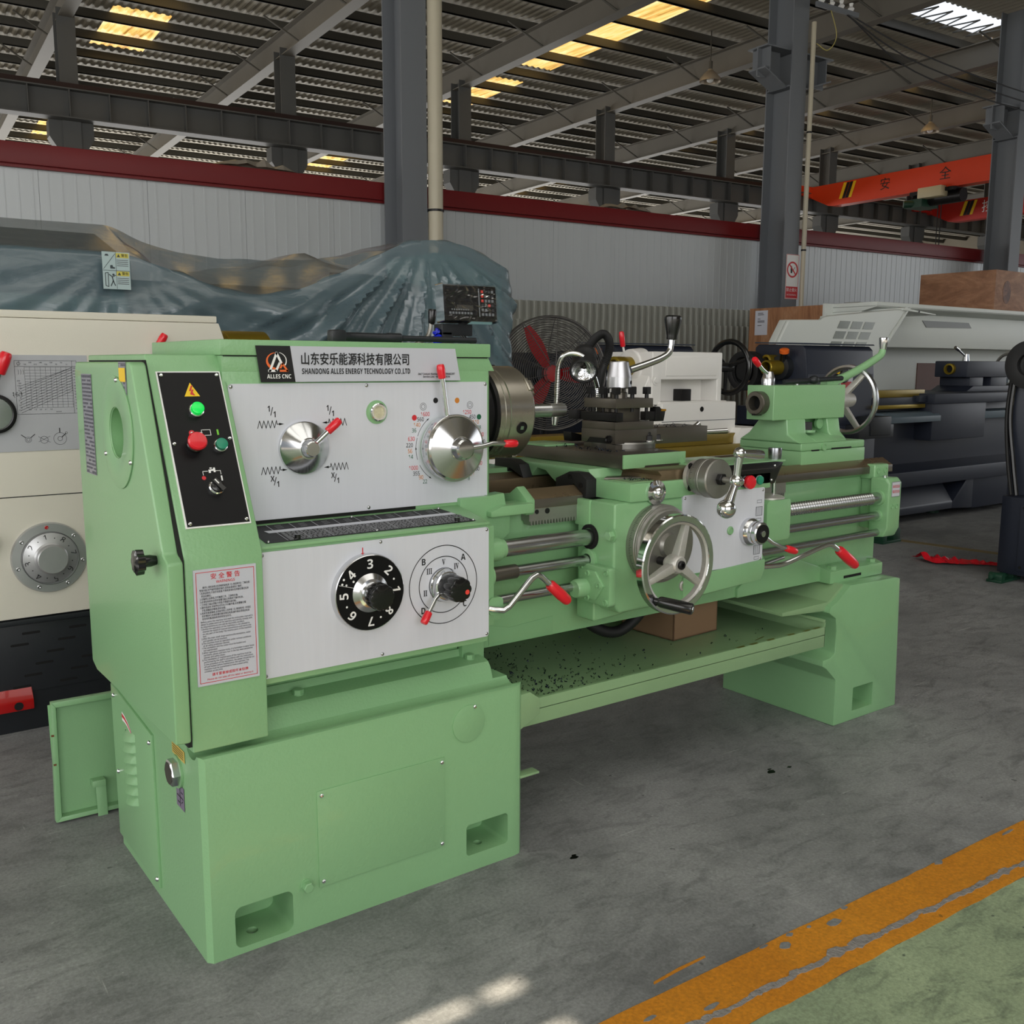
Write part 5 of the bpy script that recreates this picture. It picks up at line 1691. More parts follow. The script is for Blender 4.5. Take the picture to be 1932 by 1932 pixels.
MB().cyl(WC + Vector((0, .06, 0)), WC + Vector((0, .025, 0)), .011).lathe([(.017, .0115), (.024, .0115), (.026, .009), (.026, .005), (.020, .0045)], WC, DN, 24).build('wheel_shaft', BLACKOX, hw)
GH = WC + Vector((-.080, -.006, -.084))
MB().lathe([(0, .008), (.012, .008), (.013, .0125), (.02, .0145), (.07, .0155), (.098, .0150), (.102, .013), (.103, 0)], GH, (.42, -.90, -.10), 32).lathe([(.1031, .007), (.1042, .0065), (.1042, 0)], GH, (.42, -.90, -.10), 20, 1).build('wheel_handle', [BLACK, CHROME], hw)
# other fittings of the apron
hexbolt(apron, (1.105, .012, .789), (-1, 0, 0), .0135, .016, GREEN_CAST, 1.45)
b = MB().prism(rrect(-.006, .118, .600, .704, .010), 'x', 1.082, 1.106)
b.prism([(.110, .690), (.045, .690), (.012, .655), (.045, .612), (.110, .612)], 'x', 1.074, 1.084)
wb_ = b.build('worm_housing', GREEN_CAST, apron, bevel=.004)
MB().lathe([(0, .026), (.03, .0255), (.038, .022), (.039, 0)], (1.076, .086, .640), (-1, 0, 0), 36).build('worm_cap', GREEN_CAST, apron)
for (y, z, xx) in ((.108, .692, 1.082), (.006, .692, 1.082), (.008, .612, 1.082), (.072, .682, 1.074), (.072, .616, 1.074), (.026, .655, 1.074)):
    MB().lathe([(0, .0085), (.005, .0085), (.005, .0055), (.001, .005), (.001, 0)], (xx, y, z), (-1, 0, 0), 20).build('cap_screw', GREEN_CAST, apron)
MB().lathe([(0, .034), (.006, .034), (.006, .0235)], (1.106, .10, .773), (-1, 0, 0), 36, 0, caps=False).build('lead_screw_seal', HOLE, apron)
MB().lathe([(0, .030), (.010, .030), (.012, .0265), (.012, .0165)], (1.106, .10, .711), (-1, 0, 0), 36, 0, caps=False).build('feed_rod_seal', GREEN_CAST, apron)
MB().lathe([(0, .0125), (.003, .0125), (.005, .010), (.005, .0085), (.003, .008), (.003, 0)], (1.548, .0, .760), DN, 28).build('plug_screw', GREEN, apron)
MB().lathe([(0, .016), (.004, .016), (.006, .013), (.006, .010), (.004, .0095), (.004, 0)], (1.366, .004, .622), DN, 28).build('oil_window', CASTALU, apron)
# half-nut knob and lever
NK = Vector((1.628, .0, .750))
MB().lathe([(0, .040), (.014, .0405), (.020, .037), (.024, .0335), (.034, .0335), (.036, .030), (.0375, .0325), (.050, .0325), (.053, .029), (.0535, .008), (.055, .008), (.056, .004), (.054, .0)], NK, DN, 80).build('half_nut_knob', TURNED, LATHE, smooth=14)
hk = bpy.data.objects['half_nut_knob']
MB().lathe([(.0538, .027), (.0545, .027), (.0545, .0)], NK, DN, 40).build('knob_face', BLACKOX, hk)
MB().lathe([(.0545, .009), (.057, .009), (.0575, .006), (.0565, .0)], NK, DN, 24).build('knob_screw', CHROME, hk)
grip_lever(LATHE, [NK + Vector((.024, -.040, -.012)), NK + Vector((.06, -.040, -.034)), NK + Vector((.10, -.042, -.050)), NK + Vector((.14, -.044, -.062))], .0058, (NK + Vector((.122, -.0435, -.057)), NK + Vector((.168, -.045, -.072))), .0105, 'half_nut_lever')
# jog plate with stop and start buttons
jp = MB().prism([(1.475, .884), (1.475, .949), (1.742, .949), (1.775, .946), (1.738, .884)], 'y', .0, .12).build('button_box', BLACK, LATHE, bevel=.003)
push_button(jp, 'stop_button', Vector((1.597, .0, .899)), DN, .0162, .030, RED, BLACK, mush=True)
push_button(jp, 'start_button', Vector((1.661, .0, .899)), DN, .0135, .012, GREEN_BTN)
for (x, z) in ((1.735, .937), (1.722, .895)):
    screw(jp, (x, 0, z), DN, .004)
MB().box(1.44, 1.79, .004, .15, .946, .952).build('box_lid', GREEN, jp, bevel=.002)
# thread chasing post with its upright knob
b = MB()
b.prism(rrect(1.716, 1.828, .706, .832, .014), 'y', .005, .12)
bo = b.build('lever_housing', GREEN_CAST, LATHE, bevel=.006)
MB().lathe([(0, .047), (.004, .047), (.007, .042), (.012, .020), (.013, .012)], (1.775, .05, .832), (0, 0, 1), 48).build('housing_cap', CASTALU, bo)
MB().cyl((1.785, .04, .84), (1.783, .04, .925), .0058).build('lever_stem', CHROME, bo)
MB().lathe([(0, .010), (.006, .0135), (.04, .0185), (.078, .0205), (.083, .0195), (.084, 0)], (1.7832, .04, .902), (0, 0, 1), 32).build('lever_knob', mat('turned_grey_steel', (150, 152, 156), .22, metal=1), bo)
MB().cyl((1.75, .04, .700), (1.75, .04, .708), .006).build('drain_screw', GREEN_CAST, bo)
# control lever on the right of the apron
MB().lathe([(0, .062), (.02, .062), (.026, .055), (.026, 0)], (1.70, .075, .64), (1, 0, 0), 40).build('lever_hub', GREEN_CAST, apron)
grip_lever(LATHE, bez([(1.70, .02, .632), (1.76, .008, .630), (1.80, .002, .632), (1.87, -.006, .648), (1.97, -.012, .670), (2.005, -.014, .672), (2.03, -.016, .660), (2.06, -.018, .640)], 6), .0085, ((2.045, -.0175, .652), (2.135, -.022, .590)), .0165, 'apron_control_lever')
MB().cyl((1.87, .06, .635), (1.72, .03, .63), .006).build('lever_rod', STEEL, ctrl)

# --- tailstock
TC = (.307, 1.105)
b = MB()
b.prism([(2.105, .188), (2.105, .455), (2.46, .455), (2.46, .188)], 'z', .893, .9455)
tb = b.build('tailstock_base', GREEN, LATHE, bevel=.003)
b = MB()
b.prism([(2.105, .19), (2.105, .455), (2.46, .455), (2.46, .19)], 'z', .946, .972)
b.prism([(.19, .972), (.245, 1.0), (.25, 1.05), (.366, 1.05), (.41, 1.0), (.455, .972)], 'x', 2.10, 2.20)
b.prism([(.19, .972), (.21, .985), (.30, 1.0), (.31, 1.05), (.366, 1.05), (.41, 1.0), (.455, .972)], 'x', 2.19, 2.36)
b.prism([(.22, .972), (.25, 1.0), (.26, 1.05), (.366, 1.05), (.41, 1.0), (.455, .972)], 'x', 2.33, 2.40)
tsb = b.build('tailstock_foot', GREEN_CAST, LATHE, bevel=.006, seg=3)
MB().lathe([(0, .014), (.006, .014), (.006, .008), (.003, .0075), (.003, 0)], (2.225, .19, .958), DN, 24).build('foot_screw', GREEN_CAST, tsb)
MB().box(2.16, 2.20, .188, .20, .944, .949).box(2.27, 2.38, .188, .2, .946, .951).build('foot_gap', HOLE, tsb, smooth=0)
MB().lathe([(0, .025), (.008, .025)], (2.235, .265, 1.002), (0, 0, 1), 24).lathe([(.008, .017), (.035, .017)], (2.235, .265, 1.002), (0, 0, 1), 4, 1).build('clamp_bolt', [GREEN_CAST, BLACKOX], tsb)
MB().lathe([(0, .019), (.01, .019), (.012, .012), (.012, 0)], (2.31, .282, 1.03), DN, 24).build('clamp_boss', GREEN_CAST, tsb)
b = MB().box(2.03, 2.42, .252, .366, 1.048, 1.164)
body = b.build('tailstock_body', GREEN, LATHE, bevel=.004, seg=3)
q = MB()
q.lathe([(0, .0395), (.03, .0395), (.031, .038)], (2.032, *TC), (-1, 0, 0), 56, 0, caps=False)
q.lathe([(.031, .038), (.034, .037), (.034, .0245), (.0, .022)], (2.032, *TC), (-1, 0, 0), 56, 0, caps=False)
q.lathe([(.005, .0235), (.0051, 0)], (2.03, *TC), (-1, 0, 0), 32, 1, caps=False)
q.build('quill', [IRON, HOLE], body)
MB().box(1.996, 2.03, .300, .314, 1.064, 1.070).build('quill_key', HOLE, body)
b = MB().lathe([(0, .022), (.022, .022), (.024, .021), (.044, .015), (.046, .013), (.046, 0)], (2.075, .315, 1.164), (0, 0, 1), 36)
ql = b.build('quill_lock', mat('turned_lock_steel', (206, 206, 210), .24, metal=1), body)
grip_lever(LATHE, [(2.07, .312, 1.200), (2.03, .305, 1.218), (1.985, .298, 1.246)], .0062, ((2.008, .302, 1.231), (1.975, .296, 1.252)), .0105, 'quill_lock_lever')
MB().lathe([(0, .006), (.003, .006), (.004, .003)], (2.21, .30, 1.164), (0, 0, 1), 14).build('oil_nipple', CHROME, body)
w = thing('bar_wrench', 'black bar wrench lying along the top of the green tailstock', 'wrench', (2.3, .30, 1.166))
MB().cyl((2.12, .285, 1.174), (2.44, .285, 1.186), .0085, n=16).build('wrench_bar', BLACK_PAINT, w)
MB().ball((2.275, .28, 1.181), .017, n=18, sc=(1.2, 1, .9)).build('wrench_knuckle', BLACK_PAINT, w)
# clamp lever at the rear
b = MB()
pth = bez([(2.39, .30, 1.172), (2.45, .30, 1.182), (2.55, .295, 1.215), (2.64, .29, 1.252), (2.675, .288, 1.270), (2.685, .287, 1.290)], 8)
b.tube(pth, .013, 16, radii=[.016 - .004 * i / len(pth) for i in range(len(pth))])
b.prism([(2.36, 1.164), (2.36, 1.176), (2.42, 1.184), (2.46, 1.19), (2.46, 1.176), (2.42, 1.164)], 'y', .285, .315)
cl = b.build('tailstock_clamp_lever', GREEN, LATHE, bevel=0)
MB().lathe([(0, .011), (.03, .0155), (.05, .016), (.052, .014), (.052, 0)], (2.685, .287, 1.282), (.02, 0, 1), 28).build('lever_cap', CHROME, cl)
# tailstock wheel
TW = Vector((2.566, .345, 1.105))
w = MB().ring(TW, (1, 0, 0), .122, [(.006, -.010), (.007, .004), (.002, .012), (-.008, .012), (-.011, .004), (-.009, -.008), (-.002, -.012)], 88)
tw = w.build('tailstock_handwheel', STEEL, LATHE, smooth=40)
for a in (0, 120, 240):
    t_ = math.radians(a + 4)
    e = Vector((0, math.cos(t_), math.sin(t_)))
    p = Vector((0, -math.sin(t_), math.cos(t_)))
    MB().hexa([TW + e * .02 + p * .012 + Vector((-.05, 0, 0)), TW + e * .02 - p * .012 + Vector((-.05, 0, 0)), TW + e * .113 - p * .010 + Vector((-.006, 0, 0)), TW + e * .113 + p * .010 + Vector((-.006, 0, 0))],
              [TW + e * .02 + p * .012 + Vector((-.03, 0, 0)), TW + e * .02 - p * .012 + Vector((-.03, 0, 0)), TW + e * .113 - p * .010 + Vector((.006, 0, 0)), TW + e * .113 + p * .010 + Vector((.006, 0, 0))]).build('spoke', CASTALU, tw, bevel=.003)
MB().lathe([(0, .040), (.05, .034), (.06, .034), (.13, .028), (.15, .026), (.152, .012)], (2.42, .335, 1.105), (1, 0, 0), 36).build('wheel_hub', CASTALU, tw)
MB().lathe([(0, .048), (.012, .048)], (2.42, .312, 1.105), (1, 0, 0), 40).build('rear_flange', GREEN_CAST, body)

# --- work lamp on its gooseneck, coolant nozzle
G = bez([(1.475, .52, .95), (1.480, .515, 1.10), (1.495, .51, 1.20), (1.520, .505, 1.265), (1.518, .50, 1.305), (1.495, .50, 1.326), (1.468, .505, 1.315), (1.440, .51, 1.285)], 26)
lg = MB().tube(G, .0125, 14, radii=[.0125 + .0014 * (i % 2) for i in range(len(G))]).build('lamp_gooseneck', BLACK_RUB, LATHE, smooth=50)
LP, LD_ = Vector((1.428, .512, 1.272)), Vector((-.55, -.60, -.58)).normalized()
MB().lathe([(0, .012), (.006, .026), (.012, .034), (.030, .0385), (.036, .0385), (.040, .036), (.058, .036), (.062, .040), (.095, .042), (.102, .0435), (.108, .0435), (.110, .040), (.103, .0365)], LP, LD_, 44, caps=False).build('lamp_head', BLACK_RUB, lg)
MB().lathe([(.078, .012), (.090, .027), (.1035, .0368)], LP, LD_, 44, caps=False).lathe([(.0785, .0125), (.0782, 0)], LP, LD_, 20, caps=False).build('lamp_reflector', LENS, lg)
H = bez([(1.45, .47, 1.0), (1.445, .465, 1.10), (1.435, .46, 1.165), (1.40, .455, 1.225), (1.365, .45, 1.255), (1.325, .45, 1.264), (1.29, .45, 1.255), (1.272, .45, 1.225), (1.268, .45, 1.18), (1.266, .45, 1.13), (1.262, .45, 1.085)], 20)
ch_ = MB().tube(H, .0075, 10, radii=[.0072 + .0012 * (i % 2) for i in range(len(H))]).build('coolant_hose', CHROME, LATHE, smooth=40)
MB().lathe([(0, .0065), (.02, .0085), (.022, .011), (.032, .011), (.05, .0085), (.052, .004)], (1.263, .45, 1.100), (-.08, 0, -1), 20).build('coolant_nozzle', CHROME, ch_)

# chuck wrench lying on the headstock
w = thing('chuck_wrench', 'black wrench bar lying on top of the green headstock', 'wrench', (.5, .22, 1.283))
MB().lathe([(0, .013), (.03, .013), (.035, .010), (.06, .0105), (.14, .0105), (.145, .012), (.18, .012), (.185, .007), (.40, .007)], (.425, .235, 1.293), (1, 0, -.008), 20, caps=True).build('wrench_shank', BLACK_PAINT, w)
MB().box(.418, .455, .220, .250, 1.2805, 1.308).build('wrench_head', BLACK_PAINT, w, bevel=.006)

# ------------------------------------------------------------------ loose green cover panel leaning beside the cabinet
t = thing('cover_panel', 'loose green sheet metal cover with folded rim on the floor left of the green lathe', 'panel', (-.03, .88, 0))
PM = frame((-.112, .878, .004), (1, -.03, 0), (.04, .10, 1))
b = MB(PM)
b.box(0, .19, .01, .315, -.0015, .0015)
cvp = b.build('panel_sheet', GREEN, t, smooth=0)
rim = [(.0, 0.0), (.2, 0.0), (.2, .012), (.2, .325), (.0, .325)]
b = MB(PM)
b.hexa([(-.006, .0, -.001), (.014, .012, -.001), (.022, .310, -.001), (.006, .325, -.001)], [(-.006, .0, .028), (.008, .012, .028), (.016, .310, .028), (.006, .325, .028)])
b.hexa([(.006, .325, -.001), (.022, .308, -.001), (.2, .308, -.001), (.2, .325, -.001)], [(.006, .325, .028), (.016, .310, .028), (.2, .310, .028), (.2, .325, .028)])
b.hexa([(-.006, .0, -.001), (.2, .0, -.001), (.2, .014, -.001), (.012, .014, -.001)], [(-.006, .0, .028), (.2, .0, .028), (.2, .012, .028), (.008, .012, .028)])
b.build('folded_rim', GREEN, t, bevel=.0015)
MB(PM).box(.098, .124, -.045, .085, .030, .033).box(.09, .124, .075, .092, .0, .036).build('support_tab', GREEN, t, bevel=.001)
for v in (.112, .27):
    MB(PM).box(-.001, .006, .155 + (v - .112) * .5, .160 + (v - .112) * .5, .026, .0286).build('rust_spot', mat('rust', (110, 60, 30), .8), t, smooth=0)

# ------------------------------------------------------------------ cream lathe behind
CL = thing('cream_lathe', 'cream and white lathe on a black base, standing behind the green lathe', 'lathe', (1.0, 1.95, 0))
FY = 1.60
DNv = (0, -1, 0)
b = MB()
b.prism([(-1.6, .40), (.70, .40), (.70, 1.20), (.672, 1.30), (.650, 1.37), (-1.6, 1.37)], 'y', FY, 2.2)
b.prism([(-1.6, 1.3715), (.646, 1.3715), (.646, 1.395), (-1.6, 1.395)], 'y', FY + .008, 2.2)
ch2 = b.build('headstock_body', CREAM, CL, bevel=.004)
MB().box(-1.6, .701, FY - .0008, FY + .002, .799, .802).build('body_seam', GREEN_DARKSEAM, ch2, smooth=0)
gpl = MB().box(-1.4, .20, FY - .003, FY, .947, 1.254).build('front_plate', GREYPLATE, CL, smooth=0)
# speed chart
GM = front(.0, FY - .0038, 0)
b = MB(GM)
def L_(x0, z0, x1, z1, w=.0009):
    b.line([(x0, z0), (x1, z1)], w)
for q in ((-.018, 1.066, .166, 1.066), (-.018, 1.236, .166, 1.236), (-.018, 1.066, -.018, 1.236), (.152, 1.066, .152, 1.236), (.166, 1.066, .166, 1.236), (-.018, 1.218, .166, 1.218)):
    L_(*q)
for i in range(10):
    x = .010 + .0155 * i
    L_(x, 1.086, x, 1.216, .0006)
for i in range(15):
    z = 1.086 + .0092 * i
    L_(.010, z, .152, z, .0006)
for i in range(11):
    z = 1.078 + .0085 * i
    L_(-.006, z - .008, .152, min(z + .062, 1.214), .0009)
b.annulus((-.006, 1.2265, 0), (0, 0, 1), .0042, .0052, 20)
L_(-.008, 1.219, -.004, 1.235, .0008)
for k in range(3):
    b.line([(-.010 + .007 * k + .003 * math.cos(a), 1.200 + .009 * math.sin(a)) for a in (-1, -.5, 0, .5, 1)], .0008)
# three little pictograms
for (cx, cz, r) in ((.008, .984, .0095), (.055, .982, .012), (.103, .984, .020)):
    b.annulus((cx, cz, 0), (0, 0, 1), r - .0009, r, 28)
b.annulus((.008, .984, 0), (0, 0, 1), .0045, .0055, 20).annulus((.103, .984, 0), (0, 0, 1), .0065, .0075, 20)
L_(.0, .991, -.012, 1.000, .002)
L_(.016, .991, .028, 1.001, .002)
L_(.038, .976, .073, .993, .0008)
L_(.038, .993, .073, .973, .0008)
L_(.103, 1.004, .103, 1.018, .0025)
L_(.109, .989, .121, 1.000, .0025)
b.annulus((.123, 1.002, 0), (0, 0, 1), .003, .004, 16)
L_(-.028, 1.128, -.022, 1.119, .001)
b.build('plate_markings', BLACKINK, gpl, smooth=0)
its = [('16:1', front(-.014, FY - .0038, 1.129), .017)]
for i, s_ in enumerate(('425', '320', '240', '180', '135', '100', '75', '55', '42')):
    its.append((s_, front(.012 + .0155 * i, FY - .0038, 1.224 + .006 * (i % 2)), .0055))
for i, s_ in enumerate(('1600', '800', '500', '400', '315', '250', '200', '160', '125', '100', '63', '40', '20', '12', '8')):
    its.append((s_, front(.1595, FY - .0038, 1.212 - .0094 * i), .006))
for i, s_ in enumerate(('250', '180', '130', '100', '75', '55', '42', '32', '24', '18', '13', '10', '7.6')):
    its.append((s_, front(-.009 + .003 * (i % 2), FY - .0038, 1.172 - .0078 * i), .0055))
for i, s_ in enumerate(('5.6', '4.2', '3.2', '2.4', '1.8')):
    its.append((s_, front(.020 + .0155 * i, FY - .0038, 1.080), .0055))
its.append(('m/min', front(.105, FY - .0038, 1.072), .0055))
text('chart_lettering', gpl, BLACKINK, its, .005)
# number wheel
NC = Vector((.047, FY, .594))
b = MB().lathe([(0, .117), (.006, .117), (.012, .1135), (.013, .088), (.010, .087), (.012, .085), (.016, .083), (.028, .052)], NC, DNv, 80, 0, caps=False)
b.lathe([(.026, .052), (.030, .052), (.034, .047), (.058, .0465), (.061, .044), (.061, 0)], NC, DNv, 64, 0)
nw = b.build('number_wheel', [mat('satin_grey_steel', (188, 189, 190), .36, metal=.7, var=.08, vscale=20)], CL)
its = []
for i, s_ in enumerate('12345678'):
    a = math.radians(100 + 45 * i)
    c = NC + Vector((.069 * math.cos(a), -.0235, .069 * math.sin(a)))
    its.append((s_, front(c.x, c.y, c.z, a - PI / 2), .026))
text('wheel_numbers', nw, BLACKINK, its)
b = MB(front(NC.x, FY - .0235, NC.z))
for i in range(8):
    a = math.radians(77 + 45 * i)
    b.disc((.067 * math.cos(a), .067 * math.sin(a), 0), (0, 0, 1), .0018, 12)
b.annulus((0, 0, .007), (0, 0, 1), .0855, .0868, 72)
b.build('wheel_marks', BLACKINK, nw, smooth=0)
for i in range(7):
    a = math.radians(93 + 360 / 7 * i)
    MB().lathe([(0, .006), (.002, .006), (.003, .004), (.0015, .0)], NC + Vector((.1015 * math.cos(a), -.0125, .1015 * math.sin(a))), DNv, 16).build('wheel_screw', REDP if i == 0 else STEEL, nw)
# levers at its left
MB().lathe([(0, .062), (.02, .062), (.022, .058), (.022, .052), (.010, .050)], (-.085, FY - .003, 1.07), DNv, 48, caps=False).lathe([(.012, .051), (.013, .05), (.013, 0)], (-.085, FY - .003, 1.07), DNv, 48, 1).build('ratio_dial', [BLACKOX, STEEL], CL)
grip_lever(CL, [(-.10, FY - .03, 1.10), (-.075, FY - .05, 1.18), (-.062, FY - .055, 1.22)], .008, ((-.07, FY - .053, 1.195), (-.045, FY - .06, 1.262)), .018, 'ratio_lever')
grip_lever(CL, [(.40, FY - .0, 1.22), (.415, FY - .03, 1.27), (.435, FY - .04, 1.305)], .007, ((.425, FY - .036, 1.288), (.447, FY - .045, 1.328)), .013, 'feed_lever')
MB().lathe([(0, .035), (.03, .035), (.032, 0)], (-.14, FY, .66), DNv, 32).build('black_knob', BLACK, CL)
# black base with slotted cover
b = MB().prism([(FY + .02, .385), (FY + .05, .0), (2.25, 0), (2.25, .40), (FY + .02, .40)], 'x', -1.6, .75)
cbase = b.build('black_base', BLACK_PAINT, CL, bevel=.004)
b = MB().box(-1.6, .75, FY - .002, FY + .04, .378, .395).build('base_ledge', BLACK_PAINT, cbase, bevel=.003)
bp_u = Vector((0, -.03, .385)).normalized()
BPM = frame((-.13, FY + .046, .05), (1, 0, 0), bp_u)
lp = MB(BPM).box(.0, .42, .09, .325, .0, .0045).build('slotted_panel', BLACK_PAINT, cbase, bevel=.001)
for r in range(6):
    for c in range(3):
        u, v = .045 + .145 * c + .036 * (r % 4), .105 + .037 * r
        if u + .055 < .44:
            MB(BPM).prism(rrect(u, u + .056, v, v + .0085, .004), 'z', .0045, .0051).build('vent_slot', HOLE, lp, smooth=0)
for (u, v) in ((.012, .098), (.012, .315), (.405, .098)):
    screw(lp, BPM @ Vector((u, v, .0045)), BPM.to_3x3() @ Vector((0, 0, 1)), .005)
MB().prism([(FY + .008, .085), (FY + .008, .118), (FY + .045, .172), (FY + .12, .178), (FY + .12, .085)], 'x', -.30, -.028).build('red_lug', REDP, cbase, bevel=.004)
MB().lathe([(0, .014), (.001, .014), (.001, 0)], (-.075, FY + .0075, .102), DNv, 20).build('lug_hole', HOLE, cbase)
# greased chuck, ways, tailstock
MB().lathe([(0, .14), (.04, .14), (.045, .128), (.09, .128), (.10, .122), (.105, .13), (.27, .13), (.275, .05)], (.70, 2.0, 1.228), (1, 0, 0), 64).build('greased_chuck', GREASE, CL)
b = MB().box(.70, 3.72, 1.80, 2.30, .40, .80).box(3.30, 3.90, 1.75, 2.35, .0, .72).box(.7, 3.5, 1.66, 2.4, .30, .36)
b.prism([(3.62, .62), (3.62, .84), (3.66, .885), (3.84, .885), (3.93, .82), (3.93, .62)], 'y', 1.78, 2.32)
cbed = b.build('white_bed', WHITEP, CL, bevel=.01)
MB().box(.70, 3.66, 1.80, 1.92, .80, .858).box(.70, 3.66, 2.16, 2.29, .80, .858).box(2.2, 3.66, 1.77, 1.81, .74, .80).build('greased_way', GREASEW, cbed, bevel=.006)
b = MB()
b.box(3.10, 3.64, 1.87, 2.23, 1.005, 1.035).prism([(3.10, .86), (3.68, .86), (3.68, 1.03), (3.10, 1.03)], 'y', 1.84, 2.25)
b.box(3.06, 3.13, 1.88, 2.22, 1.02, 1.30).box(3.56, 3.60, 1.88, 2.22, 1.02, 1.30).box(3.12, 3.58, 1.88, 2.22, 1.152, 1.30).box(3.12, 3.58, 2.0, 2.2, 1.0, 1.2)
b.cyl((3.05, 2.05, 1.222), (3.14, 2.05, 1.222), .092, .10, 48)
b.prism([(3.02, .86), (3.12, .86), (3.14, 1.25), (3.10, 1.25), (3.03, 1.12)], 'y', 1.90, 2.2)
wts = b.build('white_tailstock', WHITEP, CL, bevel=.010, seg=3)
MB().box(3.16, 3.55, 1.876, 1.884, 1.172, 1.272).build('inset_panel', WHITEP, wts, bevel=.003)
MB().box(3.10, 3.68, 1.8385, 1.842, .930, .933).build('body_seam', GREYINK, wts, smooth=0)
MB().lathe([(0, .014), (.0015, .014), (.0015, 0)], (3.40, 1.839, .993), DNv, 24).build('bolt_hole', HOLE, wts)
MB().box(3.34, 3.41, 1.93, 2.0, 1.03, 1.10).build('square_nut', BLACKOX, wts, bevel=.004)
MB().lathe([(0, .026), (.003, .026), (.004, .016), (.008, .014), (.008, 0)], (3.085, 1.879, 1.15), DNv, 28).build('lock_plug', WHITEP, wts)
MB().lathe([(0, .052), (.16, .052), (.162, .048), (.162, .036), (.10, .030)], (3.10, 2.05, 1.222), (-1, 0, 0), 48, caps=False).lathe([(.12, .0362), (.1201, 0)], (3.10, 2.05, 1.222), (-1, 0, 0), 32, 1, caps=False).build('greased_quill', [GREASE, HOLE], wts)
grip_lever(wts.parent, [(2.985, 2.02, 1.30), (2.975, 2.02, 1.335)], .006, ((2.977, 2.02, 1.325), (2.962, 2.02, 1.405)), .014, 'quill_lever', WHITEP)
wh = MB().torus((3.88, 2.08, 1.218), (1, .0, 0), .150, .0165, 64, 12)
whl = wh.build('black_handwheel', BLACK, CL)
for a in (40, 160, 280):
    e = Vector((0, math.cos(math.radians(a)), math.sin(math.radians(a))))
    MB().cyl(Vector((3.86, 2.08, 1.218)) + e * .02, Vector((3.88, 2.08, 1.218)) + e * .148, .013, .010, 12).build('spoke', BLACK, whl)
MB().cyl((3.60, 2.06, 1.22), (3.895, 2.08, 1.218), .035, .026).build('hub', BLACK, whl)
# its tool post lever sticking up behind the green headstock
lv = MB().tube(bez([(1.66, 2.0, 1.30), (1.71, 2.0, 1.325), (1.755, 2.0, 1.352), (1.772, 2.0, 1.385), (1.779, 2.0, 1.43)], 8), .010, 14).cyl((1.60, 2.02, 1.24), (1.60, 2.02, 1.345), .045, .035).cyl((1.60, 2.02, .86), (1.60, 2.02, 1.25), .10).box(1.45, 1.75, 1.85, 2.2, .85, 1.05)
lvo = lv.build('post_lever', STEEL_DULL, CL)
MB().lathe([(0, .012), (.01, .016), (.06, .0195), (.068, .017), (.069, 0)], (1.780, 2.0, 1.408), (.08, 0, 1), 24).build('lever_grip', BLACK, lvo)

# ------------------------------------------------------------------ wrapped control display on its post
t = thing('control_display', 'black control display wrapped in clear film on a black bracket, above the green headstock', 'display', (1.42, 1.27, 0))
DM = frame((1.48, 1.235, 1.456), (1, -.03, 0), (0, .10, 1))
MB(DM).box(-.118, .118, -.066, .066, -.05, 0).build('display_case', BLACK, t, bevel=.006)
b = MB(DM)
b.box(-.105, .028, -.050, .058, .0005, .0015)
rr = random.Random(4)
for i in range(8):
    b.box(-.095 + .013 * i, -.086 + .013 * i, -.042, -.034, .0015, .0022, 1)
    b.box(-.085 + .010 * i, -.079 + .010 * i, -.028, -.023, .0015, .0022, 1)
for r in range(6):
    for c in range(4):
        b.box(.048 + .015 * c, .058 + .015 * c, -.046 + .017 * r, -.036 + .017 * r, .0005, .002, 2 if (r, c) in ((2, 2), (5, 0), (3, 0), (4, 0)) else (1 if rr.random() < .5 else 3))
b.box(.036, .041, -.05, .055, .0005, .001, 1)
b.box(-.06, .01, -.028, -.008, .0012, .0016, 4)
b.build('display_face', [HOLE, mat('dim_key', (120, 124, 128), .5), mat('red_key', (210, 60, 50), .5), mat('dark_key', (50, 52, 56), .5), mat('screen_reflection', (70, 68, 64), .3)], t, smooth=0)
FILM = bpy.data.materials.new('clear_film')
FILM.use_nodes = True
_nt = FILM.node_tree
_nt.nodes.remove(_nt.nodes['Principled BSDF'])
_tr = _nt.nodes.new('ShaderNodeBsdfTransparent')
_gl = _nt.nodes.new('ShaderNodeBsdfGlossy')
_gl.inputs['Roughness'].default_value = .06
_gl.inputs['Color'].default_value = (1, 1, 1, 1)
_mx = _nt.nodes.new('ShaderNodeMixShader')
_fr = _nt.nodes.new('ShaderNodeFresnel')
_fr.inputs['IOR'].default_value = 1.45
_nt.links.new(_fr.outputs[0], _mx.inputs[0])
_nt.links.new(_tr.outputs[0], _mx.inputs[1])
_nt.links.new(_gl.outputs[0], _mx.inputs[2])
_nt.links.new(_mx.outputs[0], _nt.nodes['Material Output'].inputs[0])
n = 60
vs = []
for j in range(n + 1):
    for i in range(n + 1):
        u, v = i / n * 2 - 1, j / n * 2 - 1
        e = max(0, 1 - max(abs(u), abs(v)))
        h = .005 + .0016 * math.sin(9 * u + 4 * math.sin(5 * v + 1)) * math.sin(7 * v + 3 * math.sin(6 * u)) * min(1, e * 6) + .0004 * math.sin(27 * u * v + 9 * v)
        h -= .05 * max(0, max(abs(u), abs(v)) - .97) / .03
        vs.append(DM @ Vector((.123 * u, .071 * v, h)))
MB().add(vs, [(j * (n + 1) + i, j * (n + 1) + i + 1, (j + 1) * (n + 1) + i + 1, (j + 1) * (n + 1) + i) for j in range(n) for i in range(n)]).build('clear_wrap', FILM, t, smooth=60)
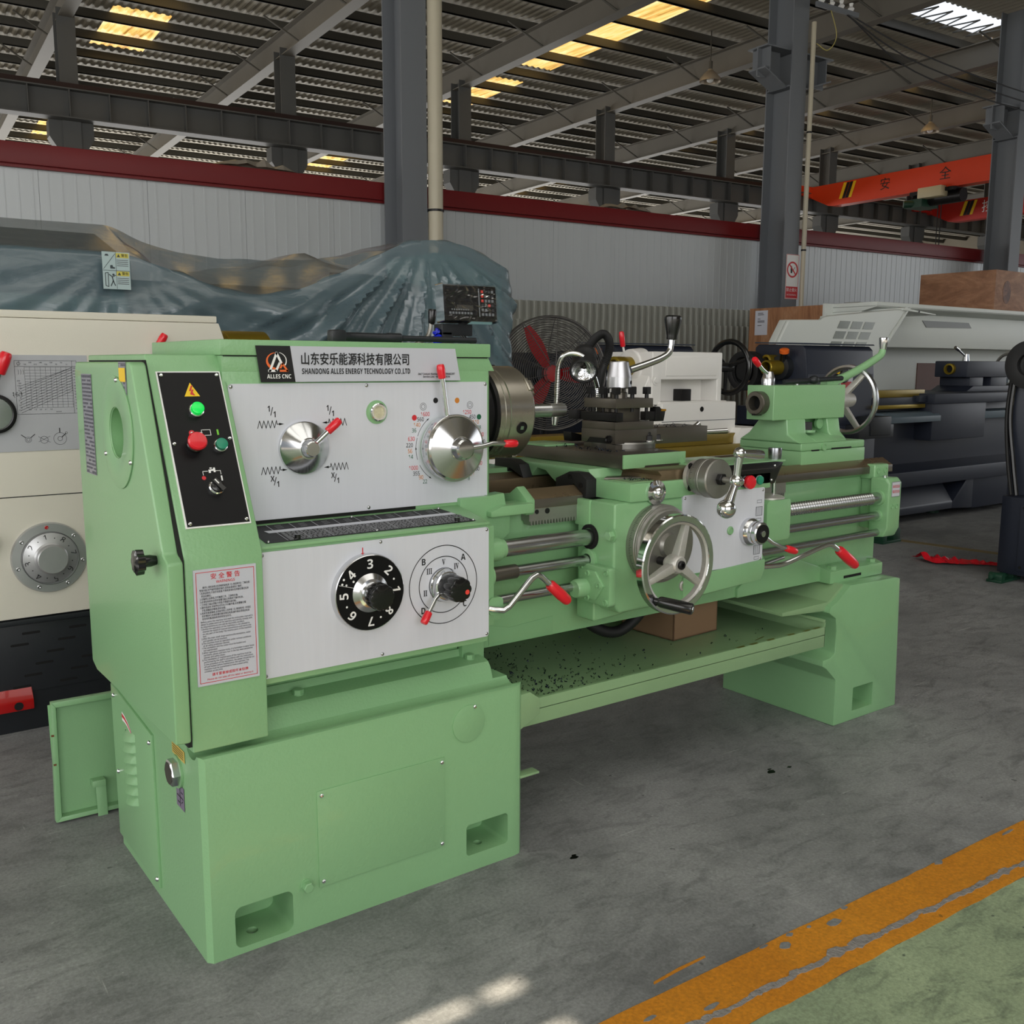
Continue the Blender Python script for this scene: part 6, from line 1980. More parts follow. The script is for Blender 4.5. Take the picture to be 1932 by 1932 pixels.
MB().box(1.365, 1.50, 1.25, 1.31, 1.335, 1.378).box(1.365, 1.41, 1.25, 1.31, .0, 1.35).box(1.46, 1.485, 1.262, 1.29, 1.37, 1.40).build('display_bracket', BLACK_PAINT, t, bevel=.004)
for k in range(3):
    MB().tube(bez([(1.44 + .01 * k, 1.245, 1.335), (1.46 + .012 * k, 1.235, 1.318 - .006 * k), (1.485 + .005 * k, 1.235, 1.312 + .004 * k)], 6), .0022, 6).build('cable_tie', BLACK, t)
MB().tube([(1.352 + .012 * math.sin(k * 1.9), 1.27 + .014 * math.cos(k * 2.3), 1.29 + .006 * k) for k in range(12)], .008, 8).build('blue_bag', mat('blue_plastic_bag', (20, 40, 190), .3), t)

# ------------------------------------------------------------------ floor fan
FC = Vector((3.43, 3.2, 1.172))
fan = thing('floor_fan', 'large floor fan with red blades in a round wire cage', 'fan', (3.43, 3.3, 0))
fd = Vector((-.42, -.9, .02)).normalized()
u_, w_, _ = axes(fd)
def cage(off, bulge, rings):
    b = MB()
    for i in range(rings):
        r = .06 + (.37 - .06) * i / (rings - 1)
        z = off + bulge * (1 - (r / .37) ** 2)
        b.torus(FC + fd * z, fd, r, .0026 if i < rings - 1 else .007, 56, 5)
    for k in range(10):
        a = 2 * PI * k / 10 + .2
        e = u_ * math.cos(a) + w_ * math.sin(a)
        b.tube([FC + e * r + fd * (off + bulge * (1 - (r / .37) ** 2)) for r in (.05, .12, .2, .28, .34, .37)], .003, 5)
    return b
WIRE = mat('grey_wire', (92, 90, 88), .45, metal=.6)
cage(.0, .11, 24).build('cage_front', WIRE, fan)
cage(-.05, -.13, 20).build('cage_back', WIRE, fan)
bl = MB()
for k in range(3):
    a = math.radians(118 + 120 * k)
    e = u_ * math.cos(a) + w_ * math.sin(a)
    q = -u_ * math.sin(a) + w_ * math.cos(a)
    n = 10
    vs = []
    for i in range(n + 1):
        r = .05 + .29 * i / n
        w = .020 + .038 * math.sin(PI * min(1, i / n * .86 + .12))
        tw = .55 - .3 * i / n
        for s_ in (-1, 1):
            for th_ in (0, .004):
                vs.append(FC + e * r + q * w * s_ * math.cos(tw) + fd * (w * s_ * math.sin(tw) + th_ - .01))
    fs = []
    for i in range(n):
        o, p = 4 * i, 4 * (i + 1)
        fs += [(o, o + 2, p + 2, p), (o + 1, p + 1, p + 3, o + 3), (o, p, p + 1, o + 1), (o + 2, o + 3, p + 3, p + 2)]
    MB().add(vs, fs + [(0, 1, 3, 2), (4 * n, 4 * n + 2, 4 * n + 3, 4 * n + 1)]).build('fan_blade', mat('red_fan_blade', (176, 26, 34), .35) if k == 0 else bpy.data.materials['red_fan_blade'], fan)
MB().cyl(FC + fd * .02, FC - fd * .05, .055).build('fan_hub', REDP, fan)
MB().cyl(FC - fd * .05, FC - fd * .26, .085).build('fan_motor', NAVY, fan)
b = MB().cyl((3.43 + .11, 3.2 + .23, .04), FC - fd * .22 - Vector((0, 0, .02)), .025).cyl((3.54, 3.43, 0), (3.54, 3.43, .04), .26)
b.build('fan_stand', BLACK_PAINT, fan)

# ------------------------------------------------------------------ machine under plastic sheeting
TMM = thing('covered_machine', 'pale teal machine with dark control panels under the blue plastic sheeting', 'machine', (1.6, 3.1, 0))
b = MB().prism([(2.33, 0), (2.79, 0), (2.79, 1.70), (2.55, 1.82), (2.33, 1.84)], 'y', 2.86, 3.40).prism([(2.9, 0), (2.9, 1.67), (3.5, 1.86), (3.5, 0)], 'x', -.6, .70)
b.box(.60, .655, 2.79, 2.83, 0, 1.60)
tm = b.build('teal_cabinet', TEAL, TMM, bevel=.006)
MB().prism([(2.96, 0), (2.96, 1.44), (3.5, 1.66), (3.5, 0)], 'x', .70, 2.0).prism([(2.96, 0), (2.96, 1.66), (3.5, 1.76), (3.5, 0)], 'x', 2.0, 2.33).build('machine_bed', TEAL_D, TMM, bevel=.01)
b = MB().box(2.40, 2.72, 2.845, 2.86, 1.25, 1.54).box(2.40, 2.72, 2.845, 2.86, .85, 1.235)
cpn = b.build('operator_panel', TEAL_D, TMM, smooth=0)
for (x0, x1, z0, z1, nx, nz) in ((2.59, 2.64, 1.36, 1.45, 4, 5), (2.65, 2.70, 1.36, 1.45, 4, 5), (2.43, 2.58, 1.27, 1.285, 8, 1), (2.56, 2.70, 1.12, 1.20, 7, 4), (2.56, 2.70, 1.0, 1.1, 6, 4)):
    k = MB()
    for i in range(nx):
        for j in range(nz):
            w, h = (x1 - x0) / nx, (z1 - z0) / nz
            k.box(x0 + w * i, x0 + w * (i + .8), 2.841, 2.846, z0 + h * j, z0 + h * (j + .75))
    k.build('key_block', mat('grey_key', (150, 160, 164), .5) if 'grey_key' not in bpy.data.materials else bpy.data.materials['grey_key'], TMM, smooth=0)
MB().box(2.66, 2.75, 2.853, 2.86, 1.648, 1.675).build('green_tag', mat('green_tag', (30, 130, 90), .5), TMM, smooth=0)
for (x, z) in ((2.755, 1.575), (2.755, 1.27), (2.375, 1.545)):
    MB().lathe([(0, .011), (.004, .011), (.006, .006), (.006, 0)], (x, 2.86, z), (0, -1, 0), 18).build('panel_screw', STEEL_DULL, TMM)
for i in range(5):
    MB().box(-.03 + .125 * i, .06 + .125 * i, 2.893, 2.9, 1.25, 1.52).build('window_pane', mat('pale_teal_pane', (150, 190, 182), .3) if i == 0 else bpy.data.materials['pale_teal_pane'], TMM, smooth=0)
MB().prism([(2.885, 1.53), (2.885, 1.685), (3.5, 1.875), (3.5, 1.53)], 'x', -.6, .71).build('dark_head', TEAL_D, TMM, smooth=0)

def sheetmat(name, rgb, alpha, rough, gloss=1.0):
    m = bpy.data.materials.new(name)
    m.use_nodes = True
    nt = m.node_tree
    b = nt.nodes['Principled BSDF']
    b.inputs['Base Color'].default_value = lin(rgb)
    b.inputs['Roughness'].default_value = rough
    b.inputs['Alpha'].default_value = alpha
    b.inputs['Specular IOR Level'].default_value = .6
    b.inputs['Coat Weight'].default_value = gloss
    b.inputs['Coat Roughness'].default_value = .12
    co = nt.nodes.new('ShaderNodeTexCoord').outputs['Object']
    n = noise(nt, mapped(nt, co, (5, 5, 14)), 1.0, 6, .65, 1.5)
    bp = nt.nodes.new('ShaderNodeBump')
    bp.inputs['Strength'].default_value = .16
    bp.inputs['Distance'].default_value = .03
    nt.links.new(n, bp.inputs['Height'])
    nt.links.new(bp.outputs['Normal'], b.inputs['Normal'])
    nt.links.new(bp.outputs['Normal'], b.inputs['Coat Normal'])
    return m


def interp(tab, x):
    if x <= tab[0][0]:
        return tab[0][1]
    for (a, p), (b, q) in zip(tab[:-1], tab[1:]):
        if x <= b:
            f = (x - a) / (b - a)
            return p + (q - p) * f
    return tab[-1][1]


BACK = [(-.6, 1.93), (.30, 1.925), (.80, 1.93), (1.0, 1.84), (1.3, 1.80), (1.7, 1.81), (2.0, 1.84), (2.35, 1.94), (2.60, 1.99), (2.9, 1.95), (3.0, 1.86)]
FRONT = [(-.6, 1.715), (.10, 1.715), (.66, 1.715), (.87, 1.66), (1.05, 1.60), (1.22, 1.56), (1.46, 1.585), (1.70, 1.68), (1.88, 1.765), (2.10, 1.872), (2.28, 1.905), (2.52, 1.885), (2.75, 1.79), (2.86, 1.745), (3.0, 1.72)]
PK = Vector((2.25, 1.93))
NX, NT = 170, 64
vs, fs = [], []
rs = random.Random(9)
for i in range(NX + 1):
    x = -.6 + 3.52 * i / NX
    zb, zf = (sum(interp(T_, x + .03 * q) for q in (-2, -1, 0, 1, 2)) / 5 for T_ in (BACK, FRONT))
    for j in range(NT + 1):
        t_ = j / NT
        if t_ < .34:
            f = t_ / .34
            y = 3.55 - (3.55 - 2.80) * f
            sag = .05 * math.sin(PI * f) * (1 if .8 < x < 2.0 else .15)
            z = zb + (zf - zb) * f - sag
            fold = .006 * math.sin(26 * x + 9 * f)
            px, py, pz = x, y, z + fold * (.4 + f) * (0.15 if x < .75 else 1)
        else:
            f = (t_ - .34) / .66
            bot = 1.02 if x < 2.4 else 1.02 + .0 * x
            z = zf + (bot - zf) * f
            y = 2.80 - .04 * min(1, f * 3)
            d = Vector((x - PK.x, z - PK.y))
            ang = math.atan2(d.y, d.x)
            rad = min(1, d.length / .4) * min(1, f * 4 + .15)
            fold = .06 * (abs(math.sin(ang * 10.5 + .7 * math.sin(ang * 5))) ** .7 - .5) + .012 * math.sin(ang * 47)
            wl = max(0, min(1, (x - .75) / .4))
            # hanging swags between the two supports
            sw_ = .055 * math.sin(17 * (z + .42 * abs(x - 1.25) ** 1.4)) * max(0, 1 - abs(x - 1.25) / .75)
            dl = Vector((x - .66, z - 1.72))
            al = math.atan2(dl.y, dl.x)
            fl_ = .006 * math.sin(al * 24) * min(1, dl.length / .4)
            y += (fold * rad * wl + fl_) * min(1, f * 5) - sw_ * min(1, f * 4) - .05 * f * wl
            px, py, pz = x, y, z
        if x > 2.78:                                   # right end falls round the corner and backwards
            k = (x - 2.78) / .14
            py += .35 * k * k * (1 if t_ > .3 else .3) + .02 * math.sin(30 * pz) * k
            px = 2.78 + (.07 + .03 * math.sin(11 * pz + 2)) * math.sin(min(1, k) * PI / 2)
            pz -= .03 * k
        vs.append((px, py, pz))
for i in range(NX):
    for j in range(NT):
        a = i * (NT + 1) + j
        fs.append((a, a + 1, a + NT + 2, a + NT + 1))
TARP = sheetmat('blue_translucent_sheeting', (98, 118, 126), .74, .26)
ts = MB().add(vs, fs).build('plastic_sheeting', TARP, smooth=70)
tag(ts, 'blue translucent plastic sheeting draped and gathered over the machine behind the cream lathe', 'sheeting')
# safety board taped behind the sheet
t = thing('safety_board', 'warning board with pictograms and yellow headings on the sheeting covered machine', 'sign', (.61, 2.74, 1.63))
SB = front(.608, 2.735, 1.632)
MB(SB).box(-.058, .058, -.080, .080, -.004, 0).build('board', mat('pale_blue_board', (176, 196, 196), .4), t, smooth=0)
b = MB(SB @ Matrix.Translation((0, 0, .0006)))
for v0 in (.0, -.078):
    b.add([(.0, v0 + .056, 0), (.054, v0 + .056, 0), (.054, v0 + .076, 0), (.0, v0 + .076, 0)], [(0, 1, 2, 3)], 1)
    b.add([(.004, v0 + .059, .0005), (.018, v0 + .059, .0005), (.011, v0 + .072, .0005)], [(0, 1, 2)])
    for q in range(4):
        b.line([(.004, v0 + .046 - .008 * q), (.050, v0 + .046 - .008 * q)], .0028, 2)
b.line([(-.056, 0), (.056, 0)], .002).line([(-.001, -.078), (-.001, .078)], .0016).line([(-.054, .006), (-.004, .072)], .002)
b.add([(-.026, .008, 0), (-.006, .008, 0), (-.006, .014, 0), (-.014, .016, 0), (-.016, .024, 0), (-.026, .022, 0)], [tuple(range(6))])
b.add([(-.048, .062, 0), (-.030, .062, 0), (-.034, .070, 0), (-.044, .070, 0)], [(0, 1, 2, 3)])
b.line([(-.048, -.066), (-.036, -.070), (-.036, -.010), (-.048, -.012), (-.048, -.066)], .003)
b.disc((-.014, -.018, 0), (0, 0, 1), .005, 16).line([(-.032, -.018), (-.020, -.026), (-.016, -.044), (-.026, -.066)], .004).line([(-.016, -.044), (-.008, -.064)], .004).line([(-.018, -.028), (-.005, -.020)], .003)
b.build('pictograms', [mat('slate_ink', (56, 66, 70), .6), mat('dim_yellow', (206, 196, 90), .5), GREYINK], t, smooth=0)
text('lettering', t, BLACKINK, [('警告', SB @ Matrix.Translation((.036, .066, .002)), .014), ('警告', SB @ Matrix.Translation((.036, -.012, .002)), .014)])

# second covered heap behind it
vs, fs = [], []
for i in range(41):
    for j in range(21):
        x, y = 1.2 + 2.9 * i / 40, 4.4 + 1.4 * j / 20
        z = 1.86 + .12 * math.exp(-((x - 2.35) / .28) ** 2) * (1 if j > 3 else j / 3) - .25 * (j < 1) - .1 * abs(x - 2.6) ** 2 * .4
        z += .012 * math.sin(19 * x + 3 * y)
        vs.append((x, y, z if 0 < j < 20 and 0 < i < 40 else .0))
for i in range(40):
    for j in range(20):
        a = i * 21 + j
        fs.append((a, a + 1, a + 22, a + 21))
t = MB().add(vs, fs).build('covered_heap', sheetmat('grey_blue_sheeting', (150, 152, 148), 1.0, .4), smooth=60)
tag(t, 'grey sheeting covering goods behind the blue plastic, with a small peak', 'sheeting')
# two bags lying on the wall's red cap
for (x, y, lb, n_) in ((3.0, WD + .02, 'small grey plastic bag lying on the red wall cap, left of the large column', 2), (8.0, WD + .02, 'crumpled pale plastic sheet lying on the red wall cap, right of the large column', 5)):
    b = MB(BM)
    rr = random.Random(n_)
    vs = [(x - .5 + 1.0 * i / 10, y - .08 + .16 * j / 3, 3.245 + (.13 * math.sin(PI * i / 10) * math.sin(PI * (j + .5) / 4) * rr.uniform(.5, 1.2))) for i in range(11) for j in range(4)]
    b.add(vs, [(4 * i + j, 4 * i + j + 1, 4 * i + j + 5, 4 * i + j + 4) for i in range(10) for j in range(3)])
    tag(b.build('plastic_bag', mat('grey_film', (150, 142, 130), .4), smooth=0), lb, 'bag')

# ------------------------------------------------------------------ navy lathes
def navy_head(parent, X, Y, full=True):
    """end housing with the greased spindle tubes, orange cap and belt wheels"""
    M = Matrix.Translation((X, Y, 0))
    b = MB(M)
    b.prism([(0, .80), (0, 1.27), (.06, 1.36), (.09, 1.372), (.60, 1.372), (.60, .80)], 'y', 0, .47, M=M) if False else b.prism([(.0, .80), (.0, 1.17), (.022, 1.345), (.05, 1.372), (.44, 1.384), (.47, 1.36), (.47, .80)], 'x', 0, .80)
    o = b.build('headstock', NAVY, parent, bevel=.01)
    MB(M).prism([(-.004, .80), (-.004, 1.17), (.003, 1.17), (.003, .80)], 'x', .004, .78).build('lower_panel', NAVY, o, smooth=0)
    MB(M).prism([(.02, 1.378), (.46, 1.39), (.46, 1.40), (.03, 1.388)], 'x', -.02, .82).build('top_lid', mat('slate_lid', (66, 74, 86), .4) if 'slate_lid' not in bpy.data.materials else bpy.data.materials['slate_lid'], o, bevel=.004)
    b = MB(M)
    b.lathe([(0, .085), (.06, .085), (.065, .06)], (0, .20, 1.215), (-1, 0, 0), 40, 1)
    b.lathe([(.06, .052), (.20, .052), (.205, .048), (.205, .040), (.12, .038)], (0, .20, 1.215), (-1, 0, 0), 40, 0, caps=False)
    b.lathe([(.13, .0395), (.1301, 0)], (0, .20, 1.215), (-1, 0, 0), 32, 2, caps=False)
    b.lathe([(0, .045), (.10, .045), (.104, .03), (.06, .028)], (0, .285, 1.262), (-1, 0, 0), 32, 0, caps=False)
    b.build('greased_spindle', [GREASE, BLACK_PAINT, HOLE], o)
    MB(M).cyl((-.05, .17, 1.27), (-.07, .15, 1.325), .028, .024).lathe([(0, .034), (.022, .034), (.026, .028), (.026, 0)], (-.07, .15, 1.32), (-.3, -.25, .9), 28, 1).build('filler_cap', [BLACK, ORANGE_CAP], o)
    b = MB(M)
    for k in range(4):
        b.ring((-.10 - .028 * k, .42, 1.19), (1, 0, 0), .13, [(.012, -.010), (.012, .010), (-.012, .014), (-.03, .006), (-.03, -.006), (-.012, -.014)], 48)
    b.cyl((0, .42, 1.19), (-.18, .42, 1.19), .07)
    b.build('belt_wheel', BLACK_RUB, o)
    return o


NL = thing('navy_lathe', 'navy blue lathe with a tall pale sheet metal guard, right of the green tailstock', 'lathe', (6.8, 2.8, 0))
navy_head(NL, 5.17, 2.50)
MB().lathe([(0, .085), (.012, .085)], (5.60, 2.496, 1.14), (0, -1, 0), 48, 0).lathe([(.012, .06), (.03, .05), (.03, 0)], (5.57, 2.496, 1.16), (0, -1, 0), 32, 1).box(5.545, 5.66, 2.478, 2.486, 1.062, 1.115, 2).lathe([(.0, .02), (.012, .02)], (5.50, 2.49, 1.19), (0, -1, 0), 24, 3).build('selector_dial', [STICKER, BLACK, REDP, YELLOW_WARN], NL)
b = MB().box(5.2, 8.9, 2.55, 3.15, .40, .93).box(5.2, 6.0, 2.48, 3.2, .05, .80)
b.prism([(2.42, .07), (2.42, .13), (2.58, .36), (2.60, .40), (3.2, .40), (3.2, .07)], 'x', 5.2, 7.05)
b.prism([(2.38, .30), (2.38, .42), (2.55, .46), (3.2, .46), (3.2, .30)], 'x', 5.6, 8.9)
b.prism([(2.42, .045), (2.42, .40), (3.2, .40), (3.2, .045)], 'x', 7.35, 8.9)
b.hexa([(7.05, 2.42, .07), (7.36, 2.42, .05), (7.36, 3.2, .05), (7.05, 3.2, .07)], [(7.05, 2.42, .13), (7.36, 2.42, .40), (7.36, 3.2, .40), (7.05, 3.2, .13)])
nb = b.build('navy_base', NAVY, NL, bevel=.01)
for (x, y) in ((7.15, 2.66), (8.6, 2.6)):
    MB().cyl((x, y, 0), (x, y, .02), .06).cyl((x, y, .02), (x, y, .08), .025).build('levelling_foot', DKGREEN, nb)
MB().box(5.95, 6.70, 2.52, 2.62, .99, 1.045).box(5.95, 6.62, 2.46, 2.56, .905, .935, 1).build('greased_way', [GREASEW, GREASE], NL, bevel=.004)
MB().box(6.68, 8.9, 2.56, 2.68, .94, .985).build('bed_way', IRON, NL, bevel=.004)
MB().box(6.0, 6.62, 2.47, 2.55, .93, .99).box(6.50, 6.60, 2.44, 2.5, .95, 1.0).build('way_cover', NAVY, NL, bevel=.004)
b = MB()
b.prism([(2.38, .80), (2.38, .845), (2.42, .875), (2.56, .885), (2.56, .80)], 'x', 5.98, 6.72)
b.prism([(2.40, .80), (2.40, .86), (2.56, .87), (2.56, .80)], 'x', 7.42, 8.9)
b.build('screw_cover', NAVY_L, NL, bevel=.004)
b = MB().box(6.63, 7.43, 2.40, 2.62, .645, .945).box(6.62, 8.2, 2.38, 3.1, .935, 1.015)
b.build('carriage_apron', NAVY, NL, bevel=.01)
MB().box(5.62, 6.05, 2.36, 2.5, .70, .80).box(5.75, 6.0, 2.35, 2.48, .72, .86).build('apron_bracket', BLACK_PAINT, NL, bevel=.008)
b = MB().box(7.63, 8.36, 2.70, 3.0, 1.135, 1.275).box(7.72, 7.95, 2.72, 3.0, 1.0, 1.14).box(8.08, 8.36, 2.72, 3.0, 1.0, 1.14).prism([(7.60, 1.01), (8.42, 1.01), (8.36, 1.06), (7.72, 1.06)], 'y', 2.68, 3.02)
nts = b.build('navy_tailstock', NAVY, NL, bevel=.01)
MB().lathe([(0, .048), (.03, .048), (.032, .034), (.01, .03)], (7.63, 2.85, 1.205), (-1, 0, 0), 32, 0, caps=False).lathe([(.012, .034), (.0121, 0)], (7.63, 2.85, 1.205), (-1, 0, 0), 24, 1, caps=False).build('quill_ring', [GREASE, HOLE], nts)
MB().cyl((7.78, 2.8, 1.275), (7.78, 2.8, 1.335), .03, .022).tube([(7.76, 2.8, 1.32), (7.60, 2.78, 1.375)], .009).cyl((7.62, 2.78, 1.368), (7.56, 2.78, 1.39), .014).build('quill_lock', CHROME, nts)
nw_ = MB().torus((8.62, 2.85, 1.205), (1, -.2, 0), .14, .014, 56, 10).build('navy_handwheel', STEEL_DULL, NL)
MB().cyl((8.36, 2.85, 1.205), (8.62, 2.85, 1.205), .035).tube([(8.62, 2.85, 1.06), (8.62, 2.85, 1.345)], .012).build('hub', NAVY_L, nw_)
# pale guard: left hood with its window grid, right recess
b = MB()
GO = [(5.72, 1.0), (5.72, 1.415), (5.84, 1.59), (6.24, 1.602), (6.28, 1.622), (6.36, 1.636), (7.38, 1.728), (7.46, 1.728), (6.97, 1.25), (6.90, 1.18), (6.88, 1.0)]
b.prism(GO, 'y', 3.20, 3.235)
guard = b.build('guard_hood', GUARDW, NL, bevel=.012, seg=3)
b = MB()
for (p, q) in ((GO[1], GO[2]), (GO[2], GO[3]), (GO[5], GO[6])):
    b.hexa([(p[0], 3.235, p[1] - .02), (q[0], 3.235, q[1] - .02), (q[0], 3.30, q[1] - .02), (p[0], 3.30, p[1] - .02)], [(p[0], 3.235, p[1]), (q[0], 3.235, q[1]), (q[0], 3.30, q[1]), (p[0], 3.30, p[1])])
for (p, q) in ((GO[6], GO[7]), (GO[7], GO[8]), (GO[8], GO[9]), (GO[9], GO[10])):
    b.hexa([(p[0], 3.19, p[1]), (q[0], 3.19, q[1]), (q[0], 3.26, q[1]), (p[0], 3.26, p[1])], [(p[0] + .05, 3.19, p[1] + .02), (q[0] + .05, 3.19, q[1]), (q[0] + .05, 3.26, q[1]), (p[0] + .05, 3.26, p[1] + .02)])
b.hexa([(7.38, 3.18, 1.715), (7.93, 3.20, 1.69), (7.93, 3.8, 1.69), (7.38, 3.8, 1.715)], [(7.38, 3.18, 1.737), (7.93, 3.20, 1.70), (7.93, 3.8, 1.70), (7.38, 3.8, 1.737)])
b.build('guard_edge', GUARDW, guard, bevel=.004)
def q2(r, c, du, dv):
    zt = 1.600 - .085 * r - dv * .062
    return (6.50 + .175 * (c + du * .80) - .62 * (1.60 - zt), zt)
for r in range(3):
    for c in range(3):
        P = [q2(r, c, 0, 0), q2(r, c, 1, 0), q2(r, c, 1, 1), q2(r, c, 0, 1)]
        MB().prism(P, 'y', 3.196, 3.202).build('guard_window', mat('dim_window', (120, 126, 116), .12, var=.35, vscale=5) if (r, c) == (0, 0) else bpy.data.materials['dim_window'], guard, smooth=0)
b = MB().box(7.2, 12.5, 3.86, 3.90, .55, 1.80).box(7.3, 12.5, 3.55, 3.9, 1.405, 1.72).box(7.3, 12.5, 3.40, 3.9, 1.755, 1.80)
b.prism([(3.55, 1.72), (3.40, 1.755), (3.40, 1.77), (3.9, 1.77), (3.9, 1.72)], 'x', 7.3, 12.5)
b.box(6.9, 7.0, 3.3, 3.9, .6, 1.4).hexa([(7.2, 3.85, .9), (7.25, 3.85, .9), (7.25, 3.9, .9), (7.2, 3.9, .9)], [(7.2, 3.5, 1.42), (7.25, 3.5, 1.42), (7.25, 3.9, 1.42), (7.2, 3.9, 1.42)])
gb_ = b.build('guard_back', GUARDW, NL, bevel=.006)
MB().prism([(8.28, 1.665), (9.12, 1.665), (9.18, 1.612), (8.36, 1.60)], 'y', 3.544, 3.552).build('guard_slot', mat('olive_dark_slot', (66, 70, 56), .3), gb_, smooth=0)
MB().box(8.75, 10.2, 3.852, 3.862, .6, 1.26).build('guard_opening', mat('dark_red_wood', (92, 46, 24), .5, var=.2, vscale=4), gb_, smooth=0)
b = MB()
for (x, z, y) in ((7.40, 1.727, 3.19), (7.62, 1.712, 3.18), (7.15, 1.45, 3.19), (7.0, 1.30, 3.188), (6.93, 1.12, 3.188)):
    b.lathe([(0, .011), (.003, .011), (.003, 0)], (x, y, z), (0, -1, 0), 12)
b.build('guard_bolts', BLACKOX, guard)
# another navy lathe further back: only its head end shows
N2 = thing('navy_lathe', 'second navy lathe mostly hidden behind the white tailstock, orange cap showing', 'lathe', (4.5, 3.9, 0))
navy_head(N2, 4.22, 3.42)
MB().box(4.22, 5.0, 3.45, 3.85, 0, .82).build('navy_base', NAVY, N2, bevel=.01)
t = thing('navy_machine', 'dark navy machine body standing behind the floor fan', 'machine', (3.7, 4.0, 0))
MB().box(3.1, 4.15, 3.72, 4.2, 0, 1.25).prism([(3.72, 1.25), (3.72, 1.29), (3.75, 1.315), (4.2, 1.32), (4.2, 1.25)], 'x', 3.08, 4.17).build('machine_body', NAVY, t, bevel=.01)
MB().box(3.12, 3.6, 3.715, 3.722, .6, 1.2).build('black_panel', BLACK_PAINT, t, smooth=0)

# ------------------------------------------------------------------ navy cabinet at the right edge
RC_ = thing('navy_machine_stand', 'navy machine stand with louvres and a black cable at the right edge', 'machine', (5.4, .6, 0))
b = MB().prism([(5.03, .99), (5.0, .91), (5.0, -.2), (5.7, -.2), (5.7, .99)], 'z', .04, .49)
nc = b.build('stand_cabinet', NAVY, RC_, bevel=.008)
MB().box(4.994, 5.0, .2, .86, .07, .45).build('side_panel', NAVY, nc, bevel=.002)
for k in range(7):
    MB().box(4.988, 4.995, .55, .80, .17 + .035 * k, .182 + .035 * k).build('louvre', NAVY_L, nc, bevel=.002)
for z in (.09, .435):
    MB().lathe([(0, .009), (.004, .008), (.004, 0)], (4.994, .84, z), (-1, 0, 0), 14).build('panel_screw', BLACKOX, nc)
MB().prism([(5.06, .985), (5.12, .80), (5.5, .80), (5.5, .985)], 'z', .49, 1.30).build('stand_column', NAVY, RC_, bevel=.01)
MB().ring((5.02, .88, 1.24), (1, 0, 0), .115, [(.02, -.03), (.02, .03), (-.02, .036), (-.05, .03), (-.05, -.03), (-.02, -.036)], 48).lathe([(0, .075), (.02, .075), (.02, 0)], (5.03, .88, 1.24), (-1, 0, 0), 32, 1).build('black_wheel', [BLACK_RUB, BLACK], RC_)
for k in range(2):
    MB().tube(bez([(5.04, .99 - .02 * k, 1.22), (5.03, 1.0 - .02 * k, .95), (5.02, .97 - .03 * k, .70), (5.01, .93 - .03 * k, .50)], 8), .011 + .003 * k, 8).build('black_cable', BLACK_RUB if k == 0 else BLACK, RC_)
for (x, y) in ((5.05, .94), (5.1, -.1)):
    MB().box(x - .16, x + .06, y - .055, y + .035, .0, .016).prism(rrect(x - .15, x - .11, 0, .055, .018), 'y', y - .05, y + .03).prism(rrect(x - .02, x + .03, 0, .05, .018), 'y', y - .05, y + .03).box(x - .1, x + .05, y - .02, y + .02, .016, .042).cyl((x - .18, y, .034), (x - .08, y, .034), .014, n=12).build('levelling_foot', DKGREEN, RC_, bevel=.003)
t = thing('levelling_mount', 'dark green cast levelling mount on the floor behind the end of the green lathe', 'mount', (5.55, 2.06, 0))
MB().box(5.44, 5.66, 2.0, 2.12, 0, .02).prism(rrect(5.45, 5.50, .0, .10, .02), 'y', 2.01, 2.11).prism(rrect(5.58, 5.66, .0, .11, .03), 'y', 2.01, 2.11).build('mount_body', DKGREEN, t, bevel=.004)

# red plastic sheet lying on the floor
rr = random.Random(2)
vs = []
NB = 26
for i in range(NB + 1):
    f = i / NB
    c = Vector((5.12 + .30 * f, 1.53 - .44 * f, 0))
    w = (.11 if f < .25 else .11 - .075 * min(1, (f - .25) / .4))
    for j in range(5):
        g = j / 4 - .5
        vs.append((c.x + .55 * w * g * 2 * .6 + rr.uniform(-.006, .006), c.y + w * g * 1.6, .004 + max(0, (.055 * (1 - abs(g) * 1.6)) * (1 - .7 * f)) * rr.uniform(.5, 1.1)))
t = MB().add(vs, [(5 * i + j, 5 * i + j + 1, 5 * i + j + 6, 5 * i + j + 5) for i in range(NB) for j in range(4)]).build('plastic_sheet', mat('red_plastic_film', (206, 16, 36), .18, coat=.6), smooth=0)
tag(t, 'crumpled strip of red plastic lying on the concrete floor', 'sheet')

# ------------------------------------------------------------------ plywood crates, stacked corrugated panels
def plywood(name, c0, c1, c2, sc):
    m = bpy.data.materials.new(name)
    m.use_nodes = True
    nt = m.node_tree
    b = nt.nodes['Principled BSDF']
    co = nt.nodes.new('ShaderNodeTexCoord').outputs['Object']
    n = noise(nt, mapped(nt, co, sc), 1.0, 7, .68, 1.8)
    col = ramp(nt, n, [(.3, lin(c0)), (.5, lin(c1)), (.72, lin(c2))])
    f = ramp(nt, noise(nt, mapped(nt, co, tuple(v * 9 for v in sc)), 1.0, 3, .6), [(.3, (.86, .86, .86)), (.7, (1.06, 1.06, 1.06))])
    nt.links.new(mixc(nt, 1.0, col, f, 'MULTIPLY'), b.inputs['Base Color'])
    b.inputs['Roughness'].default_value = .55
    return m


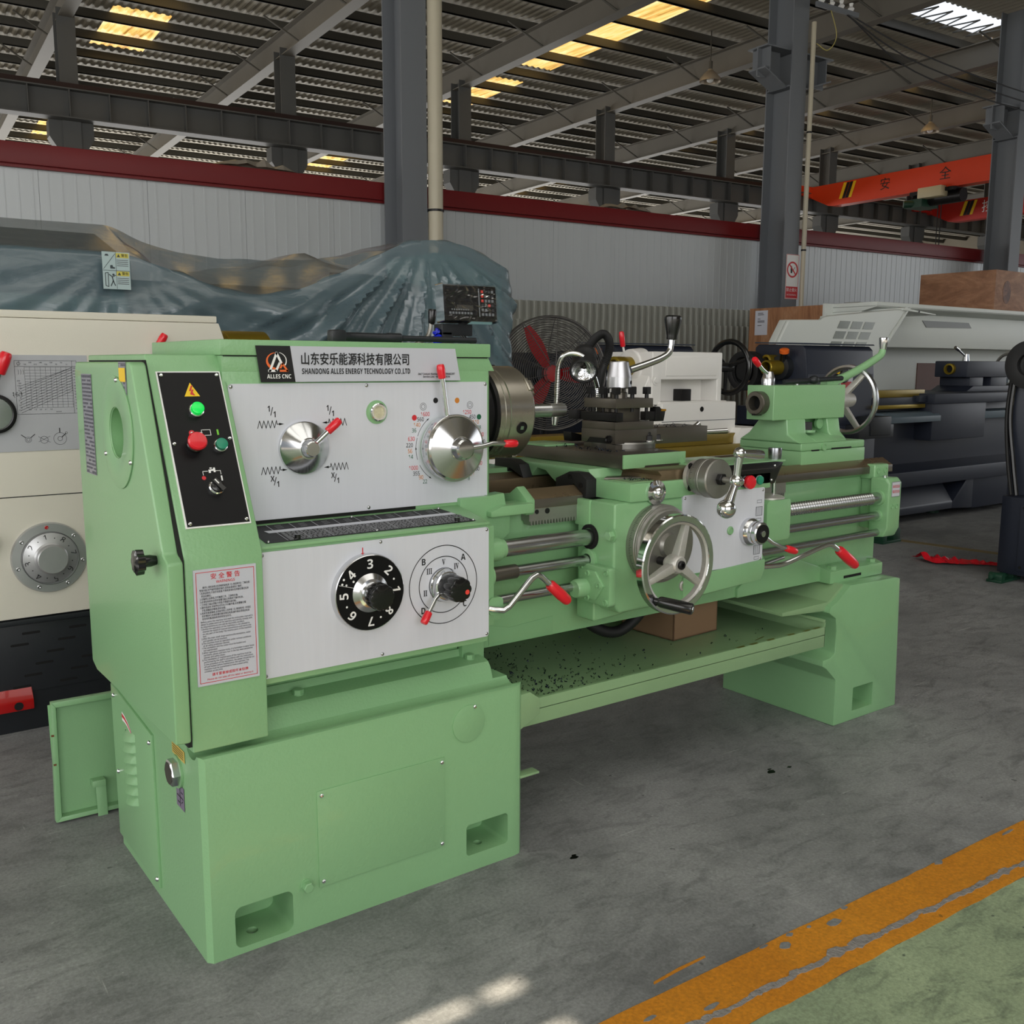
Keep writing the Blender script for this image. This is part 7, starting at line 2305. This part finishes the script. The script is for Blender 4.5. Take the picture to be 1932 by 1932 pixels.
PLYV = plywood('plywood_upright_grain', (136, 88, 58), (172, 122, 86), (196, 150, 114), (5, 5, .8))
PLYH = plywood('plywood_level_grain', (138, 98, 72), (172, 127, 97), (198, 156, 122), (1.2, 1.2, 3.5))
t = thing('plywood_crate', 'large plywood crate with a white paper sheet pinned to its end', 'crate', (11, 5.2, 0))
MB().box(8.6, 14.2, 4.48, 5.95, .06, 1.888).build('crate_box', PLYV, t, bevel=.004)
for x in (8.9, 11.2, 13.6):
    MB().box(x, x + .1, 4.5, 5.9, 0, .06).build('skid', PLYH, t)
MB().box(8.594, 8.6, 5.68, 5.86, 1.58, 1.86).build('paper_sheet', mat('pinned_paper', (214, 216, 226), .6), t, smooth=0)
MP = leftf(8.592, 0, 0)
MPf = frame((8.592, 5.77, 1.72), (0, -1, 0), (0, 0, 1))
b = MB(MPf)
for i, (w, v) in enumerate(((.04, .11), (.045, .092), (.02, .045), (.05, .022), (.05, .008), (.03, -.03))):
    b.add([(-.05, v - .004, 0), (-.05 + w * 2, v - .004, 0), (-.05 + w * 2, v + .004, 0), (-.05, v + .004, 0)], [(0, 1, 2, 3)])
b.build('paper_print', GREYINK, t, smooth=0)
MB().box(8.57, 8.75, 4.46, 4.50, 1.85, 1.897).box(8.57, 8.61, 4.46, 4.64, 1.85, 1.897).build('corner_clip', STEEL_DULL, t, bevel=.002)
t = thing('plywood_crate', 'upper plywood crate with a dark knot, standing on the larger crate', 'crate', (13, 5.2, 1.888))
MB().box(11.76, 15.0, 4.70, 5.73, 1.889, 2.435).build('crate_box', PLYH, t, bevel=.004)
MB().prism([(12.05 + .10 * math.cos(2 * PI * k / 20), 2.18 + .10 * math.sin(2 * PI * k / 20) * (1.3 if k < 10 else 1.6)) for k in range(20)], 'y', 4.697, 4.70).build('wood_knot', plywood('dark_knot', (66, 34, 20), (110, 66, 40), (150, 100, 68), (9, 9, 6)), t, smooth=0)
CORR = mat('grey_corrugated_panel', (150, 151, 142), .5, metal=.2, var=.1, vscale=3)
b = MB(BM)
for (yw, z1) in ((7.30, 1.725), (7.42, 1.94)):
    t = sheet(5.2, 9.6, 0, z1, 0, .098, .035, wall=yw)
    o = t.build('corrugated_panel', CORR, smooth=0)
    tag(o, 'shorter grey corrugated panel standing in front of the taller one' if z1 < 1.8 else 'taller grey corrugated panel behind, against the white wall', 'panel')

flush_texts()
